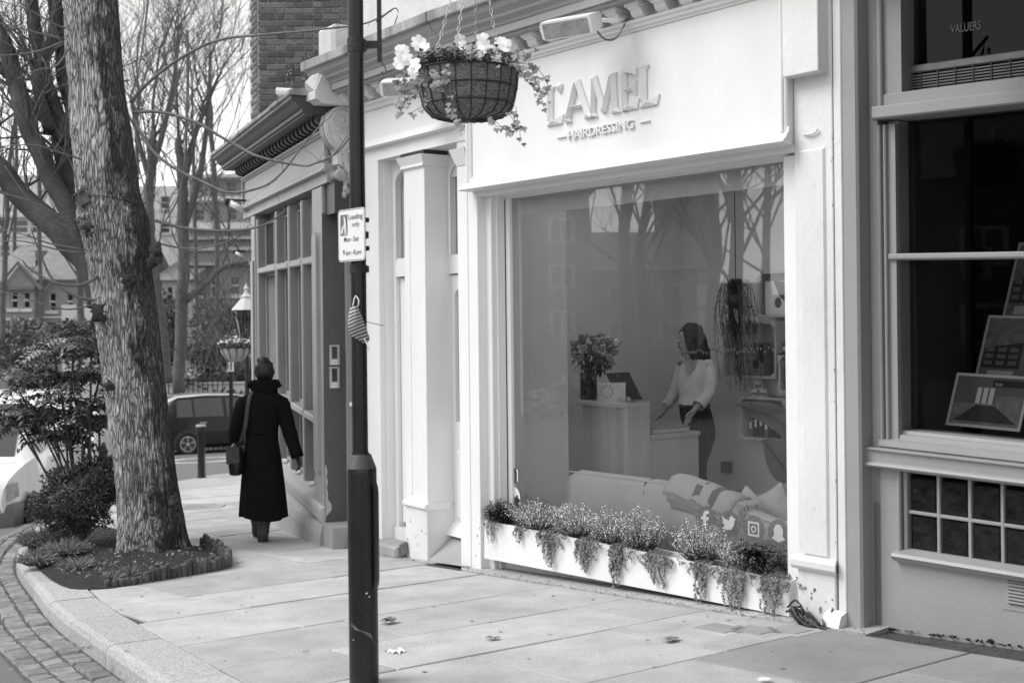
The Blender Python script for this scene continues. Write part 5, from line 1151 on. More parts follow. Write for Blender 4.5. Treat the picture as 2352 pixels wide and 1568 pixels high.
def stripe_mat():
    m = M['stripe']; t = m.node_tree; N = t.nodes; L = t.links; b = N['Principled BSDF']; geo = N.new('ShaderNodeNewGeometry'); w = N.new('ShaderNodeTexWave'); w.bands_direction = 'Z'; w.inputs['Scale'].default_value = 22; w.inputs['Distortion'].default_value = 1.2; w.inputs['Detail'].default_value = 1
    mp = N.new('ShaderNodeMapping'); mp.inputs['Rotation'].default_value = (0, .35, 0); L.new(geo.outputs['Position'], mp.inputs[0]); L.new(mp.outputs[0], w.inputs['Vector'])
    r = N.new('ShaderNodeMapRange'); r.inputs[1].default_value = .45; r.inputs[2].default_value = .6; r.inputs[3].default_value = .42; r.inputs[4].default_value = .05; L.new(w.outputs[1], r.inputs[0]); cc = N.new('ShaderNodeCombineColor')
    for i in range(3): L.new(r.outputs[0], cc.inputs[i])
    L.new(cc.outputs[0], b.inputs['Base Color'])
stripe_mat()
mb.add(vs, [(i * nc + k, i * nc + k + 1, (i + 1) * nc + k + 1, (i + 1) * nc + k) for i in range(len(rows) - 1) for k in range(nc - 1)]); o = mb.build('cloth', 'stripe', mk_, smooth=True, fix=False); so = o.modifiers.new('thick', 'SOLIDIFY'); so.thickness = .002
mb = MB(); mb.tube(smooth_path([at(810, 704, 5.57), at(816, 680, 5.60), at(824, 690, 5.57), at(822, 704, 5.565)]), .0022, 5); mb.tube(smooth_path([at(836, 776, 5.56), at(842, 788, 5.555), at(848, 804, 5.555)]), .003, 5); mb.build('elastic_loop', 'plastic_white', mk_, smooth=True)

# ---- hanging basket in front of the salon
RBK = at(1191, 165, BY).x - BX; zr = at(1075, 165, BY).z; zbt = at(1075, 276, BY).z; H = zr - zbt
hb = thing('hanging_basket', 'large hanging basket of white pansies and ivy before the salon sign', 'basket', (BX, BY, zbt))
prof = [(.0, 0.0), (.10, .004), (.15, .018), (.178, .05), (.188, .085), (.20, .15), (.206, H)]
prof = [(r * RBK / .206, z) for r, z in prof]
mb = MB(); rings = []
for r, z in prof: rings.append([(BX + (r + .004 * noise.noise(Vector((math.cos(a) * 4, math.sin(a) * 4, z * 20)))) * math.cos(a), BY + r * math.sin(a), zbt + z) for a in [2 * math.pi * k / 40 for k in range(40)]])
mb.loft(rings, False); mb.build('coir_liner', 'coir', hb, smooth=True)
mb = MB(); mb.add([(BX, BY, zr - .02)] + [(BX + RBK * .97 * math.cos(a), BY + RBK * .97 * math.sin(a), zr - .015) for a in [2 * math.pi * k / 30 for k in range(30)]], [(0, 1 + k, 1 + (k + 1) % 30) for k in range(30)]); mb.build('compost', 'soil', hb)
def rad(z):
    for i in range(len(prof) - 1):
        if prof[i][1] <= z <= prof[i + 1][1]: t = (z - prof[i][1]) / (prof[i + 1][1] - prof[i][1]); return prof[i][0] + (prof[i + 1][0] - prof[i][0]) * t
    return prof[-1][0]
for z, r in ((H, .0042), (H * .64, .0034), (H * .30, .0034)):
    mb = MB(); R_ = rad(z) + .003; mb.tube([(BX + R_ * math.cos(a), BY + R_ * math.sin(a), zbt + z) for a in [2 * math.pi * k / 40 for k in range(41)]], r, 6, False); mb.build('wire_hoop', 'black_matt', hb, smooth=True)
for k in range(20):
    a = 2 * math.pi * k / 20 + .1; mb = MB(); mb.tube([(BX + (r + .002) * math.cos(a), BY + (r + .002) * math.sin(a), zbt + z - .001) for r, z in prof], .0026, 5, False); mb.build('wire_rib', 'black_matt', hb, smooth=True)
hk = Vector((BX + .04, BY, 3.42))
for k, (x, y, dy) in enumerate(((994, 150, -.10), (1040, 165, -.19), (1145, 130, -.02), (1092, 90, .16))):
    p0 = at(x, y, BY + dy); p1 = hk; L = (p1 - p0).length; n = int(L / .026); mb = MB(); d = (p1 - p0).normalized(); s1 = d.cross(Vector((0, 1, .2))).normalized(); s2 = d.cross(s1)
    for j in range(n):
        c = p0 + d * (L * (j + .5) / n); s_ = s1 if j % 2 else s2
        mb.tube([c + d * .0155 * math.cos(q) + s_ * .0062 * math.sin(q) for q in [2 * math.pi * i / 8 for i in range(9)]], .0019, 4, False)
    mb.build('chain', 'zinc', hb, smooth=True)
def pansy(mb, c, f, s_):
    """five broad petals round a small eye, facing f"""
    f = Vector(f).normalized(); a = f.cross(Vector((0, 0, 1))).normalized(); b = a.cross(f); c = Vector(c)
    for q, L, wd in ((1.57, .9, .9), (2.5, .95, .85), (.64, .95, .85), (3.7, 1., .95), (5.7, 1., .95), (4.71, 1.15, 1.25)):
        d = a * math.cos(q) + b * math.sin(q); t = f.cross(d); bend = f * rnd.uniform(-.25, .2)
        P_ = [c, c + (d * .45 + t * .42 * wd + bend * .3) * s_ * L, c + (d * .95 + t * .4 * wd + bend) * s_ * L, c + (d * 1.1 + bend * 1.2) * s_ * L, c + (d * .95 - t * .4 * wd + bend) * s_ * L, c + (d * .45 - t * .42 * wd + bend * .3) * s_ * L]
        mb.add(P_, [(0, 1, 2, 3), (0, 3, 4, 5)], True)
for (x, y, dy, s_) in ((962, 98, -.10, .036), (975, 106, -.13, .024), (916, 116, -.08, .026), (928, 112, -.1, .026), (918, 142, -.14, .030), (936, 134, -.15, .026), (953, 148, -.17, .03), (948, 165, -.17, .026), (1056, 92, .05, .028), (1108, 92, -.02, .034), (1112, 105, -.08, .03), (1101, 118, -.14, .030), (1082, 117, -.16, .032), (1149, 96, -.02, .028), (1160, 108, -.05, .026), (1138, 138, -.17, .03), (1130, 112, -.05, .024), (1062, 103, -.1, .02), (1165, 98, .05, .022)):
    p = at(x, y, BY + dy); mb = MB(); pansy(mb, p, (rnd.uniform(-.7, .5), -1, rnd.uniform(-.2, .5)), s_); mb.build('flower', 'petal', hb, fix=False)
lf = MB(); st = MB()
for k in range(330):
    a = rnd.uniform(0, 6.28); r = RBK * math.sqrt(rnd.random()) * 1.05; c = Vector((BX + r * math.cos(a), BY + r * math.sin(a), zr - .01)); h = rnd.uniform(.01, .11) * (1.15 - .5 * r / RBK)
    t = c + Vector((math.cos(a) * .3 * h, math.sin(a) * .3 * h, h)); st.tube([c, t], .0016, 3, False)
    for j in range(4): q = rnd.uniform(0, 6.28); lf.leaf(c.lerp(t, .4 + .2 * j), (math.cos(q), math.sin(q), rnd.uniform(-.3, .7)), (0, 0, 1), rnd.uniform(.025, .045), rnd.uniform(.012, .02))
iv = MB(); ii = MB()
def ivy(pts, n=14, s_=.026, spread=.010):
    P_ = smooth_path(pts, 5); st.tube(P_, .0014, 4, False)
    for j in range(n):
        f = (j + rnd.random()) / n * (len(P_) - 1.01); i = int(f); q = P_[i].lerp(P_[i + 1], f - i) + Vector((rnd.gauss(0, spread), rnd.gauss(0, spread), rnd.gauss(0, spread)))
        fx = rnd.uniform(-.5, .5); sz = s_ * rnd.uniform(.6, 1.15); tgt = iv if rnd.random() < .75 else ii
        for w_ in (-.9, 0, .9): tgt.leaf(q, (math.sin(w_ + fx), -.35, -math.cos(w_ + fx) * .9), (0, -1, .3), sz * (1 if w_ == 0 else .7), sz * .55, .1)
B_ = lambda x, y, dy=-.2: at(x, y, BY + dy)
for pts, n in (([(985, 160), (955, 200), (930, 235), (918, 262)], 22), ([(960, 170), (935, 195), (915, 232), (922, 255)], 16), ([(1000, 170), (975, 205), (985, 232), (940, 262)], 18), ([(1010, 165), (1002, 190), (1010, 205)], 22), ([(1030, 160), (1020, 180), (1000, 190)], 24), ([(1000, 158), (990, 175), (1015, 188)], 24), ([(980, 165), (965, 178), (990, 195)], 22), ([(1040, 210), (1030, 240), (1035, 262), (1048, 275)], 16), ([(1040, 160), (1005, 172), (1012, 215)], 16),
               ([(1185, 150), (1215, 165), (1235, 195), (1245, 230), (1250, 248)], 20), ([(1180, 145), (1220, 150), (1245, 170), (1262, 205)], 18), ([(1190, 160), (1225, 185), (1248, 210)], 16), ([(1170, 262), (1185, 285), (1192, 298), (1197, 325)], 10), ([(1130, 272), (1160, 298), (1175, 308)], 9), ([(1120, 270), (1142, 290), (1190, 293)], 10), ([(1185, 245), (1188, 270), (1190, 290)], 5), ([(940, 150), (920, 175), (912, 200)], 14), ([(1060, 278), (1056, 292), (1059, 312)], 3), ([(1060, 140), (1040, 152), (1020, 158)], 20), ([(1180, 130), (1200, 122), (1222, 125)], 14)):
    ivy([B_(x, y, -.20 if 990 < x < 1190 else -.1) for x, y in pts], n)
tag(lf.build('foliage', 'leaf', hb, fix=False), kind='stuff'); st.build('stems', 'stem', hb, fix=False); tag(iv.build('ivy_leaves', 'leaf_pale', hb, fix=False), kind='stuff'); tag(ii.build('ivy_leaves', 'leaf', hb, fix=False), kind='stuff')

# ---- bollard at the far kerb
p = gr(463, 1096); bo = thing('bollard', 'black cast bollard with a pale cap by the far kerb', 'bollard', p)
zt = at(455, 975, p.y).z; hh = zt - p.z; r = 9.5 / FV * p.y
mb = MB(); mb.lathe([(r * 1.1, -.1), (r * 1.1, .02), (r, .03), (r * .86, hh * .55), (r * .8, hh * .84), (r * 1.1, hh * .86)], 18, (p.x, p.y, p.z)); mb.build('shaft', 'black', bo, smooth=True)
mb = MB(); mb.lathe([(r * 1.1, hh * .861), (r * 1.25, hh * .89), (r * 1.25, hh * .965)], 18, (p.x, p.y, p.z)); mb.build('collar', 'black_matt', bo)
mb = MB(); mb.lathe([(r * 1.25, hh * .966), (r * 1.15, hh), (0, hh * 1.005)], 18, (p.x, p.y, p.z)); mb.build('cap', 'far_grey', bo)
# ---- old street lantern with its own basket, farther on
p = at(566, 712, 21.0); lp = thing('street_lantern', 'old style street lantern with white domed top and iron scrolls', 'lamp post', (p.x, p.y, G(p.x, p.y)))
zr2 = p.z; w2 = 33 / FV * 21
mb = MB(); mb.lathe([(w2 * 1.05, zr2), (w2, zr2 + .02), (w2 * .45, zr2 + .17), (w2 * .38, zr2 + .19), (w2 * .4, zr2 + .23), (w2 * .2, zr2 + .27), (w2 * .12, zr2 + .32), (w2 * .2, zr2 + .36), (w2 * .08, zr2 + .40), (0, zr2 + .46)], 8, (p.x, p.y, 0)); mb.build('lantern_top', 'far_pale', lp)
mb = MB(); mb.lathe([(w2 * .93, zr2 - .002), (w2 * .55, zr2 - .44)], 6, (p.x, p.y, 0)); mb.build('lantern_glass', 'vaseglass', lp)
mb = MB()
for k in range(6):
    a = k * math.pi / 3; mb.tube([(p.x + w2 * .94 * math.cos(a), p.y + w2 * .94 * math.sin(a), zr2), (p.x + w2 * .56 * math.cos(a), p.y + w2 * .56 * math.sin(a), zr2 - .44)], .012, 5)
mb.lathe([(w2 * 1.08, zr2 + .001), (w2 * 1.08, zr2 - .03), (w2 * .9, zr2 - .03)], 6, (p.x, p.y, 0)); mb.build('lantern_frame', 'black_matt', lp)
mb = MB(); mb.tube([(p.x, p.y, G(p.x, p.y)), (p.x, p.y, zr2 - .45)], [.05, .035], 10)
for s_ in (-1, 1): mb.tube(smooth_path([(p.x + s_ * .1, p.y, zr2 - .6), (p.x + s_ * .32, p.y, zr2 - .3), (p.x + s_ * .42, p.y, zr2 - .12), (p.x + s_ * .36, p.y, zr2 - .06), (p.x + s_ * .33, p.y, zr2 - .13)]), .010, 5)
mb.build('post', 'black_matt', lp)
c = at(541, 792, 20.4); fb = thing('hanging_basket', 'distant hanging basket with a scalloped bowl of pale flowers under the lantern', 'basket', (c.x, c.y, at(541, 831, 20.4).z))
r3 = 36 / FV * 20.4; z3 = at(541, 797, 20.4).z; zb3 = at(541, 831, 20.4).z
mb = MB(); mb.lathe([(.0, zb3), (r3 * .3, zb3 + .005), (r3 * .62, zb3 + .05), (r3 * .9, zb3 + (z3 - zb3) * .6), (r3, z3)], 24, (c.x, c.y, 0)); mb.build('bowl', 'far_grey', fb, smooth=True)
mb = MB()
for k in range(12):
    a = k * math.pi / 6; A2 = lambda q, r, z: (c.x + r * math.cos(q), c.y + r * math.sin(q), z)
    mb.tube(smooth_path([A2(a - .24, r3 * 1.0, z3 - .03), A2(a - .12, r3 * 1.01, z3 - .01), A2(a, r3 * 1.01, z3 - .005), A2(a + .12, r3 * 1.01, z3 - .01), A2(a + .24, r3, z3 - .03), A2(a + .3, r3 * .88, zb3 + (z3 - zb3) * .55), A2(a + .2, r3 * .55, zb3 + .04)]), .007, 4)
mb.tube([A2(q * .262, r3 * 1.02, z3) for q in range(25)], .01, 5, False); mb.build('bowl_tracery', 'black_matt', fb)
lf = MB(); pe = MB()
for k in range(420):
    a = rnd.uniform(0, 6.28); q = math.sqrt(rnd.random()) * r3 * 1.1; z = z3 + rnd.uniform(-.03, .16) * (1.2 - q / r3 * .7); pp = (c.x + q * math.cos(a), c.y + q * math.sin(a), z)
    (pe if z > z3 + .05 and rnd.random() < .45 else lf).leaf(pp, (rnd.uniform(-1, 1), rnd.uniform(-1, 1), rnd.uniform(0, 1)), (0, 0, 1), .06, .04)
tag(lf.build('foliage', 'leaf', fb, fix=False), kind='stuff'); tag(pe.build('flowers', 'petal', fb, fix=False), kind='stuff')
mb = MB()
for q in (0.5, 2.6, 4.7): mb.tube([A2(q, r3, z3), (c.x, c.y, z3 + .55)], .004, 4)
mb.tube([(c.x, c.y, z3 + .55), (p.x, p.y, zr2 - .5)], .012, 5); mb.build('chain', 'black_matt', fb)
# small plate on a black post by the hedge
p = at(529, 842, 27.0); sg = thing('small_sign', 'small white notice on a thin black post in front of the far hedge', 'sign', (p.x, p.y, G(p.x, p.y)))
mb = MB(); mb.box(p.x - .075, p.x + .075, p.y - .01, p.y, p.z - .1, p.z + .1); mb.build('plate', 'sign_white', sg); mb = MB(); mb.tube([(p.x, p.y + .05, G(p.x, p.y) - .2), (p.x, p.y + .05, p.z + .05)], .045, 8); mb.build('post', 'black', sg)
for k in range(4): mb = MB(); mb.box(p.x - .05, p.x + .05, p.y - .012, p.y - .0101, p.z - .06 + .035 * k, p.z - .05 + .035 * k); mb.build('printed_line', 'print_grey', sg)
# ================================================================ TREES AND SHRUBS
TY = 10.6
tree = thing('street_tree', 'big mature street tree with furrowed bark leaning over the pavement', 'tree', (at(345, 1270, TY).x, TY, G(-3.04, TY)))
prof = [(1310, 352, 230), (1285, 353, 190), (1265, 350, 165), (1240, 348, 153), (1180, 346, 147), (1100, 338, 138), (1000, 324, 133), (900, 312, 136), (800, 299, 137), (720, 288, 141), (660, 280, 140), (600, 272, 139), (540, 266, 150), (500, 261, 152), (450, 250, 141), (400, 244, 137), (300, 232, 136), (200, 222, 124), (100, 214, 122), (0, 208, 118), (-150, 200, 112), (-350, 190, 104), (-600, 170, 90)]
P_ = smooth_path([Vector((at(x, y, TY).x, w / FV * TY / 2, at(x, y, TY).z)) for y, x, w in prof], 14)
burls = [(232, 714, .16, .05), (290, 640, .12, .045), (330, 575, .13, .05), (333, 705, .11, .03), (300, 815, .09, .035), (205, 500, .16, .06), (190, 440, .08, .03), (250, 640, .08, .02), (345, 1135, .09, .035), (400, 1150, .08, .035), (320, 1225, .22, .04), (395, 1215, .16, .03), (245, 880, .09, .04), (260, 900, .08, .04), (165, 170, .06, .03), (262, 160, .10, .02), (170, 300, .07, .03), (350, 610, .09, .03)]
bw = [(at(x, y, TY - .2), s_, h) for x, y, s_, h in burls]
mb = MB(); N = 96; rings = []
for p in P_:
    ring = []
    for k in range(N):
        a = 2 * math.pi * k / N; c, s_ = math.cos(a), math.sin(a)
        lob = 1 + .05 * noise.noise(Vector((c * 1.3, s_ * 1.3, p.z * .9))) + .035 * noise.noise(Vector((c * 4, s_ * 4, p.z * 1.6)))
        fl = max(0, (.35 - (p.z - LOC[tree.name].z)) / .35); lob += fl * .16 * math.sin(5 * a + .6)
        r = p.y * lob + .010 * noise.noise(Vector((c * 17, s_ * 17, p.z * 3.2))) + .006 * noise.noise(Vector((c * 34, s_ * 34, p.z * 7)))
        q = Vector((p.x + r * c, TY + r * s_, p.z))
        for b, sz, h in bw:
            d = (q - b).length
            if d < sz * 1.6: r += h * math.exp(-(d / sz * 1.5) ** 2) * (1 + .6 * noise.noise(q * 22))
        ring.append((p.x + r * c, TY + r * s_, p.z))
    rings.append(ring)
mb.loft(rings); mb.build('trunk', 'bark', tree, smooth=True, fix=False)
M['burl'] = mat('burl_bark', .045, .95, .6, 24, 1., 60)
for x, y, s_ in ((233, 716, .055), (292, 642, .05), (352, 600, .045), (318, 820, .028), (400, 1152, .035), (345, 1136, .032), (250, 884, .035), (358, 575, .04), (208, 520, .05)):
    b = at(x, y, TY - .24); mb = MB(); s_ *= 1.35; mb.ball(b, s_, 14, 10, 1, .6, .9); mb.v = [tuple(Vector(q) + (Vector(q) - b) * .9 * noise.noise(Vector(q) * 34)) for q in mb.v]; mb.build('burl', 'burl', tree, smooth=True)
def px_tube(pts, ws, n=8, k=4, m='branch', name='branch', par=tree, wob=.0):
    P3 = [at(x, y, Y) for x, y, Y in pts]; P3 = smooth_path(P3, k); rs = []
    for i in range(len(P3)): f = i / (len(P3) - 1) * (len(ws) - 1); j = min(int(f), len(ws) - 2); rs.append((ws[j] + (ws[j + 1] - ws[j]) * (f - j)) / FV * pts[0][2] / 2)
    if wob: P3 = [p + Vector((noise.noise(p * 3), noise.noise(p * 3 + Vector((9, 0, 0))), noise.noise(p * 3 + Vector((0, 7, 0))))) * wob for p in P3]
    mb = MB(); mb.tube(P3, rs, n); return mb.build(name, m, par, smooth=True), P3, rs
limbs = [([(236, 700, 10.7), (205, 600, 10.75), (150, 545, 10.85), (80, 480, 11), (10, 400, 11.1), (-80, 330, 11.2)], [70, 62, 58, 56, 50, 44]),
         ([(200, 585, 10.75), (150, 470, 10.9), (100, 370, 11), (60, 270, 11.1), (15, 130, 11.3), (-60, -60, 11.5)], [50, 46, 44, 42, 40, 34]),
         ([(195, 560, 10.9), (165, 440, 11.1), (140, 330, 11.3), (110, 200, 11.4), (80, 80, 11.5), (60, -80, 11.6)], [46, 42, 40, 36, 34, 28]),
         ([(205, 520, 11.1), (180, 380, 11.3), (165, 250, 11.5), (140, 120, 11.6), (120, -60, 11.7)], [44, 42, 40, 36, 32]),
         ([(110, 300, 11.2), (90, 200, 11.3), (115, 90, 11.5), (150, -60, 11.6)], [26, 24, 22, 18]), ([(150, 330, 11.2), (60, 230, 11.4), (0, 150, 11.6), (-60, 60, 11.7)], [24, 22, 18, 14])]
def twigs(mb, P3, rs, cnt, L0, up=.4, depth=2, far=False):
    for _ in range(cnt):
        i = rnd.randrange(len(P3) // 4, len(P3)); p = P3[i]; d = Vector((rnd.uniform(-1, 1), rnd.uniform(-.6, .6), rnd.uniform(-.5, 1) + up)).normalized(); branch(mb, p, d, L0 * rnd.uniform(.5, 1.1), min(rs[i] * .35, .016), depth)
RMIN = [.0024]
def branch(mb, p, d, L, r, lv, n=5, droop=0.):
    pts = [p]; q = p
    for k in range(4):
        d = (d + Vector((rnd.gauss(0, .16), rnd.gauss(0, .16), rnd.gauss(.06, .14) - droop))).normalized(); q = q + d * L / 4; pts.append(q)
    mb.tube(pts, [r, r * .85, r * .7, r * .55, r * .35], n if r > .012 else 3, False)
    if lv > 0:
        for k in (1, 2, 3, 3, 4):
            if rnd.random() < .8:
                s_ = (d + Vector((rnd.uniform(-1, 1), rnd.uniform(-1, 1), rnd.uniform(-.25, .8)))).normalized(); branch(mb, pts[k], s_, L * rnd.uniform(.45, .75), max(r * .48, RMIN[0]), lv - 1, n)
tw = MB()
for pts, ws in limbs:
    o, P3, rs = px_tube(pts, ws, 12, 6, wob=.04); twigs(tw, P3, rs, 10, .7)
tag(tw.build('twigs', 'twig', tree, fix=False), kind='stuff')
whips = [[(300, 235, 10.5), (345, 188, 10.4), (420, 130, 10.3), (500, 95, 10.2), (590, 82, 10), (700, 72, 9.8), (830, 57, 9.7), (900, 25, 9.6)], [(306, 258, 10.5), (370, 258, 10.4), (450, 282, 10.3), (540, 333, 10.2), (600, 362, 10), (690, 381, 9.9), (722, 377, 9.8), (780, 346, 9.8), (835, 268, 9.7)],
         [(308, 275, 10.5), (345, 340, 10.4), (400, 385, 10.3), (470, 420, 10.2), (530, 442, 10.1), (600, 430, 10), (650, 395, 9.95), (700, 330, 9.9), (745, 280, 9.9)], [(358, 506, 10.5), (430, 524, 10.4), (520, 530, 10.3), (600, 520, 10.2), (655, 484, 10.1)], [(358, 556, 10.5), (440, 571, 10.4), (510, 559, 10.3), (560, 540, 10.3)],
         [(232, 628, 10.4), (190, 654, 10.3), (130, 650, 10.2), (70, 618, 10.2), (52, 598, 10.2)], [(228, 694, 10.4), (160, 710, 10.3), (80, 692, 10.2), (0, 668, 10.2)], [(228, 690, 10.4), (170, 678, 10.3), (120, 640, 10.3), (95, 590, 10.3), (70, 520, 10.3)], [(195, 575, 10.4), (120, 560, 10.3), (60, 540, 10.2), (-10, 525, 10.2)], [(195, 582, 10.4), (140, 575, 10.3), (60, 555, 10.2), (-10, 556, 10.2)],
         [(180, 528, 10.4), (110, 480, 10.3), (50, 455, 10.2), (-10, 440, 10.2)], [(180, 530, 10.4), (110, 500, 10.3), (60, 450, 10.2), (10, 380, 10.2)], [(150, 65, 10.4), (120, 55, 10.3), (60, 22, 10.2), (-10, 2, 10.2)], [(140, 88, 10.4), (90, 78, 10.3), (30, 62, 10.2), (-10, 52, 10.2)], [(145, 95, 10.4), (90, 118, 10.3), (30, 127, 10.2), (-10, 128, 10.2)], [(160, 110, 10.4), (130, 150, 10.3), (85, 160, 10.2), (40, 180, 10.2)], [(195, 370, 10.4), (140, 352, 10.3), (80, 332, 10.2), (0, 336, 10.2)],
         [(200, 545, 10.4), (185, 470, 10.3), (165, 380, 10.3), (130, 330, 10.2)], [(660, 78, 9.9), (640, 50, 9.9), (615, 0, 9.9)], [(560, 85, 10), (555, 115, 10), (545, 120, 10)], [(650, 75, 9.9), (660, 90, 9.9), (645, 105, 9.9)], [(470, 422, 10.2), (470, 450, 10.2), (468, 490, 10.2)], [(720, 377, 9.8), (760, 362, 9.8), (800, 310, 9.75)], [(430, 70, 10.4), (432, 150, 10.4), (428, 300, 10.4), (415, 440, 10.4), (370, 520, 10.4)], [(340, 0, 10.5), (325, 120, 10.5), (310, 200, 10.5)], [(865, 50, 9.6), (905, 20, 9.5), (915, 30, 9.5)], [(880, 88, 9.6), (900, 70, 9.6), (914, 35, 9.6)]]
M['shoot'] = mat('young_shoot_bark', .13, .7, .3, 10)
for w in whips:
    th = 8.5 if len(w) > 4 else 5; o, P3, rs = px_tube(w, [th, th * .8, th * .6, th * .35], 7, 5, 'shoot', 'shoot', wob=.008)
    if len(w) > 4:
        tw = MB()
        for _ in range(5): i = rnd.randrange(len(P3) // 2, len(P3)); branch(tw, P3[i], Vector((rnd.uniform(-1, 1), rnd.uniform(-1, 0), rnd.uniform(-.8, .8))).normalized(), rnd.uniform(.06, .22), .003, 0)
        tag(tw.build('twigs', 'shoot', tree, fix=False), kind='stuff')
# wire round the trunk and the little box on it
mb = MB(); c = at(255, 462, TY); pts = []
for k in range(41):
    a = 2 * math.pi * k / 40; pts.append((c.x + .285 * math.cos(a), TY + .285 * math.sin(a), c.z - .02 * math.cos(a) + .015 * math.sin(3 * a)))
mb.tube(pts, .004, 5, False); mb.build('wire', 'black_matt', tree)
nb_ = thing('nest_box', 'small wooden nest box fixed askew to the left side of the big tree trunk', 'box', at(198, 470, TY - .26)); Rz = Matrix.Rotation(-.6, 3, 'Y') @ Matrix.Rotation(.4, 3, 'Z')
TB = lambda a, b, c: tuple(LOC[nb_.name] + Rz @ Vector((a, b, c)))
mb = MB(TB); mb.box(-.045, .045, -.04, .05, 0, .10); mb.build('body', 'wood_log', nb_); mb = MB(TB); mb.box(-.055, .055, -.055, .055, .10, .112); mb.build('lid', 'twig', nb_)

# ---- shrubs in the bed
def sub_curve(a, b, sag, n=5): return [a.lerp(b, i / n) + Vector((0, 0, -sag * 4 * (i / n) * (1 - i / n))) for i in range(n + 1)]
c0 = at(190, 1190, 11.3); c0.z = G(c0.x, 11.3) + .04; mh = thing('mahonia', 'tall dark shrub with spiny feathered leaves beside the street tree', 'shrub', c0); st = MB(); lf = MB(); lf2 = MB()
M['mahonia'] = mat('mahonia_leaf', .12, .32, .55, 9, spec=.6); M['mahonia_dark'] = mat('mahonia_leaf_dark', .055, .35, .5, 9, spec=.5)
tips = [(45, 900), (125, 815), (170, 785), (210, 815), (228, 870), (112, 890), (165, 880), (205, 940), (90, 960), (150, 965), (55, 985), (190, 1005), (130, 1015), (228, 985), (25, 960)]
for x, y in tips:
    Y = 11.3 + rnd.uniform(-.32, .32); tp = at(x, y, Y); st.tube(smooth_path([c0, c0.lerp(tp, .5) + Vector((rnd.uniform(-.08, .08), 0, .03)), tp]), [.016] * 4 + [.010] * 5, 6)
    for k in range(13):
        a = k * 2.4 + rnd.random(); el = rnd.uniform(-.25, .75); d = Vector((math.cos(a) * math.cos(el), math.sin(a) * math.cos(el), math.sin(el))); L = rnd.uniform(.26, .42); F = sub_curve(tp, tp + d * L - Vector((0, 0, .10 * L)), -.06, 9); st.tube(F, .0028, 3, False); sd = d.cross(Vector((0, 0, 1)))
        if sd.length < .01: sd = Vector((1, 0, 0))
        sd.normalize(); tg = lf if rnd.random() < .55 else lf2
        for j in range(2, 10):
            for q in (-1, 1): tg.leaf(F[j], sd * q + d * .45 + Vector((0, 0, rnd.uniform(-.5, .05))), Vector((0, 0, 1)) + d * .3, rnd.uniform(.075, .105), .040, .25)
        tg.leaf(F[9], d, (0, 0, 1), .08, .035, .2)
st.build('stems', 'twig', mh, fix=False); tag(lf.build('foliage', 'mahonia', mh, fix=False), kind='stuff'); tag(lf2.build('foliage', 'mahonia_dark', mh, fix=False), kind='stuff')
def bush(name, c, rx, ry, rz, n, L, wd, label, m, fill='leaf_dark', cat='shrub', lump=.35, par=None):
    t = thing(name, label, cat, (c[0], c[1], c[2] - rz)); lf = MB(); st = MB(); c = Vector(c)
    for _ in range(26): d = Vector((rnd.gauss(0, 1), rnd.gauss(0, 1), rnd.uniform(.1, 1.5))).normalized(); st.tube([c - Vector((0, 0, rz)), c + Vector((d.x * rx, d.y * ry, d.z * rz)) * .8], [.009, .003], 4, False)
    for _ in range(n):
        d = Vector((rnd.gauss(0, 1), rnd.gauss(0, 1), rnd.gauss(0, 1))).normalized(); f = 1 + lump * noise.noise(d * 2.3 + c) * 1.6 + .18 * noise.noise(d * 6 + c)
        k = rnd.uniform(.55, 1.0) ** .5 * f; q = c + Vector((d.x * rx, d.y * ry, d.z * rz)) * k
        lf.leaf(q, d * .7 + Vector((rnd.uniform(-1, 1), rnd.uniform(-1, 1), rnd.uniform(-.3, 1))), d, L * rnd.uniform(.6, 1.2), wd * rnd.uniform(.7, 1.2), .1)
    st.build('stems', 'twig', t, fix=False); tag(lf.build('foliage', m, t, fix=False), kind='stuff'); return t
c = at(172, 1150, 10.95); bush('box_bush', c, .32, .32, .28, 9500, .036, .017, 'small leaved dark bush at the foot of the street tree', 'leaf_box')
c = at(225, 1105, 11.15); bush('box_bush', c, .20, .22, .22, 3500, .036, .017, 'smaller dark bush pressed against the left of the tree trunk', 'leaf_box')
def blades(c, r, n, h, label, m, name='lavender', wd=.006):
    t = thing(name, label, 'plant', c); mb = MB()
    for _ in range(n):
        a = rnd.uniform(0, 6.28); k = math.sqrt(rnd.random()); p = Vector(c) + Vector((math.cos(a) * r * k * .5, math.sin(a) * r * k * .5, 0)); d = Vector((math.cos(a) * k * .9, math.sin(a) * k * .9, rnd.uniform(.4, 1))).normalized(); L = h * rnd.uniform(.5, 1.1)
        q = p + d * L * .5; e = q + (d + Vector((0, 0, -.5 * k))).normalized() * L * .5; s_ = d.cross(Vector((rnd.uniform(-1, 1), rnd.uniform(-1, 1), .2))).normalized() * wd
        mb.add([p - s_, p + s_, q + s_, q - s_, e], [(0, 1, 2, 3), (3, 2, 4)], True)
        if m != 'dry':
            for j in range(3): mb.leaf(q.lerp(e, .3 * j), (rnd.uniform(-1, 1), rnd.uniform(-1, 1), .6), d, .03, .006)
    tag(mb.build('foliage', m, t, fix=False), kind='stuff')
M['lavender'] = mat('grey_green_leaf', .20, .7, .4, 30)
g = lambda x, y: tuple(gr(x, y) + Vector((0, 0, .03)))
blades(g(100, 1262), .22, 650, .20, 'grey green lavender clump at the kerb edge of the bed', 'lavender'); blades(g(150, 1285), .16, 420, .17, 'second lavender clump nearer the middle of the bed', 'lavender')
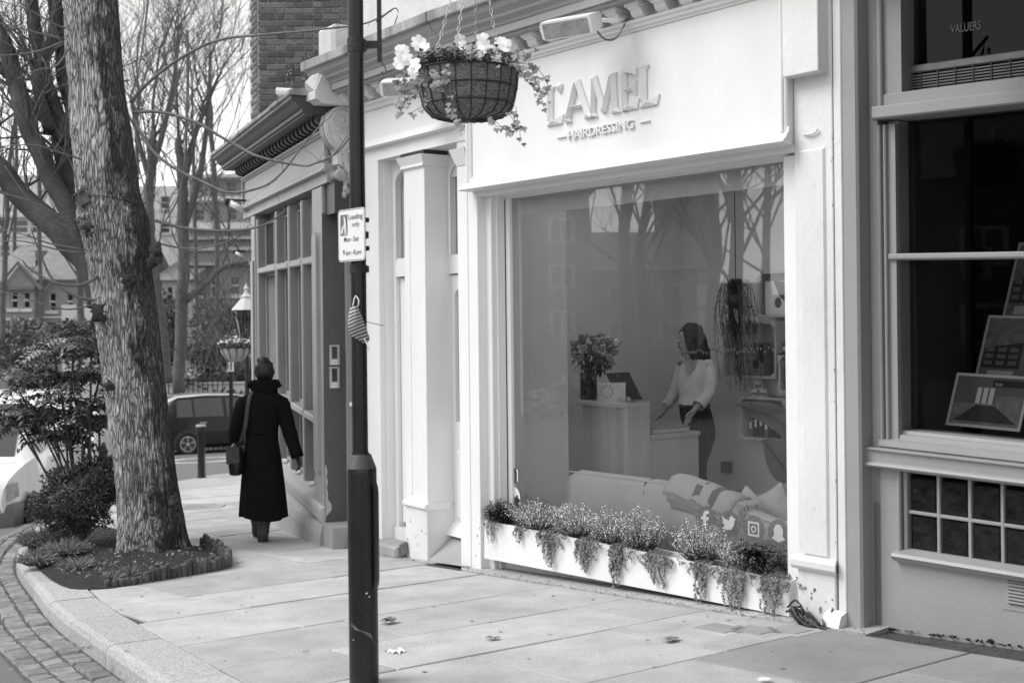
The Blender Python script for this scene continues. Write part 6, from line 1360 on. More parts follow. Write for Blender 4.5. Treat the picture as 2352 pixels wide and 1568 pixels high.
blades(g(85, 1305), .14, 260, .15, 'wispy lavender at the corner of the kerb', 'lavender'); blades(g(175, 1315), .16, 220, .12, 'dry flattened grass at the front of the bed', 'dry', 'grass_tuft', .003); blades(g(298, 1330), .05, 60, .11, 'dry grass tuft behind the short log edging', 'dry', 'grass_tuft', .0025); blades(g(258, 1340), .08, 90, .09, 'low dry grass at the front corner of the log edging', 'dry', 'grass_tuft', .0025)
mb = MB(); p = gr(368, 1312); mb.tube([p + Vector((-.03, 0, .05)), p + Vector((.05, -.06, .07))], [.018, .02], 8); tag(mb.build('wood_stump', 'wood_log'), 'short broken stake lying on the soil by the trunk', 'wood')

# ---- background trees in the gardens across the far road
def bare_tree(name, label, trunk, ws, n_limbs, L, lv, m='twig_far', grp='bare trees in the gardens', extra=(), spread=.55, top=True):
    Y = trunk[0][2]; b = at(*trunk[0]); t = thing(name, label, 'tree', (b.x, b.y, b.z), grp); o, P3, rs = px_tube(trunk, ws, 9, 5, m, 'trunk', t, wob=.05)
    tw = MB(); br = MB()
    for k in range(n_limbs):
        i = int(len(P3) * (.42 + .56 * k / n_limbs)); i = min(i, len(P3) - 1); d = Vector((rnd.uniform(-1, 1) * spread, rnd.uniform(-.6, .6) * spread, rnd.uniform(.6, 1.2))).normalized(); branch(tw, P3[i], d, L * rnd.uniform(.7, 1.1), min(rs[i] * .36, .02), lv, 6)
    if top: branch(tw, P3[-1], (P3[-1] - P3[-3]).normalized(), L * .8, min(rs[-1] * .8, .04), lv, 6)
    for pts, w2 in extra:
        o2, Q3, q = px_tube(pts, w2, 7, 4, m, 'limb', t)
        for _ in range(3): i = rnd.randrange(len(Q3) // 2, len(Q3)); branch(tw, Q3[i], Vector((rnd.uniform(-.6, .6), 0, 1)).normalized(), L * .5, q[i] * .5, lv - 1)
    tag(tw.build('twigs', m, t, fix=False), kind='stuff'); return t
bare_tree('bare_tree', 'bare tree with a straight trunk and one low limb reaching right', [(412, 900, 30), (418, 700, 30), (421, 600, 30), (420, 480, 30), (418, 400, 30), (410, 320, 30)], [27, 28, 27, 26, 22, 16], 12, 3.0, 3, extra=[([(428, 690, 30), (480, 645, 30), (515, 612, 30), (570, 602, 30)], [18, 14, 12, 10]), ([(424, 520, 30), (455, 420, 30), (470, 330, 30), (480, 240, 30)], [18, 16, 12, 8]), ([(424, 420, 30), (438, 350, 30), (452, 300, 30), (500, 180, 30)], [16, 15, 12, 7])])
bare_tree('bare_tree', 'bare slender tree just right of the big trunk', [(385, 880, 27), (372, 760, 27), (352, 600, 27), (342, 480, 27), (345, 400, 27), (352, 300, 27)], [24, 26, 25, 22, 20, 15], 12, 3.0, 3, extra=[([(345, 420, 27), (320, 330, 27), (300, 220, 27)], [14, 11, 7]), ([(346, 400, 27), (375, 300, 27), (400, 180, 27), (410, 60, 27)], [16, 13, 10, 7])])
bare_tree('bare_tree', 'bare tree behind the roofs reaching up beside the brick building', [(500, 760, 36), (498, 560, 36), (492, 420, 36), (485, 300, 36), (480, 200, 36)], [8, 12, 13, 11, 8], 10, 4.2, 3, spread=.7)
bare_tree('bare_tree', 'thin bare tree between the two nearer trunks', [(455, 820, 40), (450, 600, 40), (446, 400, 40), (440, 250, 40)], [7, 9, 9, 7], 9, 5.0, 3, spread=.75)
bare_tree('bare_tree', 'bare tree half hidden behind the big trunk on its right', [(318, 760, 38), (312, 560, 38), (315, 380, 38), (318, 220, 38)], [9, 11, 10, 8], 9, 4.6, 3, spread=.7)
bare_tree('bare_tree', 'thin pale trunk standing between the mahonia and the big tree', [(186, 790, 24), (184, 700, 24), (183, 600, 24), (178, 480, 24), (172, 380, 24)], [18, 16, 15, 13, 10], 8, 2.4, 3)
bare_tree('bare_tree', 'thin bare tree at the left edge of the picture', [(4, 790, 22), (8, 660, 22), (10, 560, 22), (20, 420, 22), (30, 300, 22)], [12, 13, 12, 10, 8], 10, 2.4, 3)
bare_tree('bare_tree', 'tall twiggy tree behind the left limbs of the street tree', [(95, 760, 42), (92, 560, 42), (88, 380, 42), (80, 220, 42)], [8, 10, 10, 8], 10, 5.4, 3, spread=.8)
bare_tree('bare_tree', 'farther twiggy tree seen at the upper left corner', [(30, 700, 46), (34, 500, 46), (38, 300, 46), (40, 150, 46)], [7, 9, 9, 7], 9, 5.4, 3, spread=.8)
# thin upright saplings in front of the houses
sp_ = thing('sapling_clump', 'clump of thin upright stems growing in front of the far house', 'shrub', at(500, 860, 28)); tw = MB()
for _ in range(34):
    x = rnd.uniform(440, 575); b = at(x + rnd.uniform(-30, 30), 850, 28 + rnd.uniform(-2, 2)); d = Vector((rnd.uniform(-.5, .35), rnd.uniform(-.2, .2), 1)).normalized(); branch(tw, b, d, rnd.uniform(1.6, 3.0), .012, 1, 4)
tag(tw.build('stems', 'twig_far', sp_, fix=False), kind='stuff')
# ================================================================ PEOPLE
def attach(o, par):
    o.parent = par; o.location = o.location - LOC[par.name]; LOC[o.name] = LOC[par.name]; return o
def hand_nodes(V_, E_, R_, wrist, palm_dir, side, curl, ln=.085, base_i=None, fr=.0085):
    """palm, four unequal bent fingers and a thumb leaving the side of the palm"""
    d = Vector(palm_dir).normalized(); s_ = Vector(side).normalized(); c = Vector(curl).normalized(); w = Vector(wrist)
    V_.append(w + d * .045); R_.append((.024, .015)); pi = len(V_) - 1; E_.append((base_i, pi))
    for k, (o_, L) in enumerate(((-.024, .9), (-.008, 1.0), (.008, .95), (.024, .78))):
        a = w + d * .085 + s_ * o_; b = a + (d * .75 + c * .4).normalized() * L * ln * .48; e = b + (d * .35 + c * .8).normalized() * L * ln * .42
        n = len(V_); V_ += [a, b, e]; R_ += [fr * 1.05, fr * .95, fr * .75]; E_ += [(pi, n), (n, n + 1), (n + 1, n + 2)]
    a = w + d * .03 - s_ * .03; b = a + (d * .6 - s_ * .7).normalized() * .035; e = b + (d * .9 + c * .3).normalized() * .03; n = len(V_); V_ += [a, b, e]; R_ += [.0115, .0098, .008]; E_ += [(pi, n), (n, n + 1), (n + 1, n + 2)]
# ---- woman walking away in a long black coat
B0 = gr(603, 1243); q_ = B0.y / FV
def wl(x, y, dy=0.): p = at(x, y, B0.y + dy); return p
V_ = [wl(605, 1018), wl(605, 985), wl(604, 940), wl(604, 905), wl(606, 890), wl(607, 868), wl(607, 848), wl(607, 834)]
R_ = [(.13, .10), (.11, .09), (.13, .10), (.07, .06), .045, .066, .076, .05]; E_ = [(i, i + 1) for i in range(7)]
def chain(V_, E_, R_, st, pts, rs):
    i = st
    for p, r in zip(pts, rs): V_.append(p); R_.append(r); E_.append((i, len(V_) - 1)); i = len(V_) - 1
    return i
chain(V_, E_, R_, 2, [wl(568, 918), wl(545, 975, -.03), wl(545, 1030, .06)], [.036, .034, .026])
wi = chain(V_, E_, R_, 2, [wl(640, 918), wl(658, 975, -.02), wl(680, 1035, -.05)], [.036, .034, .026])
chain(V_, E_, R_, 0, [wl(588, 1040), wl(588, 1130, .22), wl(590, 1212, .34), wl(590, 1221, .46)], [.085, .06, .042, .036])
chain(V_, E_, R_, 0, [wl(622, 1040), wl(614, 1130, .06), wl(606, 1208, -.02), wl(605, 1237, .05)], [.085, .06, .042, .036])
woman = skin_body('person', V_, E_, R_, 'skin'); tag(woman, 'person in a long black coat, hair pinned up, walking away with a shoulder bag', 'person')
coat = MB(); n = 48
rows = [(1187, 606, 53, .20), (1150, 605, 51, .19), (1100, 604, 47, .175), (1050, 603, 42, .155), (1010, 602, 37, .13), (985, 602, 37, .125), (950, 602, 44, .13), (928, 603, 50, .128), (916, 604, 47, .118), (905, 605, 36, .10), (893, 606, 24, .08)]
rings = []
for i, (y, x, hw, ry) in enumerate(rows):
    c = wl(x, y); rx = hw * q_; f = max(0, 1 - i / 5); ring = []
    for k in range(n):
        a = 2 * math.pi * k / n; fo = 1 + f * (.055 * math.sin(6 * a + .7) + .035 * math.sin(11 * a + 2)) + .015 * noise.noise(Vector((math.cos(a) * 2, math.sin(a) * 2, y * .02)))
        ring.append((c.x + rx * fo * math.cos(a), c.y + ry * fo * math.sin(a), c.z + (.016 * math.sin(2 * a + .4) if i == 0 else 0)))
    rings.append(ring)
coat.loft(rings, False)
for pts, rs in (([wl(586, 913), wl(563, 926, -.01), wl(549, 960, -.03), wl(541, 1005, -.01), wl(546, 1046, .05)], [.062, .074, .070, .060, .052]), ([wl(622, 913), wl(645, 926), wl(656, 960, -.02), wl(670, 1008, -.04), wl(684, 1050, -.055)], [.062, .072, .066, .057, .052])): P3 = smooth_path(pts, 4); coat.tube(P3, [rs[min(i // 4, 4)] * (1 + .05 * math.sin(i * 1.7)) for i in range(len(P3))], 16)
cm = coat.build('coat', 'coat', woman, smooth=True)
col = MB(); rings = []
for y, hw, ry, sp in ((905, 30, .085, 0), (892, 29, .088, 0), (880, 34, .10, 7), (872, 37, .11, 14)):
    c = wl(607, y); rings.append([(c.x + hw * q_ * math.cos(a) * (1 + (.10 if sp and abs(math.cos(a)) > .8 else 0)), c.y + ry * math.sin(a), c.z - (sp * q_ * (.9 if abs(math.cos(a)) > .8 else 0)) ) for a in [2 * math.pi * k / 28 for k in range(28)]])
col.loft(rings, False); o = col.build('collar', 'coat', woman, smooth=True); so = o.modifiers.new('thick', 'SOLIDIFY'); so.thickness = .008
mb = MB(); c = wl(603, 992)
mb.tube([(c.x + .10 * math.cos(a), c.y - .004 + .129 * math.sin(a) - .003, c.z + .004 * math.cos(3 * a)) for a in [-2.4 + 1.65 * k / 8 for k in range(9)]], [.012] * 9, 6); mb.build('half_belt', 'coat', woman, smooth=True)
hr = MB(); c = wl(607, 852, -.015); hr.ball(c, .088, 20, 14, 1.0, 1.02, 1.16); b = wl(604, 829, -.03); hr.ball(b, .045, 14, 10, 1.15, 1, .8); hr.v = [tuple(Vector(p) + (Vector(p) - c) * .22 * noise.noise(Vector(p) * 24)) for p in hr.v]; hr.build('hair', 'hair', woman, smooth=True)
Vg = [wl(683, 1046, -.055)]; Eg = []; Rg = [.030]; hand_nodes(Vg, Eg, Rg, Vg[0], (.25, 0, -1), (0, 1, 0), (-1, .2, 0), .08, 0); gl_ = skin_body('glove', Vg, Eg, Rg, 'leather', 1); attach(gl_, woman)
for pts, rs in (([wl(606, 1188, -.02), wl(606, 1205, -.03), wl(604, 1228, -.035), wl(604, 1240, .02), wl(604, 1241, .14), wl(603, 1241, .19)], [.06, .052, .048, .044, .04, .022]), ([wl(590, 1180, .30), wl(590, 1205, .32), wl(590, 1218, .34), wl(590, 1224, .45), wl(590, 1224, .52)], [.055, .046, .044, .038, .02])):
    mb = MB(); P3 = smooth_path(pts, 3); mb.tube(P3, [rs[min(int(i / (len(P3) - 1) * (len(rs) - 1)), len(rs) - 1)] for i in range(len(P3))], 14); mb.build('boot', 'boot', woman, smooth=True)
p = wl(545, 1046, -.02); bag = thing('shoulder_bag', 'black leather shoulder bag carried on the left side of the walking person', 'bag', p)
rings = []
for z, wx, wy in ((-.165, .035, .10), (-.155, .055, .135), (-.06, .065, .15), (.06, .055, .14), (.11, .03, .11), (.125, .012, .09)): rings.append([(p.x + .0 + wx * math.copysign(abs(math.cos(a)) ** .6, math.cos(a)), p.y + wy * math.copysign(abs(math.sin(a)) ** .6, math.sin(a)), p.z + z) for a in [2 * math.pi * k / 20 for k in range(20)]])
mb = MB(); mb.loft(rings); mb.build('body', 'leather', bag, smooth=True)
mb = MB(); mb.add([(p.x - .068, p.y - .14, p.z + .09), (p.x + .05, p.y - .15, p.z + .09), (p.x + .055, p.y - .16, p.z - .04), (p.x - .06, p.y - .158, p.z - .06)], [(0, 1, 2, 3)]); o = mb.build('flap', 'leather', bag); so = o.modifiers.new('thick', 'SOLIDIFY'); so.thickness = .006
mb = MB(); S3 = [Vector((p.x + .03, p.y - .06, p.z + .10)), wl(562, 985, -.15), wl(568, 940, -.155), wl(573, 912, -.13), wl(582, 896, -.04), wl(580, 905, .08)]; S3 = smooth_path(S3, 4); vs = []
for s_ in S3: vs += [s_ + Vector((-.017, 0, 0)), s_ + Vector((.017, 0, 0))]
mb.add(vs, [(2 * i, 2 * i + 1, 2 * i + 3, 2 * i + 2) for i in range(len(S3) - 1)]); o = mb.build('strap', 'boot', bag, smooth=True); so = o.modifiers.new('thick', 'SOLIDIFY'); so.thickness = .005
# ---- woman at the counter inside the salon
Ys = 10.3; iw = lambda x, y, d=0.: at(x, y, Ys + d); qs = Ys / FV
V_ = [iw(1602, 975), iw(1596, 930), iw(1596, 890), iw(1596, 855), iw(1590, 829), iw(1581, 814), iw(1577, 796, -.01), iw(1576, 775), iw(1580, 757)]
R_ = [(.08, .07), (.07, .06), (.085, .07), (.095, .07), (.055, .05), .044, (.066, .062), (.078, .078), (.06, .06)]; E_ = [(i, i + 1) for i in range(8)]
chain(V_, E_, R_, 6, [iw(1564, 801, -.04)], [.018])                                           # chin
chain(V_, E_, R_, 7, [iw(1557, 784, -.05), iw(1551, 787, -.056)], [.010, .0065])                # nose
wa = chain(V_, E_, R_, 3, [iw(1626, 838, -.05), iw(1629, 902, -.10), iw(1597, 939, -.20)], [.05, .040, .024])
wb = chain(V_, E_, R_, 3, [iw(1567, 842, .10), iw(1549, 902, .16), iw(1519, 952, .12)], [.046, .038, .023])
hand_nodes(V_, E_, R_, V_[wa], iw(1575, 970, -.24) - V_[wa], (.8, .5, .1), (-.2, -.2, -1), .085, wa, .0078)
hand_nodes(V_, E_, R_, V_[wb], iw(1500, 966, .08) - V_[wb], (.2, -1, .2), (-.3, 0, -1), .085, wb, .0078)
chain(V_, E_, R_, 0, [iw(1597, 1000, .05), iw(1604, 1085, .04), iw(1598, 1180, .12)], [.05, .036, .03]); chain(V_, E_, R_, 0, [iw(1608, 1000, -.05), iw(1608, 1085, -.04), iw(1610, 1180, -.03)], [.05, .036, .03])
clerk = skin_body('person', V_, E_, R_, 'skin'); tag(clerk, 'person with long dark hair in a white jumper, standing at the counter inside the salon', 'person')
jm = MB(); rings = []
for y, l, r, ry in ((929, 1560, 1630, .115), (918, 1561, 1627, .11), (903, 1560, 1625, .105), (888, 1556, 1628, .115), (872, 1554, 1632, .125), (856, 1558, 1637, .12), (842, 1562, 1638, .11), (832, 1570, 1634, .095), (826, 1580, 1622, .075)):
    c = iw((l + r) / 2, y); rings.append([(c.x + (r - l) / 2 * qs * math.cos(a) * (1 + .012 * math.sin(7 * a + y)), c.y + ry * math.sin(a), c.z + .004 * math.sin(5 * a + y)) for a in [2 * math.pi * k / 32 for k in range(32)]])
jm.loft(rings, False)
for pts, rs in (([iw(1624, 833, -.02), iw(1632, 860, -.07), iw(1631, 890, -.09), iw(1625, 908, -.11), iw(1606, 930, -.17)], [.058, .058, .054, .050, .046]), ([iw(1570, 838, .06), iw(1560, 865, .12), iw(1551, 898, .15), iw(1544, 912, .15), iw(1534, 928, .14)], [.052, .05, .046, .044, .042])):
    P3 = smooth_path(pts, 4); jm.tube(P3, [rs[min(i // 4, 4)] * (1 + .06 * math.sin(i * 2.1)) for i in range(len(P3))], 14, False)
    for f in (-1, -4): jm.tube([P3[f] - (P3[-1] - P3[-3]).normalized() * .012, P3[f] + (P3[-1] - P3[-3]).normalized() * .012], rs[-1] + .006, 14, False)
jm.build('jumper', 'knit', clerk, smooth=True)
mb = MB(); vs = [iw(x, y, d) for x, y, d in ((1572, 829, -.07), (1603, 829, -.085), (1596, 846, -.122), (1580, 862, -.13), (1572, 848, -.12))]; mb.add(vs, [(0, 1, 2, 3, 4)]); mb.build('neckline', 'skin', clerk, fix=False)
tr = MB(); rings = []
for y, l, r, ry in ((1120, 1592, 1628, .09), (1090, 1594, 1622, .085), (1060, 1592, 1624, .10), (1030, 1585, 1635, .12), (1005, 1576, 1642, .135), (985, 1570, 1643, .14), (960, 1563, 1638, .135), (940, 1560, 1632, .12), (927, 1560, 1630, .112)):
    c = iw((l + r) / 2, y); rings.append([(c.x + (r - l) / 2 * qs * math.cos(a), c.y + ry * math.sin(a), c.z) for a in [2 * math.pi * k / 28 for k in range(28)]])
tr.loft(rings, False); tr.build('trousers', 'trouser', clerk, smooth=True)
mb = MB(); c = iw(1595, 931); mb.tube([(c.x + .118 * math.cos(a), c.y + .118 * math.sin(a), c.z) for a in [2 * math.pi * k / 24 for k in range(25)]], .012, 6, False); mb.build('belt', 'leather', clerk, smooth=True)
hr = MB(); c = iw(1588, 770, .01); hr.ball(c, .099, 20, 14, 1.0, 1.02, 1.06)
H3 = smooth_path([iw(1592, 755, .0), iw(1603, 785, .02), iw(1611, 812, .04), iw(1620, 832, .05), iw(1632, 848, .05), iw(1640, 864, .04)], 4); hr.tube(H3, [.072 if i < 9 else max(.012, .072 - .0052 * (i - 8)) for i in range(len(H3))], 16)
H3 = smooth_path([iw(1576, 752, -.06), iw(1583, 775, -.09), iw(1590, 800, -.10), iw(1594, 822, -.11)], 4); hr.tube(H3, [.03 + .012 * math.sin(i * .26) for i in range(len(H3))], 12)
H3 = smooth_path([iw(1572, 762, .07), iw(1570, 790, .085), iw(1572, 815, .08)], 4); hr.tube(H3, [.024] * len(H3), 10)
hr.v = [tuple(Vector(p) + (Vector(p) - c).normalized() * .010 * noise.noise(Vector((p[0] * 60, p[1] * 60, p[2] * 9)))) for p in hr.v]; hr.build('hair', 'hair', clerk, smooth=True)
mb = MB(); mb.ball(iw(1562, 775, -.066), .008, 8, 6, 1.1, .6, .6); mb.ball(iw(1562.5, 769, -.064), .011, 8, 4, 1.3, .5, .25); mb.build('eye', 'dark_item', clerk, smooth=True); mb = MB(); mb.ball(iw(1559, 796, -.06), .010, 8, 5, 1, .8, .4); mb.build('mouth', 'trouser', clerk, smooth=True)
mb = MB(); mb.tube(smooth_path([iw(1575, 829, -.10), iw(1580, 846, -.135), iw(1586, 850, -.136), iw(1598, 829, -.10)]), .0022, 5); mb.build('necklace', 'steel', clerk, smooth=True)
# ---- someone passing far away behind the parked cars
Yp = 36.0; fp_ = lambda x, y, d=0.: at(x, y, Yp + d)
V_ = [fp_(478, 940), fp_(478, 920), fp_(479, 903), fp_(481, 893), fp_(482, 886), fp_(483, 878), fp_(483, 871)]; R_ = [(.17, .13), (.17, .13), (.2, .15), .07, .06, .10, .09]; E_ = [(i, i + 1) for i in range(6)]
chain(V_, E_, R_, 2, [fp_(468, 903), fp_(466, 925), fp_(470, 945)], [.08, .06, .05]); chain(V_, E_, R_, 2, [fp_(491, 904), fp_(494, 925), fp_(492, 945)], [.08, .06, .05]); chain(V_, E_, R_, 0, [fp_(474, 960), fp_(474, 990), fp_(472, 1010)], [.1, .08, .06]); chain(V_, E_, R_, 0, [fp_(482, 960), fp_(484, 990), fp_(485, 1010)], [.1, .08, .06])
far_p = skin_body('person', V_, E_, R_, 'skin'); tag(far_p, 'distant person in a dark jacket and cap passing behind the black hatchback', 'person')
mb = MB(); rings = []
for y, hw in ((960, 14), (930, 15), (905, 16), (896, 13), (889, 7)): c = fp_(479, y); rings.append([(c.x + hw / FV * Yp * math.cos(a), c.y + .17 * math.sin(a), c.z) for a in [2 * math.pi * k / 14 for k in range(14)]])
mb.loft(rings); mb.build('jacket', 'boot', far_p, smooth=True); mb = MB(); mb.ball(fp_(481, 872), .125, 12, 8, 1, 1, .75); mb.build('cap', 'coat', far_p, smooth=True)
# ================================================================ INSIDE THE SALON
FL, CE, BW, LW, RW = -.15, 2.72, -2.8, -.62, 3.02
def ipart(mb, name, m, par=sal, **k): return mb.build(name, m, par, **k)
mb = MB(SA); mb.box(LW - .1, RW + .1, FL - .1, FL, BW, -.26); ipart(mb, 'interior_floor', 'in_floor')
mb = MB(SA); mb.box(LW - .1, RW + .1, CE, CE + .1, -.5, -.26); mb.box(LW - .1, -.3, CE, CE + .1, BW, -.5); mb.box(2.85, RW + .1, CE, CE + .1, BW, -.5); mb.box(-.3, 2.85, CE, CE + .1, BW, -2.35); ipart(mb, 'interior_ceiling', 'ceiling')  # wide opening added in the unseen ceiling to let in more skylight
mb = MB(SA); mb.box(LW - .1, RW + .1, FL, CE, BW - .1, BW); mb.box(LW - .1, LW, FL, CE, BW, -.75); mb.box(LW - .1, .18, FL, CE, -.75, -.65); mb.box(.10, .19, FL, CE, -.66, -.26); mb.box(RW, RW + .1, FL, CE, BW, -.26); mb.box(.19, 2.93, 2.50, CE, -.36, -.26); ipart(mb, 'interior_wall', 'in_wall')
iu = lambda x, y, w: SA.U(x, y, w)
# sofa with its back to the window
sw_ = -.48; u0, vt = iu(1300, 1080, sw_); u1 = iu(1830, 1190, sw_)[0] + .35; so_ = thing('sofa', 'cream leather sofa with its back against the salon window', 'sofa', SA((u0 + u1) / 2, FL, -.8))
def topv(u): return vt + .005 - max(0, (u - 1.55)) * .20
mb = MB(SA); rings = []
for k in range(25):
    u = u0 - .03 + (u1 - u0 + .06) * k / 24; t = topv(u) - (.05 if k in (0, 24) else 0) - .012 * (1 if k in (11, 12) else 0); e = .03 if k in (0, 24) else 0
    rings.append([(u, FL + .1, sw_ - .02 - e), (u, t - .22, sw_ - e), (u, t - .05, sw_ - .0 - e), (u, t - .012, sw_ - .03), (u, t, sw_ - .09), (u, t - .012, sw_ - .15), (u, t - .06, sw_ - .19 + e), (u, FL + .42, sw_ - .20 + e), (u, FL + .1, sw_ - .20)])
mb.loft(rings); mb.build('backrest', 'sofa', so_, smooth=True)
for uu in (u0 - .09, u1 - .12):
    mb = MB(SA); rings = []
    for k, w in enumerate((sw_ + .01, sw_ - .01, sw_ - .5, sw_ - .82, sw_ - .85)):
        s_ = .85 if k in (0, 4) else 1; rings.append([(uu + .10 + .10 * s_ * math.cos(a), FL + .38 + .10 * s_ * math.sin(a) if math.sin(a) > -.2 else FL + .08, w) for a in [2 * math.pi * j / 16 for j in range(16)]])
    mb.loft(rings); mb.build('armrest', 'sofa', so_, smooth=True)
mb = MB(SA); mb.cbox(u0 + .1, u1 - .12, FL + .08, FL + .30, -1.28, sw_ - .2, .03); mb.build('seat', 'sofa', so_)
for k in range(3): mb = MB(SA); a = u0 + .12 + k * (u1 - u0 - .26) / 3; b = a + (u1 - u0 - .26) / 3 - .01; mb.cbox(a, b, FL + .30, FL + .43, -1.30, sw_ - .2, .04); mb.build('seat_cushion', 'sofa', so_)
mb = MB(SA); us = iu(1478, 1100, sw_)[0]; mb.tube([(us, topv(us) - .10, sw_ + .001), (us + .004, topv(us) - .02, sw_ - .01), (us + .006, topv(us) + .002, sw_ - .09), (us, topv(us) - .02, sw_ - .16)], .004, 5); mb.build('seam', 'card_grey', so_)
mb = MB(SA); mb.tube([(u, topv(u) - .012, sw_ - .026) for u in [u0 + (u1 - u0) * k / 14 for k in range(15)]], .0045, 5); mb.build('piping', 'sofa', so_)
for a in (u0 + .02, u1 - .1):
    for w in (sw_ - .06, sw_ - .75): mb = MB(SA); mb.box(a, a + .05, FL, FL + .1, w - .05, w); mb.build('leg', 'dark_item', so_)
ua = iu(1540, 1112, sw_)[0]; ub = iu(1690, 1150, sw_)[0]; th_ = thing('throw_blanket', 'folded cream throw with striped bands and a fringe lying over the sofa back', 'blanket', SA((ua + ub) / 2, .3, -.5))
for L in range(3):
    mb = MB(SA); vs = []; n = 12; o_ = .012 + .014 * L; cs = [(sw_ + o_ - .002, -.16 + .045 * L), (sw_ + o_, -.04), (sw_ - .03, .0 + o_), (sw_ - .09, .012 + o_), (sw_ - .16, o_), (sw_ - .20 - o_, -.06), (sw_ - .21 - o_, -.2)]
    for i in range(n + 1):
        u = ua + (ub - ua) * i / n - .012 * L
        for w, dv in cs: vs.append((u + .01 * math.sin(dv * 30), topv(u) + dv + .004 * math.sin(i * 1.3 + dv * 20), w))
    mb.add(vs, [(i * 7 + j, i * 7 + j + 1, (i + 1) * 7 + j + 1, (i + 1) * 7 + j) for i in range(n) for j in range(6)]); o = mb.build('fold', 'throw', th_, smooth=True); sm = o.modifiers.new('thick', 'SOLIDIFY'); sm.thickness = .010
for q in (.38, .62):
    mb = MB(SA); u = ua + (ub - ua) * q; vs = []
    for w, dv in ((sw_ + .045, -.045), (sw_ - .02, .05), (sw_ - .09, .065), (sw_ - .16, .05)): vs += [(u, topv(u) + dv - .008, w), (u + .05, topv(u + .05) + dv - .008, w)]
    mb.add(vs, [(0, 1, 3, 2), (2, 3, 5, 4), (4, 5, 7, 6)]); mb.build('stripe', 'card_grey', th_, fix=False)
mb = MB(SA)
for k in range(46):
    w = sw_ + .04 - .25 * k / 45; u = ub + .01; top = topv(u) + .035 - 4 * max(0, abs(w - (sw_ - .08)) - .06) * .25; mb.tube([(u - .01, top, w), (u + .03 + .01 * rnd.random(), top - .02, w + .006 * rnd.gauss(0, 1)), (u + .05 + .02 * rnd.random(), top - .07 - .03 * rnd.random(), w + .01 * rnd.gauss(0, 1))], [.004, .005, .003], 4)
tag(mb.build('fringe', 'throw', th_), kind='stuff')
def cushion(x, y, w, s_, label, lean):
    u, v = iu(x, y, w); t = thing('cushion', label, 'cushion', SA(u, v - s_ * .5, w)); mb = MB(); rings = []; c = Vector(SA(u, v, w)); e = (E3 * math.cos(lean) + Z3 * math.sin(lean)); f = (Z3 * math.cos(lean) - E3 * math.sin(lean)); nn = nb
    n = 12; vs = []
    for sd in (1, -1):
        for i in range(n + 1):
            for j in range(n + 1):
                a, b = i / n * 2 - 1, j / n * 2 - 1; k = (1 - a * a) * (1 - b * b); vs.append(c + e * a * s_ * .5 * (1 - .10 * (1 - abs(b)) * abs(a)) + f * b * s_ * .5 * (1 - .10 * (1 - abs(a)) * abs(b)) + nn * sd * .09 * k ** .6)
    m_ = (n + 1) ** 2; mb.add(vs, [(q * m_ + i * (n + 1) + j, q * m_ + i * (n + 1) + j + 1, q * m_ + (i + 1) * (n + 1) + j + 1, q * m_ + (i + 1) * (n + 1) + j) for q in (0, 1) for i in range(n) for j in range(n)]); mb.build('cover', 'sofa', t, smooth=True)
cushion(1780, 1168, -.86, .26, 'plump satin cushion at the right end of the sofa', .5); cushion(1722, 1172, -.82, .24, 'cushion half under the throw blanket', -.6)
# tall plank counter and low desk
dw = -1.2; d0, dv = iu(1337, 920, dw); d1 = iu(1447, 935, dw)[0]; d2 = SA.depth(1493, 950, d1)[0]
ds = thing('counter', 'tall reception counter of pale upright planks', 'counter', SA((d0 + d1) / 2, FL, dw - .2))
mb = MB(SA); mb.cbox(d0 - .02, d1 + .0, dv - .035, dv, d2, dw + .03, .004); mb.build('counter_top', 'pine', ds)
k = 0; u = d0
wd = (d1 - d0 - .05) / 5
for k in range(5): mb = MB(SA); mb.cbox(d0 + k * wd, d0 + (k + 1) * wd - .003, FL, dv - .036, dw - .02, dw + rnd.uniform(-.002, .002), .003); mb.build('plank', 'pine', ds)
mb = MB(SA); mb.cbox(d1 - .05, d1, FL, dv - .036, dw - .02, dw + .028, .004); mb.build('corner_post', 'pine', ds)
mb = MB(SA); mb.box(d1 - .02, d1, FL, dv - .036, d2, dw - .021); mb.build('end_panel', 'pine', ds); mb = MB(SA); mb.box(d0, d0 + .02, FL, dv - .036, d2, dw - .021); mb.build('end_panel', 'pine', ds)
l0, l1 = d0 + .02, d1 - .002; lw2, lv = SA.depth(1604, 993, l1); lv = (lv + SA.depth(1500, 995, l1)[1]) / 2; ld = thing('low_desk', 'low pale wooden desk beside the tall counter', 'desk', SA((l0 + l1) / 2, FL, -1.4))
mb = MB(SA); mb.box(l0, l1 + .012, lv - .03, lv, lw2 - .01, d2 - .004); mb.build('desk_top', 'pine', ld); mb = MB(SA); mb.box(l1 - .03, l1, FL, lv - .031, lw2, d2 - .004); mb.build('end_panel', 'pine', ld); mb = MB(SA); mb.box(l0, l1 - .031, FL, lv - .031, lw2, lw2 + .02); mb.build('back_panel', 'pine', ld)
bw0, bw1 = SA.depth(1502, 985, l1)[0], SA.depth(1588, 985, l1)[0]; b0, b1 = l1 - .24, l1 - .01; bk = thing('appointment_book', 'thick open appointment book on the low desk under the person\'s hands', 'book', SA((b0 + b1) / 2, lv, (bw0 + bw1) / 2))
mb = MB(SA); mb.box(b0, b1, lv + .001, lv + .008, bw1, bw0); mb.box(b0, b1, lv + .038, lv + .046, bw1, bw0); mb.build('cover', 'card_grey', bk)
mb = MB(SA); mb.box(b0 + .008, b1 - .006, lv + .0085, lv + .0375, bw1 + .006, bw0 - .006); mb.build('pages', 'card', bk)
for q in range(5): mb = MB(SA); mb.box(b1 - .006, b1 - .0055, lv + .012 + q * .005, lv + .0128 + q * .005, bw1 + .006, bw0 - .006); mb.build('page_edge', 'card_grey', bk)
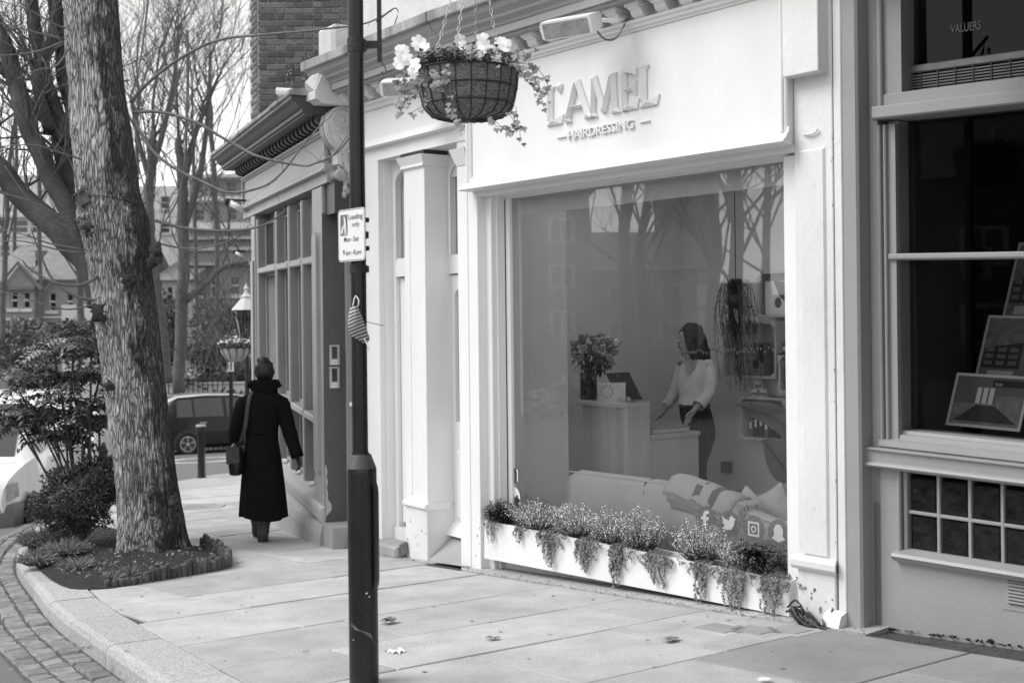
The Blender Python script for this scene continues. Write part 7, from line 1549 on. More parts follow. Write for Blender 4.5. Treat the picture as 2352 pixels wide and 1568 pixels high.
# things on the counter
vz = Vector(SA(iu(1352, 915, -1.32)[0], dv, -1.32)); va_ = thing('flower_vase', 'glass vase with a big bunch of roses on the left end of the counter', 'vase', vz)
hv_ = at(1352, 855, vz.y).z - vz.z; rv = 20 / FV * vz.y
mb = MB(); mb.lathe([(0, 0.002), (rv * .9, .002), (rv, .01), (rv * .98, hv_)], 24, tuple(vz)); mb.build('glass', 'vaseglass', va_, smooth=True); mb = MB(); mb.lathe([(rv * .9, .012), (rv * .9, hv_ * .75), (0, hv_ * .75)], 20, tuple(vz)); mb.build('water', 'dark_item', va_)
st = MB(); lf = MB(); cb = at(1365, 802, vz.y); rbq = 56 / FV * vz.y; ros = []
for k in range(60):
    while True:
        d = Vector((rnd.uniform(-1, 1), rnd.uniform(-1, 1), rnd.uniform(-.5, 1)))
        if d.length < 1: break
    d.normalize(); p = cb + Vector((d.x * rbq, d.y * rbq * .8, d.z * rbq * .75)) * rnd.uniform(.75, 1)
    if any((p - r_).length < .05 for r_ in ros): continue
    ros.append(p); st.tube([vz + Vector((rnd.uniform(-.03, .03), rnd.uniform(-.03, .03), .05)), vz + Vector((d.x * .03, d.y * .03, hv_)), p], .0025, 4, False)
    mb = MB(); mb.ball(p, .031, 12, 8, 1, 1, .95); mb.v = [tuple(Vector(q) + (Vector(q) - p) * .3 * noise.noise(Vector(q) * 70)) for q in mb.v]
    for j in range(9): a = j * 2.4; rr = .014 + .0014 * j; q = p + Vector((math.cos(a) * rr, math.sin(a) * rr, .008 - .001 * j)); mb.leaf(q - Vector((0, 0, .015)), Vector((math.cos(a) * .5, math.sin(a) * .5, 1)), (math.cos(a), math.sin(a), 0), .036, .04, -.25)
    mb.build('rose', 'card' if k == 4 else 'rose', va_, smooth=True)
for k in range(130): d = Vector((rnd.gauss(0, 1), rnd.gauss(0, 1), rnd.gauss(-.8, .5))).normalized(); q = cb + Vector((d.x * rbq, d.y * rbq * .8, d.z * rbq * .9 - .05)) * rnd.uniform(.4, .85); lf.leaf(q, d + Vector((0, 0, -.3)), (0, 0, 1), .06, .032, .2)
st.build('stems', 'stem', va_, fix=False); tag(lf.build('foliage', 'leaf_dark', va_, fix=False), kind='stuff')
c0, c1 = iu(1373, 917, -1.22), iu(1416, 874, -1.22); cd = thing('greeting_card', 'white card with a ring of dark butterflies standing on the counter', 'card', SA((c0[0] + c1[0]) / 2, dv, -1.22))
ch = c1[1] - c0[1]; mb = MB(SA); mb.box(c0[0], c1[0], dv + .001, dv + ch, -1.222, -1.22); mb.build('front', 'card', cd); mb = MB(SA); mb.add([(c1[0], dv + .001, -1.2205), (c1[0] + .015, dv + .001, -1.30), (c1[0] + .015, dv + ch, -1.30), (c1[0], dv + ch, -1.2205)], [(0, 1, 2, 3)]); mb.build('back', 'card', cd)
for k in range(12):
    a = 2 * math.pi * k / 12; uu = (c0[0] + c1[0]) / 2 + (c1[0] - c0[0]) * .30 * math.cos(a); vv = dv + ch * (.52 + .30 * math.sin(a)); mb = MB(SA); s_ = .008; r_ = rnd.uniform(0, 3); ca, sa = math.cos(r_), math.sin(r_); Q = lambda x, y: (uu + s_ * (x * ca - y * sa), vv + s_ * (x * sa + y * ca), -1.2195); mb.add([Q(0, -.2), Q(1.2, .9), Q(1.1, -.6), Q(-1.2, .9), Q(-1.1, -.6), Q(0, .3)], [(0, 1, 5), (0, 2, 1), (0, 5, 3), (0, 3, 4)]); mb.build('butterfly_print', 'dark_item', cd, fix=False)
mb = MB(); uu, vv = iu(1432, 913, -1.2)
for k in range(10): mb.leaf(SA(uu + rnd.uniform(-.06, .06), dv + .015, -1.22), (rnd.uniform(-1, 1), rnd.uniform(-1, 1), rnd.uniform(0, .7)), (0, 0, 1), .05, .03)
tag(mb.build('paper_ribbon', 'rose', fix=False), 'crumpled pale ribbon bow beside the greeting card', 'ribbon')
p0, p1 = iu(1437, 918, -1.36), iu(1408, 856, -1.36); lt = thing('laptop', 'open laptop on the counter, its dark lid seen from behind at an angle', 'laptop', SA(p0[0], dv, -1.36))
mb = MB(SA); hh = p1[1] - dv; mb.add([(p0[0] + .02, dv, -1.28), (p0[0] + .02, dv, -1.52), (p1[0] + .0, dv + hh, -1.52), (p1[0] + .0, dv + hh, -1.28), (p0[0] + .03, dv, -1.28), (p0[0] + .03, dv, -1.52), (p1[0] + .012, dv + hh, -1.52), (p1[0] + .012, dv + hh, -1.28)], [(0, 1, 2, 3), (4, 7, 6, 5), (0, 4, 5, 1), (1, 5, 6, 2), (2, 6, 7, 3), (3, 7, 4, 0)]); mb.build('lid', 'dark_item', lt); mb = MB(SA); mb.box(p0[0] + .03, p0[0] + .2, dv, dv + .012, -1.52, -1.28); mb.build('keyboard', 'steel', lt)
# pictures and plates on the back and left walls
def wall_thing(name, label, cat, x0, y0, x1, y1, m1, m2, w=BW + .03, inset=.2):
    a, b = iu(x0, y1, w), iu(x1, y0, w); t = thing(name, label, cat, SA((a[0] + b[0]) / 2, min(a[1], b[1]), w)); mb = MB(SA); v0, v1 = sorted((iu((x0 + x1) / 2, y1, w)[1], iu((x0 + x1) / 2, y0, w)[1])); mb.cbox(a[0], b[0], v0, v1, BW, w, .004); mb.build('frame', m1, t); e = (b[0] - a[0]) * inset; mb = MB(SA); mb.box(a[0] + e, b[0] - e, v0 + e, v1 - e, w, w + .002); mb.build('picture', m2, t); return t
wall_thing('picture_frame', 'small dark picture frame on the wall above the roses', 'picture', 1418, 742, 1442, 778, 'dark_item', 'card_grey'); wall_thing('picture_frame', 'pale framed notice on the wall behind the laptop', 'picture', 1520, 832, 1560, 872, 'office_mid', 'in_wall', inset=.08)
wall_thing('socket_plate', 'dark square switch plate low on the salon back wall', 'switch', 1655, 1060, 1677, 1086, 'dark_item', 'office_mid', inset=.15)
# crates used as wall shelves
def crate(x0, y0, x1, y1, label, w=BW + .22):
    a, b = iu(x0, y1, w)[0], iu(x1, y0, w)[0]; xm = (x0 + min(x1, 1812)) / 2; v0, v1 = iu(xm, y1, w)[1], iu(xm, y0, w)[1]; t = thing('crate_shelf', label, 'shelf', SA((a + b) / 2, v0, w), 'wooden crates hung as shelves'); e = .02
    for nm, q in (('base_board', (a, b, v0, v0 + e)), ('top_board', (a, b, v1 - e, v1)), ('side_board', (a, a + e, v0 + e, v1 - e)), ('side_board', (b - e, b, v0 + e, v1 - e))): mb = MB(SA); mb.box(q[0], q[1], q[2], q[3], BW + .015, w); mb.build(nm, 'pine', t)
    mb = MB(SA); mb.box(a, b, v0, v1, BW, BW + .014); mb.build('back_board', 'pine', t)
    for (cu, cv, su, sv) in ((a, v0, 1, 1), (b, v0, -1, 1), (a, v1, 1, -1), (b, v1, -1, -1)): mb = MB(SA); k = .07; mb.prism([(cu, cv), (cu + su * k, cv), (cu, cv + sv * k)], w, w + .012); mb.build('corner_block', 'pine', t)
    return a + e, b - e, v0 + e, v1 - e, w
def item(kind, u, v, w, wd, h, m, label, name, cat):
    t = thing(name, label, cat, SA(u, v, w)); mb = MB(SA)
    if kind == 'box':
        mb.box(u - wd / 2, u + wd / 2, v, v + h, w - .08, w); mb.build('box_body', m, t); mb = MB(SA); mb.prism([(u - wd * .1, v + h), (u + wd * .5, v + h * .95), (u + wd * .5, v + h * .35), (u + wd * .2, v + h * .5)], w + .001, w + .0015); mb.build('dark_print', 'dark_item', t)
        mb = MB(SA); mb.prism(ell(u + wd * .1, v + h * .35, wd * .16, wd * .2, 10), w + .001, w + .0016); mb.build('dark_print', 'dark_item', t)
    elif kind == 'bottle':
        c = SA(u, 0, w - .03); mb = MB(); mb.lathe([(0, v), (wd / 2, v), (wd / 2, v + h * .7), (wd * .2, v + h * .8), (wd * .2, v + h), (0, v + h)], 10, (c[0], c[1], 0)); mb.build('bottle_body', m, t, smooth=False); mb = MB(); mb.lathe([(wd * .51, v + h * .2), (wd * .51, v + h * .5)], 10, (c[0], c[1], 0)); mb.build('label', 'card', t)
    elif kind == 'jar':
        c = SA(u, 0, w - .03); mb = MB(); mb.lathe([(0, v), (wd / 2, v), (wd / 2, v + h * .7)], 14, (c[0], c[1], 0)); mb.build('jar_body', 'card', t); mb = MB(); mb.lathe([(wd * .52, v + h * .7), (wd * .52, v + h), (0, v + h)], 14, (c[0], c[1], 0)); mb.build('lid', 'card', t); mb = MB(); mb.lathe([(wd * .505, v + h * .15), (wd * .505, v + h * .5)], 14, (c[0], c[1], 0), -2.9, -1.2); mb.build('label', 'card_grey', t)
    else:
        mb.box(u - wd / 2, u + wd / 2, v, v + h, w - .1, w); mb.build('cover', m, t); mb = MB(SA); mb.box(u - wd * .3, u + wd * .3, v + h * .45, v + h * .8, w, w + .001); mb.build('spine_label', 'card', t)
a, b, v0, v1, w = crate(1738, 622, 1830, 728, 'upper crate shelf holding a printed gift box'); item('box', a + (b - a) * .42, v0, w - .03, .22, .27, 'card', 'white gift box with dark floral print in the upper crate', 'gift_box', 'box')
a, b, v0, v1, w = crate(1662, 738, 1782, 868, 'middle crate shelf behind the hanging plant with a glittery boxed set'); item('box', a + (b - a) * .55, v0, w - .03, .2, .27, 'card_grey', 'patterned boxed hair set in the middle crate', 'gift_box', 'box')
a, b, v0, v1, w = crate(1788, 815, 1850, 902, 'narrow crate shelf with ring binders at the window edge'); item('book', a + .05, v0, w - .03, .045, .2, 'dark_item', 'dark ring binder with white spine label in the narrow crate', 'ring_binder', 'binder'); item('book', a + .10, v0, w - .03, .045, .2, 'card', 'pale ring binder beside the dark one', 'ring_binder', 'binder')
a, b, v0, v1, w = crate(1700, 912, 1806, 1012, 'lowest crate shelf filled with dark books and bottles')
for k in range(6): item('book', a + .05 + k * .055, v0, w - .05, .042, .15 + .03 * (k % 3), 'dark_item' if k % 3 else 'office_mid', ['leftmost book in the lowest crate', 'second dark book in the lowest crate', 'tallest dark book in the lowest crate', 'grey book in the middle of the lowest crate', 'dark book right of the grey one in the lowest crate', 'rightmost tall book in the lowest crate'][k], 'book', 'book')
vj = v1 + .02
for k, (x, lb) in enumerate(((1728, 'left small white jar standing on the lowest crate'), (1748, 'right small white jar standing on the lowest crate'))): item('jar', iu(x, 905, w - .05)[0], vj, w - .05, .07, .065, 'card', lb, 'cream_jar', 'jar')
item('jar', iu(1738, 890, w - .05)[0], vj + .066, w - .05, .07, .06, 'card', 'white jar stacked on top of the two others', 'cream_jar', 'jar')
sh = thing('wall_shelf', 'short dark shelf with a row of small bottles by the window edge', 'shelf', SA(iu(1800, 812, w)[0], iu(1800, 812, w)[1] - .02, w)); mb = MB(SA); us, vs_ = iu(1784, 812, w); mb.box(us, us + .5, vs_ - .02, vs_, BW, w); mb.build('board', 'dark_item', sh)
for k in range(5): item('bottle', us + .03 + k * .055, vs_, w - .04, .038, .11 + .02 * (k % 2), 'dark_item', ['first small bottle on the dark shelf', 'second small bottle on the dark shelf, taller', 'middle small bottle on the dark shelf', 'fourth small bottle on the dark shelf, taller', 'last small bottle on the dark shelf'][k], 'bottle', 'bottle')
# hanging plant
wp = BW + .4; pu, pv = iu(1690, 690, wp); hp = thing('hanging_plant', 'stringy dark hanging plant trailing beside the crate shelves', 'plant', SA(pu, pv - .6, wp)); mb = MB(SA); mb.ball((pu, pv, wp), .085, 12, 8, 1, .8, 1); mb.build('pot', 'dark_item', hp, smooth=True)
st = MB(); lf = MB()
for k in range(95):
    a = rnd.uniform(0, 6.28); r = rnd.uniform(.05, .2); L = rnd.uniform(.15, .75) * (1 if rnd.random() < .6 else .5); du = rnd.gauss(.0, .10); P3 = smooth_path([Vector((pu, pv + .05, wp)), Vector((pu + math.cos(a) * r * .6, pv + .12 + .06 * rnd.random(), wp + math.sin(a) * r * .5)), Vector((pu + math.cos(a) * r + du * .3, pv - L * .3, wp + math.sin(a) * r * .5)), Vector((pu + math.cos(a) * r * .9 + du * .5 + .05, pv - L, wp + math.sin(a) * r * .4))], 3)
    Q3 = [Vector(SA(*p)) for p in P3]; st.tube(Q3, .0028, 3, False)
    for j in range(12): q = Q3[rnd.randrange(2, len(Q3))]; lf.leaf(q, (rnd.uniform(-1, 1), rnd.uniform(-1, 1), rnd.uniform(-1, .4)), (0, 0, 1), .04, .008)
st.build('stems', 'leaf_dark', hp, fix=False); tag(lf.build('foliage', 'leaf_dark', hp, fix=False), kind='stuff'); mb = MB(SA); mb.tube([(pu, pv + .08, wp), (pu, CE, wp)], .004, 5); mb.build('cord', 'dark_item', hp)
# big leaved plant near the glass
wl_ = -.95; rp = SA(iu(1812, 1090, wl_)[0] + .1, FL, wl_); bp_ = thing('leafy_pot_plant', 'broad leaved pot plant at the right side of the salon window', 'plant', rp)
mb = MB(); mb.lathe([(0, .01), (.11, .01), (.14, .26), (.125, .26), (.12, .22), (0, .22)], 18, rp); mb.build('pot', 'dark_item', bp_, smooth=False)
M['broad_leaf'] = mat('broad_leaf', .12, .35, .2, 6)
for P0, P1, P2, wd in (((1815, 1060), (1800, 975), (1690, 928), .09), ((1818, 1100), (1790, 1060), (1750, 1010), .13), ((1825, 1000), (1830, 930), (1800, 880), .1), ((1850, 1080), (1870, 1000), (1880, 940), .1)):
    P3 = smooth_path([Vector(SA(*iu(x, y, wl_), wl_)) for x, y in (P0, P1, P2)], 6); n = len(P3); vs = []; mb = MB()
    for i, p in enumerate(P3):
        t = i / (n - 1); k = math.sin(math.pi * min(1, t * .93 + .07)) ** .8 * wd; tg = (P3[min(i + 1, n - 1)] - P3[max(0, i - 1)]).normalized(); sd = tg.cross(nb).normalized(); vs += [p + sd * k - nb * .03, p, p - sd * k - nb * .03]
    mb.add(vs, [(3 * i + j, 3 * i + j + 1, 3 * i + 4 + j, 3 * i + 3 + j) for i in range(n - 1) for j in (0, 1)]); mb.build('leaf', 'broad_leaf', bp_, smooth=True, fix=False); mb = MB(); mb.tube([Vector(rp) + Vector((0, 0, .2)), P3[0]] + P3[1:], [.008] * n + [.003], 5); mb.build('leaf_stalk', 'stem', bp_)
# fairy lights strung along the shelves and white column at the left
mb = MB(SA); pts = [SA(*iu(x, y, -1.9), -1.9) for x, y in ((1570, 812), (1610, 806), (1680, 805), (1740, 803), (1812, 801))]; mb.tube(smooth_path([Vector(p) for p in pts], 5), .003, 4); fy = mb.build('fairy_light_string', 'plastic_white'); tag(fy, 'string of small lights hung across the salon behind the person', 'lights')
for k in range(34): p = smooth_path([Vector(q) for q in pts], 9)[k]; m_ = MB(); m_.ball(p + Vector((0, 0, rnd.uniform(-.02, .015))), .007, 6, 4, 1, 1, 1.7); m_.build('bulb', 'lamp_lens', fy)
wb_ = SA(*iu(1812, 1290, -.34), -.34); bs_ = thing('wire_basket', 'wire basket standing just inside the right edge of the salon window', 'basket', wb_)
for k in range(8): mb = MB(SA); uu = iu(1802, 1290, -.34)[0]; vv = FL + .05 + k * .05; mb.tube([(uu, vv, -.34), (uu + .3, vv, -.34)], .003, 4); mb.build('wire', 'steel', bs_)
for k in range(4): mb = MB(SA); mb.tube([(uu + .1 * k, FL, -.343), (uu + .1 * k, FL + .42, -.343)], .004, 4); mb.build('upright', 'steel', bs_)
# ================================================================ FAR SIDE: houses, hedges, cars, people
def house(name, label, X0, X1, Y, z0, z1, m, rows, roof=None, th=0., depth=7., bands=(), chim=(), cat='house', sash=True, frame='far_pale', band_m='far_pale'):
    """far building: windows are real recessed openings with frames; rows = (z0, z1, [(x0, x1), ...])"""
    F = Frame((X0, Y), 90.0 + th); W_ = X1 - X0; t = thing(name, label, cat, (X0 + W_ / 2, Y, z0)); p = MB(F)
    zs = sorted(rows, key=lambda r: r[0]); z = z0
    for a, b, cols in zs:
        p.box(0, W_, z, a, -.3, 0); x = 0
        for c0, c1 in cols: p.box(x, c0, a, b, -.3, 0); x = c1
        p.box(x, W_, a, b, -.3, 0); z = b
    p.box(0, W_, z, z1, -.3, 0); p.box(0, W_, z0, z1, -depth, -.35); p.build('wall', m, t)
    for a, b, cols in zs:
        for c0, c1 in cols:
            q = MB(F); q.box(c0, c1, a, b, -.3, -.16); w = q.build('window', 'pane_dark', t); q = MB(F); e = min(.09, (c1 - c0) * .1)
            for bx in ((c0, c0 + e, a, b), (c1 - e, c1, a, b), (c0 + e, c1 - e, a, a + e), (c0 + e, c1 - e, b - e, b)): q.box(bx[0], bx[1], bx[2], bx[3], -.159, -.06)
            if sash: q.box(c0 + e, c1 - e, (a + b) / 2 - .035, (a + b) / 2 + .035, -.159, -.08)
            q.build('window_frame', frame, w); q = MB(F); q.box(c0 - .1, c1 + .1, a - .12, a - .01, -.05, .08); q.build('window_sill', frame, w)
    for a, b, d in bands: q = MB(F); q.box(-.05, W_ + .05, a, b, -.2, d); q.build('string_course', band_m, t)
    if roof:
        q = MB(F); h = roof
        if roof > 0: q.add([(-.3, z1, .35), (W_ + .3, z1, .35), (W_ + .3, z1 + h, -depth / 2), (-.3, z1 + h, -depth / 2), (-.3, z1, -depth - .3), (W_ + .3, z1, -depth - .3)], [(0, 1, 2, 3), (3, 2, 5, 4), (0, 3, 4), (1, 5, 2), (0, 4, 5, 1)])
        rf = q.build('roof', 'slate', t)
        for cx_, w_, h_ in chim: q = MB(F); q.box(cx_, cx_ + w_, z1, z1 + h_, -depth / 2 - .4, -depth / 2 + .4); q.box(cx_ - .08, cx_ + w_ + .08, z1 + h_, z1 + h_ + .15, -depth / 2 - .5, -depth / 2 + .5); q.build('chimney', 'far_brick_dark', rf)
    return t, F
X = lambda x, Y: at(x, 700, Y).x
Z = lambda y, Y, x=300: at(x, y, Y).z
def rows_px(Y, X0, l, th=0.): return [(Z(y1, Y), Z(y0, Y), [(X(a, Y) - X0, X(b, Y) - X0) for a, b in c]) for y0, y1, c in l]
# brick terrace at the left with a gable
Y = 42; X0 = X(-60, Y); t, F = house('brick_house', 'old brick house with a pointed gable and narrow paired windows at the left', X0, X(80, Y), Y, -3, Z(655, Y), 'far_brick', rows_px(Y, X0, [(668, 705, [(-40, -26), (-10, 4), (24, 40), (52, 68)]), (742, 785, [(-40, -26), (-10, 4), (24, 40), (54, 70)])]), None, bands=((Z(732, Y), Z(728, Y), .06),))
q = MB(F); a0, a1 = X(6, Y) - X0, X(84, Y) - X0; zb_, zt_ = Z(656, Y), Z(606, Y); q.add([(a0, zb_, .02), (a1, zb_, .02), ((a0 + a1) / 2, zt_, .02), (a0, zb_, -6), (a1, zb_, -6), ((a0 + a1) / 2, zt_, -6)], [(0, 1, 2), (3, 5, 4), (0, 2, 5, 3), (1, 4, 5, 2), (0, 3, 4, 1)]); q.build('gable', 'far_brick', t)
q = MB(F); q.tube([(a0 - .2, zb_ - .1, .1), ((a0 + a1) / 2, zt_ + .08, .1), (a1 + .2, zb_ - .1, .1)], .07, 4); q.box(a0, a1, zb_ - .1, zb_, .02, .14); q.build('gable_coping', 'far_brick_dark', t)
q = MB(F); q.box(a1 - 1.0, a1 + .1, zb_, zb_ + 1.35, -3.4, -2.6); q.build('chimney', 'far_brick_dark', t)
q = MB(F); q.add([(0, zb_, .2), (a0 + .2, zb_, .2), (a0 + .2, zb_ + 1.6, -4), (0, zb_ + 1.6, -4)], [(0, 1, 2, 3)]); q.build('roof', 'slate', t)
X0 = X(80, Y); t, F = house('brick_house', 'brick house with white sash windows next to the gabled house', X0, X(250, Y), Y + .4, -3, Z(640, Y), 'far_brick', rows_px(Y, X0, [(670, 710, [(102, 118), (142, 158), (205, 221)]), (745, 785, [(102, 120), (142, 160)])]), 2.0, bands=((Z(728, Y), Z(724, Y), .08), (Z(641, Y), Z(634, Y), .15)), chim=((1.2, .9, 2.3),))
# white modern block
Y = 62; X0 = X(-80, Y); t, F = house('apartment_block', 'pale modern apartment block with dark ribbon windows behind the brick houses', X0, X(118, Y), Y, -3, Z(400, Y), 'far_pale', rows_px(Y, X0, [(500, 535, [(-70, -20), (-12, 20), (22, 68), (72, 110)]), (560, 588, [(-70, -20), (0, 26), (28, 56), (60, 92)])]), None, cat='building', bands=((Z(497, Y), Z(490, Y), .3),))
Y = 66; X0 = X(100, Y); house('apartment_block', 'lower pale block beside the white apartment block', X0, X(215, Y), Y, -3, Z(585, Y), 'far_grey', rows_px(Y, X0, [(600, 625, [(120, 150), (165, 195)])]), None, cat='building', sash=False)
# stepped flats and white houses in the middle
Y = 58; X0 = X(255, Y); house('apartment_block', 'long pale block of flats behind the slender bare trees', X0, X(440, Y), Y, -4, Z(428, Y), 'far_pale', rows_px(Y, X0, [(452, 480, [(285, 310), (330, 352), (372, 392)]), (510, 536, [(285, 310), (330, 352), (372, 392), (405, 425)])]), None, cat='building', frame='far_grey')
Y = 54; X0 = X(436, Y); house('apartment_block', 'grey brick flats with white balcony bands beside the grey shop', X0, X(640, Y), Y, -4, Z(402, Y), 'far_grey', rows_px(Y, X0, [(422, 446, [(452, 472), (486, 508), (524, 546), (560, 590)]), (482, 508, [(452, 472), (486, 508), (524, 546), (560, 590)])]), None, cat='building', bands=((Z(468, Y), Z(458, Y), .9), (Z(415, Y), Z(408, Y), .9), (Z(532, Y), Z(518, Y), 1.0)), frame='far_grey')
Y = 46; X0 = X(418, Y); house('terraced_house', 'far brick terrace with white sash windows above the hedge', X0, X(660, Y), Y, -4, Z(548, Y), 'far_brick', rows_px(Y, X0, [(636, 680, [(446, 462), (484, 506), (527, 552), (576, 600)]), (728, 790, [(440, 458), (508, 528), (560, 590)])]), None, bands=((Z(612, Y), Z(606, Y), .25), (Z(578, Y), Z(570, Y), .15), (Z(553, Y), Z(546, Y), .2)), band_m='far_grey')
Y = 44; X0 = X(372, Y); house('white_house', 'small white rendered house between the garden trees', X0, X(425, Y), Y, -4, Z(645, Y), 'far_pale', rows_px(Y, X0, [(660, 690, [(384, 396), (404, 416)]), (700, 722, [(384, 396)])]), .9)
Y = 40; X0 = X(180, Y); house('white_garage', 'low white garage wall behind the mahonia', X0, X(262, Y), Y - 1.5, -4, Z(700, Y), 'far_pale', [], None, cat='building')
# garden wall, railings, hedges
Y = 34; gw_ = thing('garden_wall', 'low pale garden wall along the far road', 'wall', (X(420, Y), Y, -2)); q = MB(); q.box(X(250, Y), X(640, Y), Y, Y + .25, -3, Z(884, Y)); q.build('wall', 'far_pale', gw_); q = MB(); q.cbox(X(250, Y) - .02, X(640, Y), Y - .04, Y + .3, Z(884, Y), Z(880, Y)); q.build('coping', 'far_grey', gw_)
Y = 33.6; rl = thing('railings', 'thin dark iron railings in front of the far garden wall', 'railings', (X(420, Y), Y, -2)); k = 0; x = X(385, Y)
while x < X(520, Y): q = MB(); q.tube([(x, Y, -2.2), (x, Y, Z(868, Y))], .014, 4); q.build('bar', 'black_matt', rl); x += .13
for zz in (Z(872, Y), Z(905, Y)): q = MB(); q.box(X(385, Y), X(520, Y), Y - .015, Y + .015, zz - .012, zz + .012); q.build('rail', 'black_matt', rl)
def far_bush(x0, x1, y0, y1, Y, n, label, m='hedge', L=.22):
    c = at((x0 + x1) / 2, (y0 + y1) / 2, Y); rx = (x1 - x0) / 2 / FV * Y; rz = (y1 - y0) / 2 / FV * Y
    return bush('garden_shrub', c, rx, min(rx, 1.2), rz, n, L, L * .55, label, m, lump=.5)
M['hedge_pale'] = mat('far_pale_leaves', .3, .7, .6, 8); M['hedge_dark'] = mat('far_dark_leaves', .06, .6, .6, 8)
far_bush(430, 600, 835, 945, 35, 3600, 'clipped dark hedge behind the parked cars', 'hedge_dark', .16)
far_bush(385, 470, 850, 900, 34.5, 700, 'pale leaved shrub over the garden wall', 'hedge_pale', .18); far_bush(430, 520, 760, 850, 37, 1300, 'loose green shrub left of the far hanging basket', 'hedge', .18); far_bush(500, 600, 780, 880, 38, 1500, 'shrub behind the far hanging basket', 'hedge_pale', .2)
far_bush(360, 420, 690, 830, 39, 1300, 'tall ivy covered shrub between the bare trees', 'hedge', .2); far_bush(255, 350, 690, 860, 41, 1300, 'shrub hidden behind the big trunk', 'hedge', .2); far_bush(-30, 110, 740, 850, 30, 2000, 'feathery grey shrub behind the mahonia at the left edge', 'hedge', .14); far_bush(440, 560, 690, 780, 43, 1100, 'mottled shrub against the far terrace', 'hedge', .2)
far_bush(110, 260, 745, 830, 34, 1500, 'mottled garden shrub over the roof of the parked van', 'hedge_dark', .2)

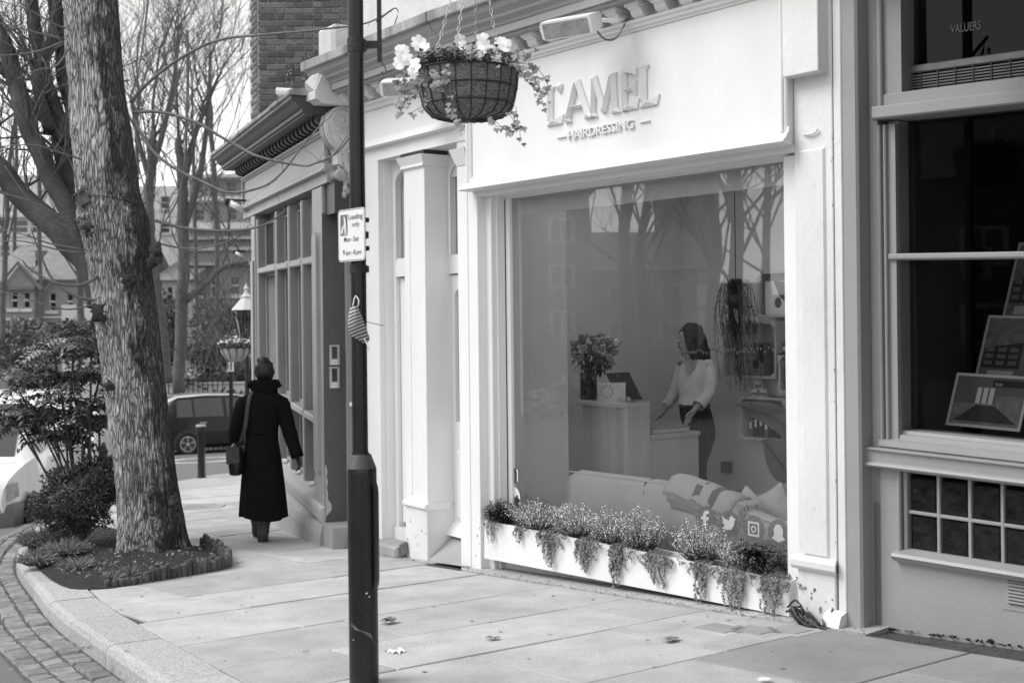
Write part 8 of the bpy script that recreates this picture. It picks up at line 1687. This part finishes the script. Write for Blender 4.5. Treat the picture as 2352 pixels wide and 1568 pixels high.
# ---- cars
def car(name, label, pos, yaw, L, Wd, H, m, kind, roof_m=None, group=None):
    """body lofted from cross sections along the length, with glass, wheels, lamps and doors"""
    t = thing(name, label, 'van' if kind == 'van' else 'car', pos, group); c, s_ = math.cos(yaw), math.sin(yaw); T = lambda x, y, z: (pos[0] + c * x - s_ * y, pos[1] + s_ * x + c * y, pos[2] + z)
    # stations from tail (x=0) to nose (x=L): x, half width, sill z, belt z, roof z (None = no cabin), roof half width
    if kind == 'hatch': S_ = [(0, .74, .42, .86, .88, .6), (.06, .80, .32, .93, .96, .62), (.35, .86, .24, .95, 1.36, .58), (.62, .88, .20, .95, 1.50, .58), (1.3, .89, .18, .94, 1.54, .60), (2.1, .89, .18, .92, 1.52, .60), (2.6, .89, .18, .91, 1.40, .58), (3.1, .88, .18, .93, 1.06, .60), (3.35, .87, .20, .95, .97, .62), (3.8, .84, .24, .86, .88, .62), (4.05, .76, .30, .72, .74, .58), (4.15, .66, .40, .60, .62, .5)]
    else: S_ = [(0, .80, .36, 1.05, 1.62, .66), (.1, .84, .26, 1.06, 1.70, .68), (.8, .85, .20, 1.05, 1.74, .68), (1.9, .85, .20, 1.02, 1.72, .68), (2.3, .85, .20, 1.0, 1.62, .64), (2.75, .85, .20, .98, 1.22, .62), (3.05, .85, .2, 1.0, 1.02, .66), (3.5, .84, .24, .96, .985, .66), (3.8, .82, .28, .91, .93, .64), (3.97, .78, .32, .84, .86, .62), (4.06, .74, .36, .74, .76, .60), (4.1, .72, .40, .6, .62, .58)]
    f = L / S_[-1][0]; g = H / max(q[4] for q in S_); w_ = Wd / 1.78; rings = []
    for x, hw, sz, bz, rz, rw in S_:
        hw *= w_; rw *= w_; r = []
        pts = [(0, sz), (hw * .9, sz), (hw, sz + .1), (hw * 1.0, (sz + bz) / 2), (hw * .97, bz), (rw + (hw * .97 - rw) * .25, bz + (rz - bz) * .75), (rw, rz - .02 if rz - bz > .1 else rz), (rw * .8, rz + .0), (0, rz + .015)]
        for y, z in pts + [(-y, z) for y, z in pts[-2:0:-1]]: r.append((x * f, y, z * g if z > .5 else z))
        rings.append(r)
    mb = MB(T); mb.loft(rings); b = crease(mb.build('body', m, t), 34)
    ws = [(.80 * f, .30), (3.28 * f, .30)] if kind == 'hatch' else [(.75 * f, .29), (3.38 * f, .29)]
    hw = .89 * w_
    for sd in (-1, 1):
        for wx, r in ws:
            mb = MB(T); n = 20; mb.add([(wx, sd * (hw + .004), r + .0)] + [(wx + (r + .055) * math.cos(q), sd * (hw + .004), max(.12, r + (r + .055) * math.sin(q))) for q in [2 * math.pi * i / n for i in range(n)]], [(0, 1 + i, 1 + (i + 1) % n) for i in range(n)]); mb.build('wheel_arch', 'dark_item', t)
            wt = MB(T); prof = [(r * .62, -.02), (r * .66, .09), (r * .9, .10), (r, .07), (r, -.06)]
            vs = [(wx + q * math.cos(a), sd * (hw - .07 + z), r + q * math.sin(a)) for q, z in prof for a in [2 * math.pi * i / 24 for i in range(24)]]
            wt.add(vs, [(i * 24 + k, i * 24 + (k + 1) % 24, (i + 1) * 24 + (k + 1) % 24, (i + 1) * 24 + k) for i in range(4) for k in range(24)]); wh = wt.build('wheel', 'tyre', t, smooth=True)
            rm = MB(T)
            for k in range(5):
                a = 2 * math.pi * k / 5 + .3; 
                for o_ in (-.13, .13): rm.add([(wx + .04 * math.cos(a), sd * (hw + .015), r + .04 * math.sin(a)), (wx + r * .64 * math.cos(a + o_ - .07), sd * (hw + .008), r + r * .64 * math.sin(a + o_ - .07)), (wx + r * .64 * math.cos(a + o_ + .07), sd * (hw + .008), r + r * .64 * math.sin(a + o_ + .07))], [(0, 1, 2)])
            vs = [(wx + q * math.cos(a), sd * (hw + .012), r + q * math.sin(a)) for q in (r * .58, r * .66) for a in [2 * math.pi * i / 24 for i in range(24)]]; rm.add(vs, [(k, (k + 1) % 24, 24 + (k + 1) % 24, 24 + k) for k in range(24)]); rm.add([(wx + .05 * math.cos(a), sd * (hw + .018), r + .05 * math.sin(a)) for a in [2 * math.pi * i / 10 for i in range(10)]], [tuple(range(10))]); rm.build('rim', 'steel', wh, fix=False)
        def side(u0, u1, lo, hi, m_, nm, o_=.006, n=6):
            """panel following the cabin side between two stations"""
            mb = MB(T); vs = []
            for i in range(n + 1):
                x = u0 + (u1 - u0) * i / n; j = max(k for k in range(len(S_)) if S_[k][0] <= x + 1e-6); j = min(j, len(S_) - 2); k = (x - S_[j][0]) / (S_[j + 1][0] - S_[j][0]); I = lambda q: S_[j][q] + (S_[j + 1][q] - S_[j][q]) * k
                for v in (lo, hi):
                    bz, rz = I(3), I(4); z = bz + (rz - .03 - bz) * v if v >= 0 else bz + v; y = (I(1) * .97 + (I(5) - I(1) * .97) * (v * 1.0 if v > 0 else 0)) * w_ + (.012 if v < 0 else .004) * 1.0
                    if 0 < v < 1: y = y + .06 * w_ * math.sin(math.pi * v) * .5
                    vs.append((x * f, sd * (y + o_), z * g if z > .5 else z))
            mb.add(vs, [(2 * i, 2 * i + 2, 2 * i + 3, 2 * i + 1) for i in range(n)]); return mb.build(nm, m_, t, fix=False)
        if kind == 'hatch':
            for a, b2 in ((.55, .95), (1.0, 1.72), (1.8, 2.85)): side(a, b2, .08, .90, 'car_glass', 'side_window')
            for a in (1.1, 2.0): side(a, a + .18, -.12, -.09, 'steel', 'door_handle', .012, 2)
            side(.02, .22, -.28, -.02, 'lamp_lens', 'tail_lamp', .01, 3)
        else:
            for a, b2 in ((1.95, 2.6),): side(a, b2, .08, .88, 'car_glass', 'side_window')
            side(1.95, 1.95 + .16, -.16, -.12, 'car_trim', 'door_handle', .012, 2); side(1.88, 1.895, -.7, .95, 'dark_item', 'door_gap', .007, 2); side(.1, 3.05, -.52, -.505, 'car_trim', 'crease', .006, 6)
        mb = MB(T); xm = 2.72 if kind == 'hatch' else 2.6; mb.ball((xm * f, sd * (hw + .10), .98 * g), .085, 8, 6, .6, 1.1, .75); mb.build('mirror', m if kind == 'van' else 'car_black', t, smooth=True)
        # head lamps and bumper
        mb = MB(T); x0 = S_[-1][0]
        if kind == 'van': mb.add([((x0 + .012) * f, sd * .44 * w_, .60 * g), ((x0 - .06) * f, sd * .77 * w_, .60 * g), ((x0 - .26) * f, sd * .845 * w_, .64 * g), ((x0 - .24) * f, sd * .835 * w_, .80 * g), ((x0 - .09) * f, sd * .77 * w_, .79 * g), ((x0 - .03) * f, sd * .46 * w_, .74 * g)], [(0, 1, 4, 5), (1, 2, 3, 4)])
        else: mb.add([((x0 - .02) * f, sd * .45 * w_, .58 * g), ((x0 - .18) * f, sd * .80 * w_, .64 * g), ((x0 - .5) * f, sd * .87 * w_, .78 * g), ((x0 - .3) * f, sd * .72 * w_, .74 * g)], [(0, 1, 2, 3)])
        mb.build('headlight', 'lamp_lens', t)
    for nose in (0, 1):
        mb = MB(T); x = (S_[-1][0] - .1) if nose else .03; d = .14 if nose else -.10; ring = []
        for y, dx_ in ((-.86, -.45), (-.82, -.12), (-.6, .02), (0, .06), (.6, .02), (.82, -.12), (.86, -.45)): ring.append((y * w_ * 1.0, dx_ * (1 if nose else -1) + d))
        sg = -1 if nose else 1; vs = [((x + b_ + sg * o_) * f if nose else x * f + b_ + sg * o_, a_ * (1 - o_ * .5), z) for z, o_ in ((.20, .06), (.24, 0), (.50, 0), (.55, .015), (.575, .12)) for a_, b_ in ring]; n = len(ring)
        mb.add(vs, [(i * n + k, i * n + k + 1, (i + 1) * n + k + 1, (i + 1) * n + k) for i in range(4) for k in range(n - 1)]); crease(mb.build('bumper', 'car_trim' if kind == 'van' else m, t), 40)
    # windscreens
    def screen(i, j, nm, in_=.86):
        a, b_ = S_[i], S_[j]; mb = MB(T); up = .012
        mb.add([(a[0] * f, -a[5] * w_ * in_, a[4] * g + up), (a[0] * f, a[5] * w_ * in_, a[4] * g + up), (b_[0] * f, b_[5] * w_ * in_, b_[4] * g + up), (b_[0] * f, -b_[5] * w_ * in_, b_[4] * g + up)], [(0, 1, 2, 3)]); mb.v = [(p[0], p[1], p[2]) for p in mb.v]; mb.build(nm, 'car_glass', t, fix=False)
    if kind == 'hatch': screen(6, 7, 'windscreen'); screen(1, 2, 'rear_window')
    else: screen(4, 5, 'windscreen', .9); screen(5, 6, 'windscreen', .9)
    if roof_m:
        mb = MB(T); I = [q for q in S_ if .3 <= q[0] <= 2.6]; vs = []
        for x, hw_, sz, bz, rz, rw in I: vs += [(x * f, -rw * w_ * 1.02, (rz - .03) * g + .006), (x * f, -rw * w_ * .8, rz * g + .01), (x * f, rw * w_ * .8, rz * g + .01), (x * f, rw * w_ * 1.02, (rz - .03) * g + .006)]
        mb.add(vs, [(4 * i + k, 4 * i + k + 1, 4 * i + 5 + k, 4 * i + 4 + k) for i in range(len(I) - 1) for k in range(3)]); mb.build('roof_panel', roof_m, t, smooth=True)
    return t
def on_road(x, y): return gr(x, y, -.13)
# the van's nose points at us along the kerb
p = on_road(72, 1196); ya = math.atan2(13.2 - 18.0, -5.45 + 6.0); ya = math.radians(-82); L = 4.1
hv = Vector((math.cos(ya), math.sin(ya), 0)); sd_ = Vector((-hv.y, hv.x, 0))
org = Vector((p.x, p.y, 0)) - hv * 3.38 - sd_ * .84
car('parked_van', 'small white van parked at the kerb, nose towards us behind the bushes', (org.x, org.y, G(org.x, org.y) - .13 - .08), ya, 4.1, 1.72, 1.72, 'car_white', 'van')
p = on_road(238, 1062); org = Vector((p.x, p.y, 0)) - hv * 3.1 - sd_ * .85; car('parked_car', 'white hatchback parked behind the van, mostly hidden by the tree', (org.x, org.y, G(org.x, org.y) - .13), ya, 4.1, 1.76, 1.5, 'car_white', 'hatch')
p = on_road(431, 1043); yb = math.radians(27); h2 = Vector((math.cos(yb), math.sin(yb), 0)); org = Vector((p.x, p.y, 0)) - h2 * .80 + Vector((-h2.y, h2.x, 0)) * .85
car('black_car', 'black hatchback with pale shining roof standing at the far road junction', (org.x, org.y, G(org.x, org.y) - .13), yb, 4.15, 1.78, 1.5, 'car_black', 'hatch', 'car_silver')
org = org + Vector((-h2.y, h2.x, 0)) * 3.2 + h2 * .6; car('silver_car', 'silver car whose roof shows just behind the black hatchback', (org.x, org.y, G(org.x, org.y) + .0), yb, 4.2, 1.8, 1.55, 'car_silver', 'hatch')

# ---- what stands across the street: seen in the shop glass

def opp(name, label, ang, dist, wd, h, m, cols, nrows, z0, hz, cat='house', roof=None, frame='far_pale', gap=.45):
    """building facing the shops, at this bearing from the window"""
    c = Vector((.9, 8.0, 0)) + Vector((-math.cos(ang), math.sin(ang), 0)) * dist; e = Vector((math.sin(ang), math.cos(ang), 0)); th = math.degrees(math.atan2(e.x, -e.y))
    O = c - e * wd / 2; F = Frame((O.x, O.y), th)
    if F.n[0] < 0: F = Frame((O.x + e.x * wd, O.y + e.y * wd), th + 180)
    t = thing(name, label, cat, (c.x, c.y, -1)); q = MB(F); q.box(0, wd, -2, h, -5, 0); q.build('wall', m, t)
    for r in range(nrows):
        for k in range(cols):
            a = wd * (k + .5) / cols; w_ = wd / cols * gap; v = z0 + r * hz
            q = MB(F); q.box(a - w_ / 2, a + w_ / 2, v, v + hz * .52, 0, .05); w = q.build('window', frame, t); q = MB(F)
            for s_ in (-1, 1): q.box(a + s_ * w_ * .21 - w_ * .17, a + s_ * w_ * .21 + w_ * .17, v + hz * .05, v + hz * .47, .051, .055)
            q.build('pane', 'pane_dark', w)
    if roof: q = MB(F); q.add([(-.3, h, .4), (wd + .3, h, .4), (wd + .3, h + roof, -2.5), (-.3, h + roof, -2.5), (-.3, h, -5), (wd + .3, h, -5)], [(0, 1, 2, 3), (3, 2, 5, 4), (0, 3, 4), (1, 5, 2)]); q.build('roof', 'slate', t)
    return t
D = math.radians
opp('brick_house', 'dark brick house across the street reflected in the left of the salon window', D(14.5), 58, 9, 8.5, 'far_brick_dark', 3, 3, 1.0, 2.4, roof=2.6)
opp('tower_block', 'tall tower block across the street with white window bands reflected in the glass', D(5.4), 330, 17, 52, 'far_brick_dark', 4, 16, 1.0, 2.95, 'building', None, 'far_pale', .7)
opp('brick_house', 'dormered house across the street reflected beside the tower block', D(8.6), 66, 9, 4.6, 'far_brick', 3, 2, .6, 2.1, roof=2.4)
opp('white_house', 'low pale house across the street reflected below the tower block', D(4.6), 78, 9, 2.6, 'far_pale', 4, 1, .6, 2.2, roof=1.6)
opp('brick_house', 'long low terrace reflected at the right of the salon window', D(.2), 100, 16, 2.4, 'far_brick_dark', 8, 1, .4, 2.0, roof=1.4)
for ang, dist, rx, rz, lb in ((11.5, 24, 2.2, .9, 'garden hedge across the street reflected at the left of the salon glass'), (6.5, 21, 2.0, .7, 'garden shrub across the street reflected under the dormered house'), (2.5, 23, 2.3, .8, 'garden shrub across the street reflected under the bare trees'), (-1.5, 22, 2.0, .7, 'garden shrub across the street reflected at the right edge of the salon glass')):
    c = Vector((.9, 8.0, 0)) + Vector((-math.cos(math.radians(ang)), math.sin(math.radians(ang)), 0)) * dist; c.z = G(c.x, c.y) - .13 + rz; bush('garden_shrub', c, 1.2, rx, rz, 1500, .2, .11, lb, 'hedge', lump=.5)
opp('brick_house', 'tall house across the street reflected in the grey shop panes', D(30), 34, 12, 7, 'far_brick', 4, 3, 1, 2.2, roof=2)
opp('brick_house', 'long brick terrace across the street facing the estate agent', D(-24), 34, 26, 6, 'far_brick_dark', 8, 2, .8, 2.4, roof=2.4)
def near_tree(label, ang, dist, r, h, n, lv=3):
    c = Vector((.9, 8.0, 0)) + Vector((-math.cos(ang), math.sin(ang), 0)) * dist; z = G(c.x, c.y) - .15; t = thing('bare_tree', label, 'tree', (c.x, c.y, z), 'bare trees across the street'); P3 = smooth_path([Vector((c.x + rnd.uniform(-.1, .1) * k, c.y + rnd.uniform(-.12, .12) * k, z + h * k / 4)) for k in range(5)], 4); rs = [r * (1.1 - .55 * i / (len(P3) - 1)) for i in range(len(P3))]
    mb = MB(); mb.tube(P3, rs, 10); mb.build('trunk', 'branch', t, smooth=True); tw = MB()
    for k in range(n): i = int(len(P3) * (.35 + .6 * k / n)); branch(tw, P3[i], Vector((rnd.uniform(-.7, .7), rnd.uniform(-.9, .9), rnd.uniform(.5, 1.2))).normalized(), h * rnd.uniform(.4, .6), rs[i] * .3, lv, 6)
    tag(tw.build('twigs', 'branch', t, fix=False), kind='stuff')
RMIN[0] = .007
near_tree('bare tree across the street reflected near the right edge of the salon window', D(2.1), 30, .24, 10, 13); near_tree('forked tree across the street reflected right of the tower block', D(3.7), 34, .2, 10, 13)
near_tree('tree across the street reflected in front of the houses', D(8.2), 30, .22, 9, 12); near_tree('second tree across the street reflected beside it', D(7.2), 38, .2, 10, 8); near_tree('thin tree across the street reflected at the far right of the glass', D(.8), 38, .18, 10, 13)

for o in bpy.data.objects:
    if o.name.split('.')[0] in ('stems', 'twigs'): o['kind'] = 'stuff'
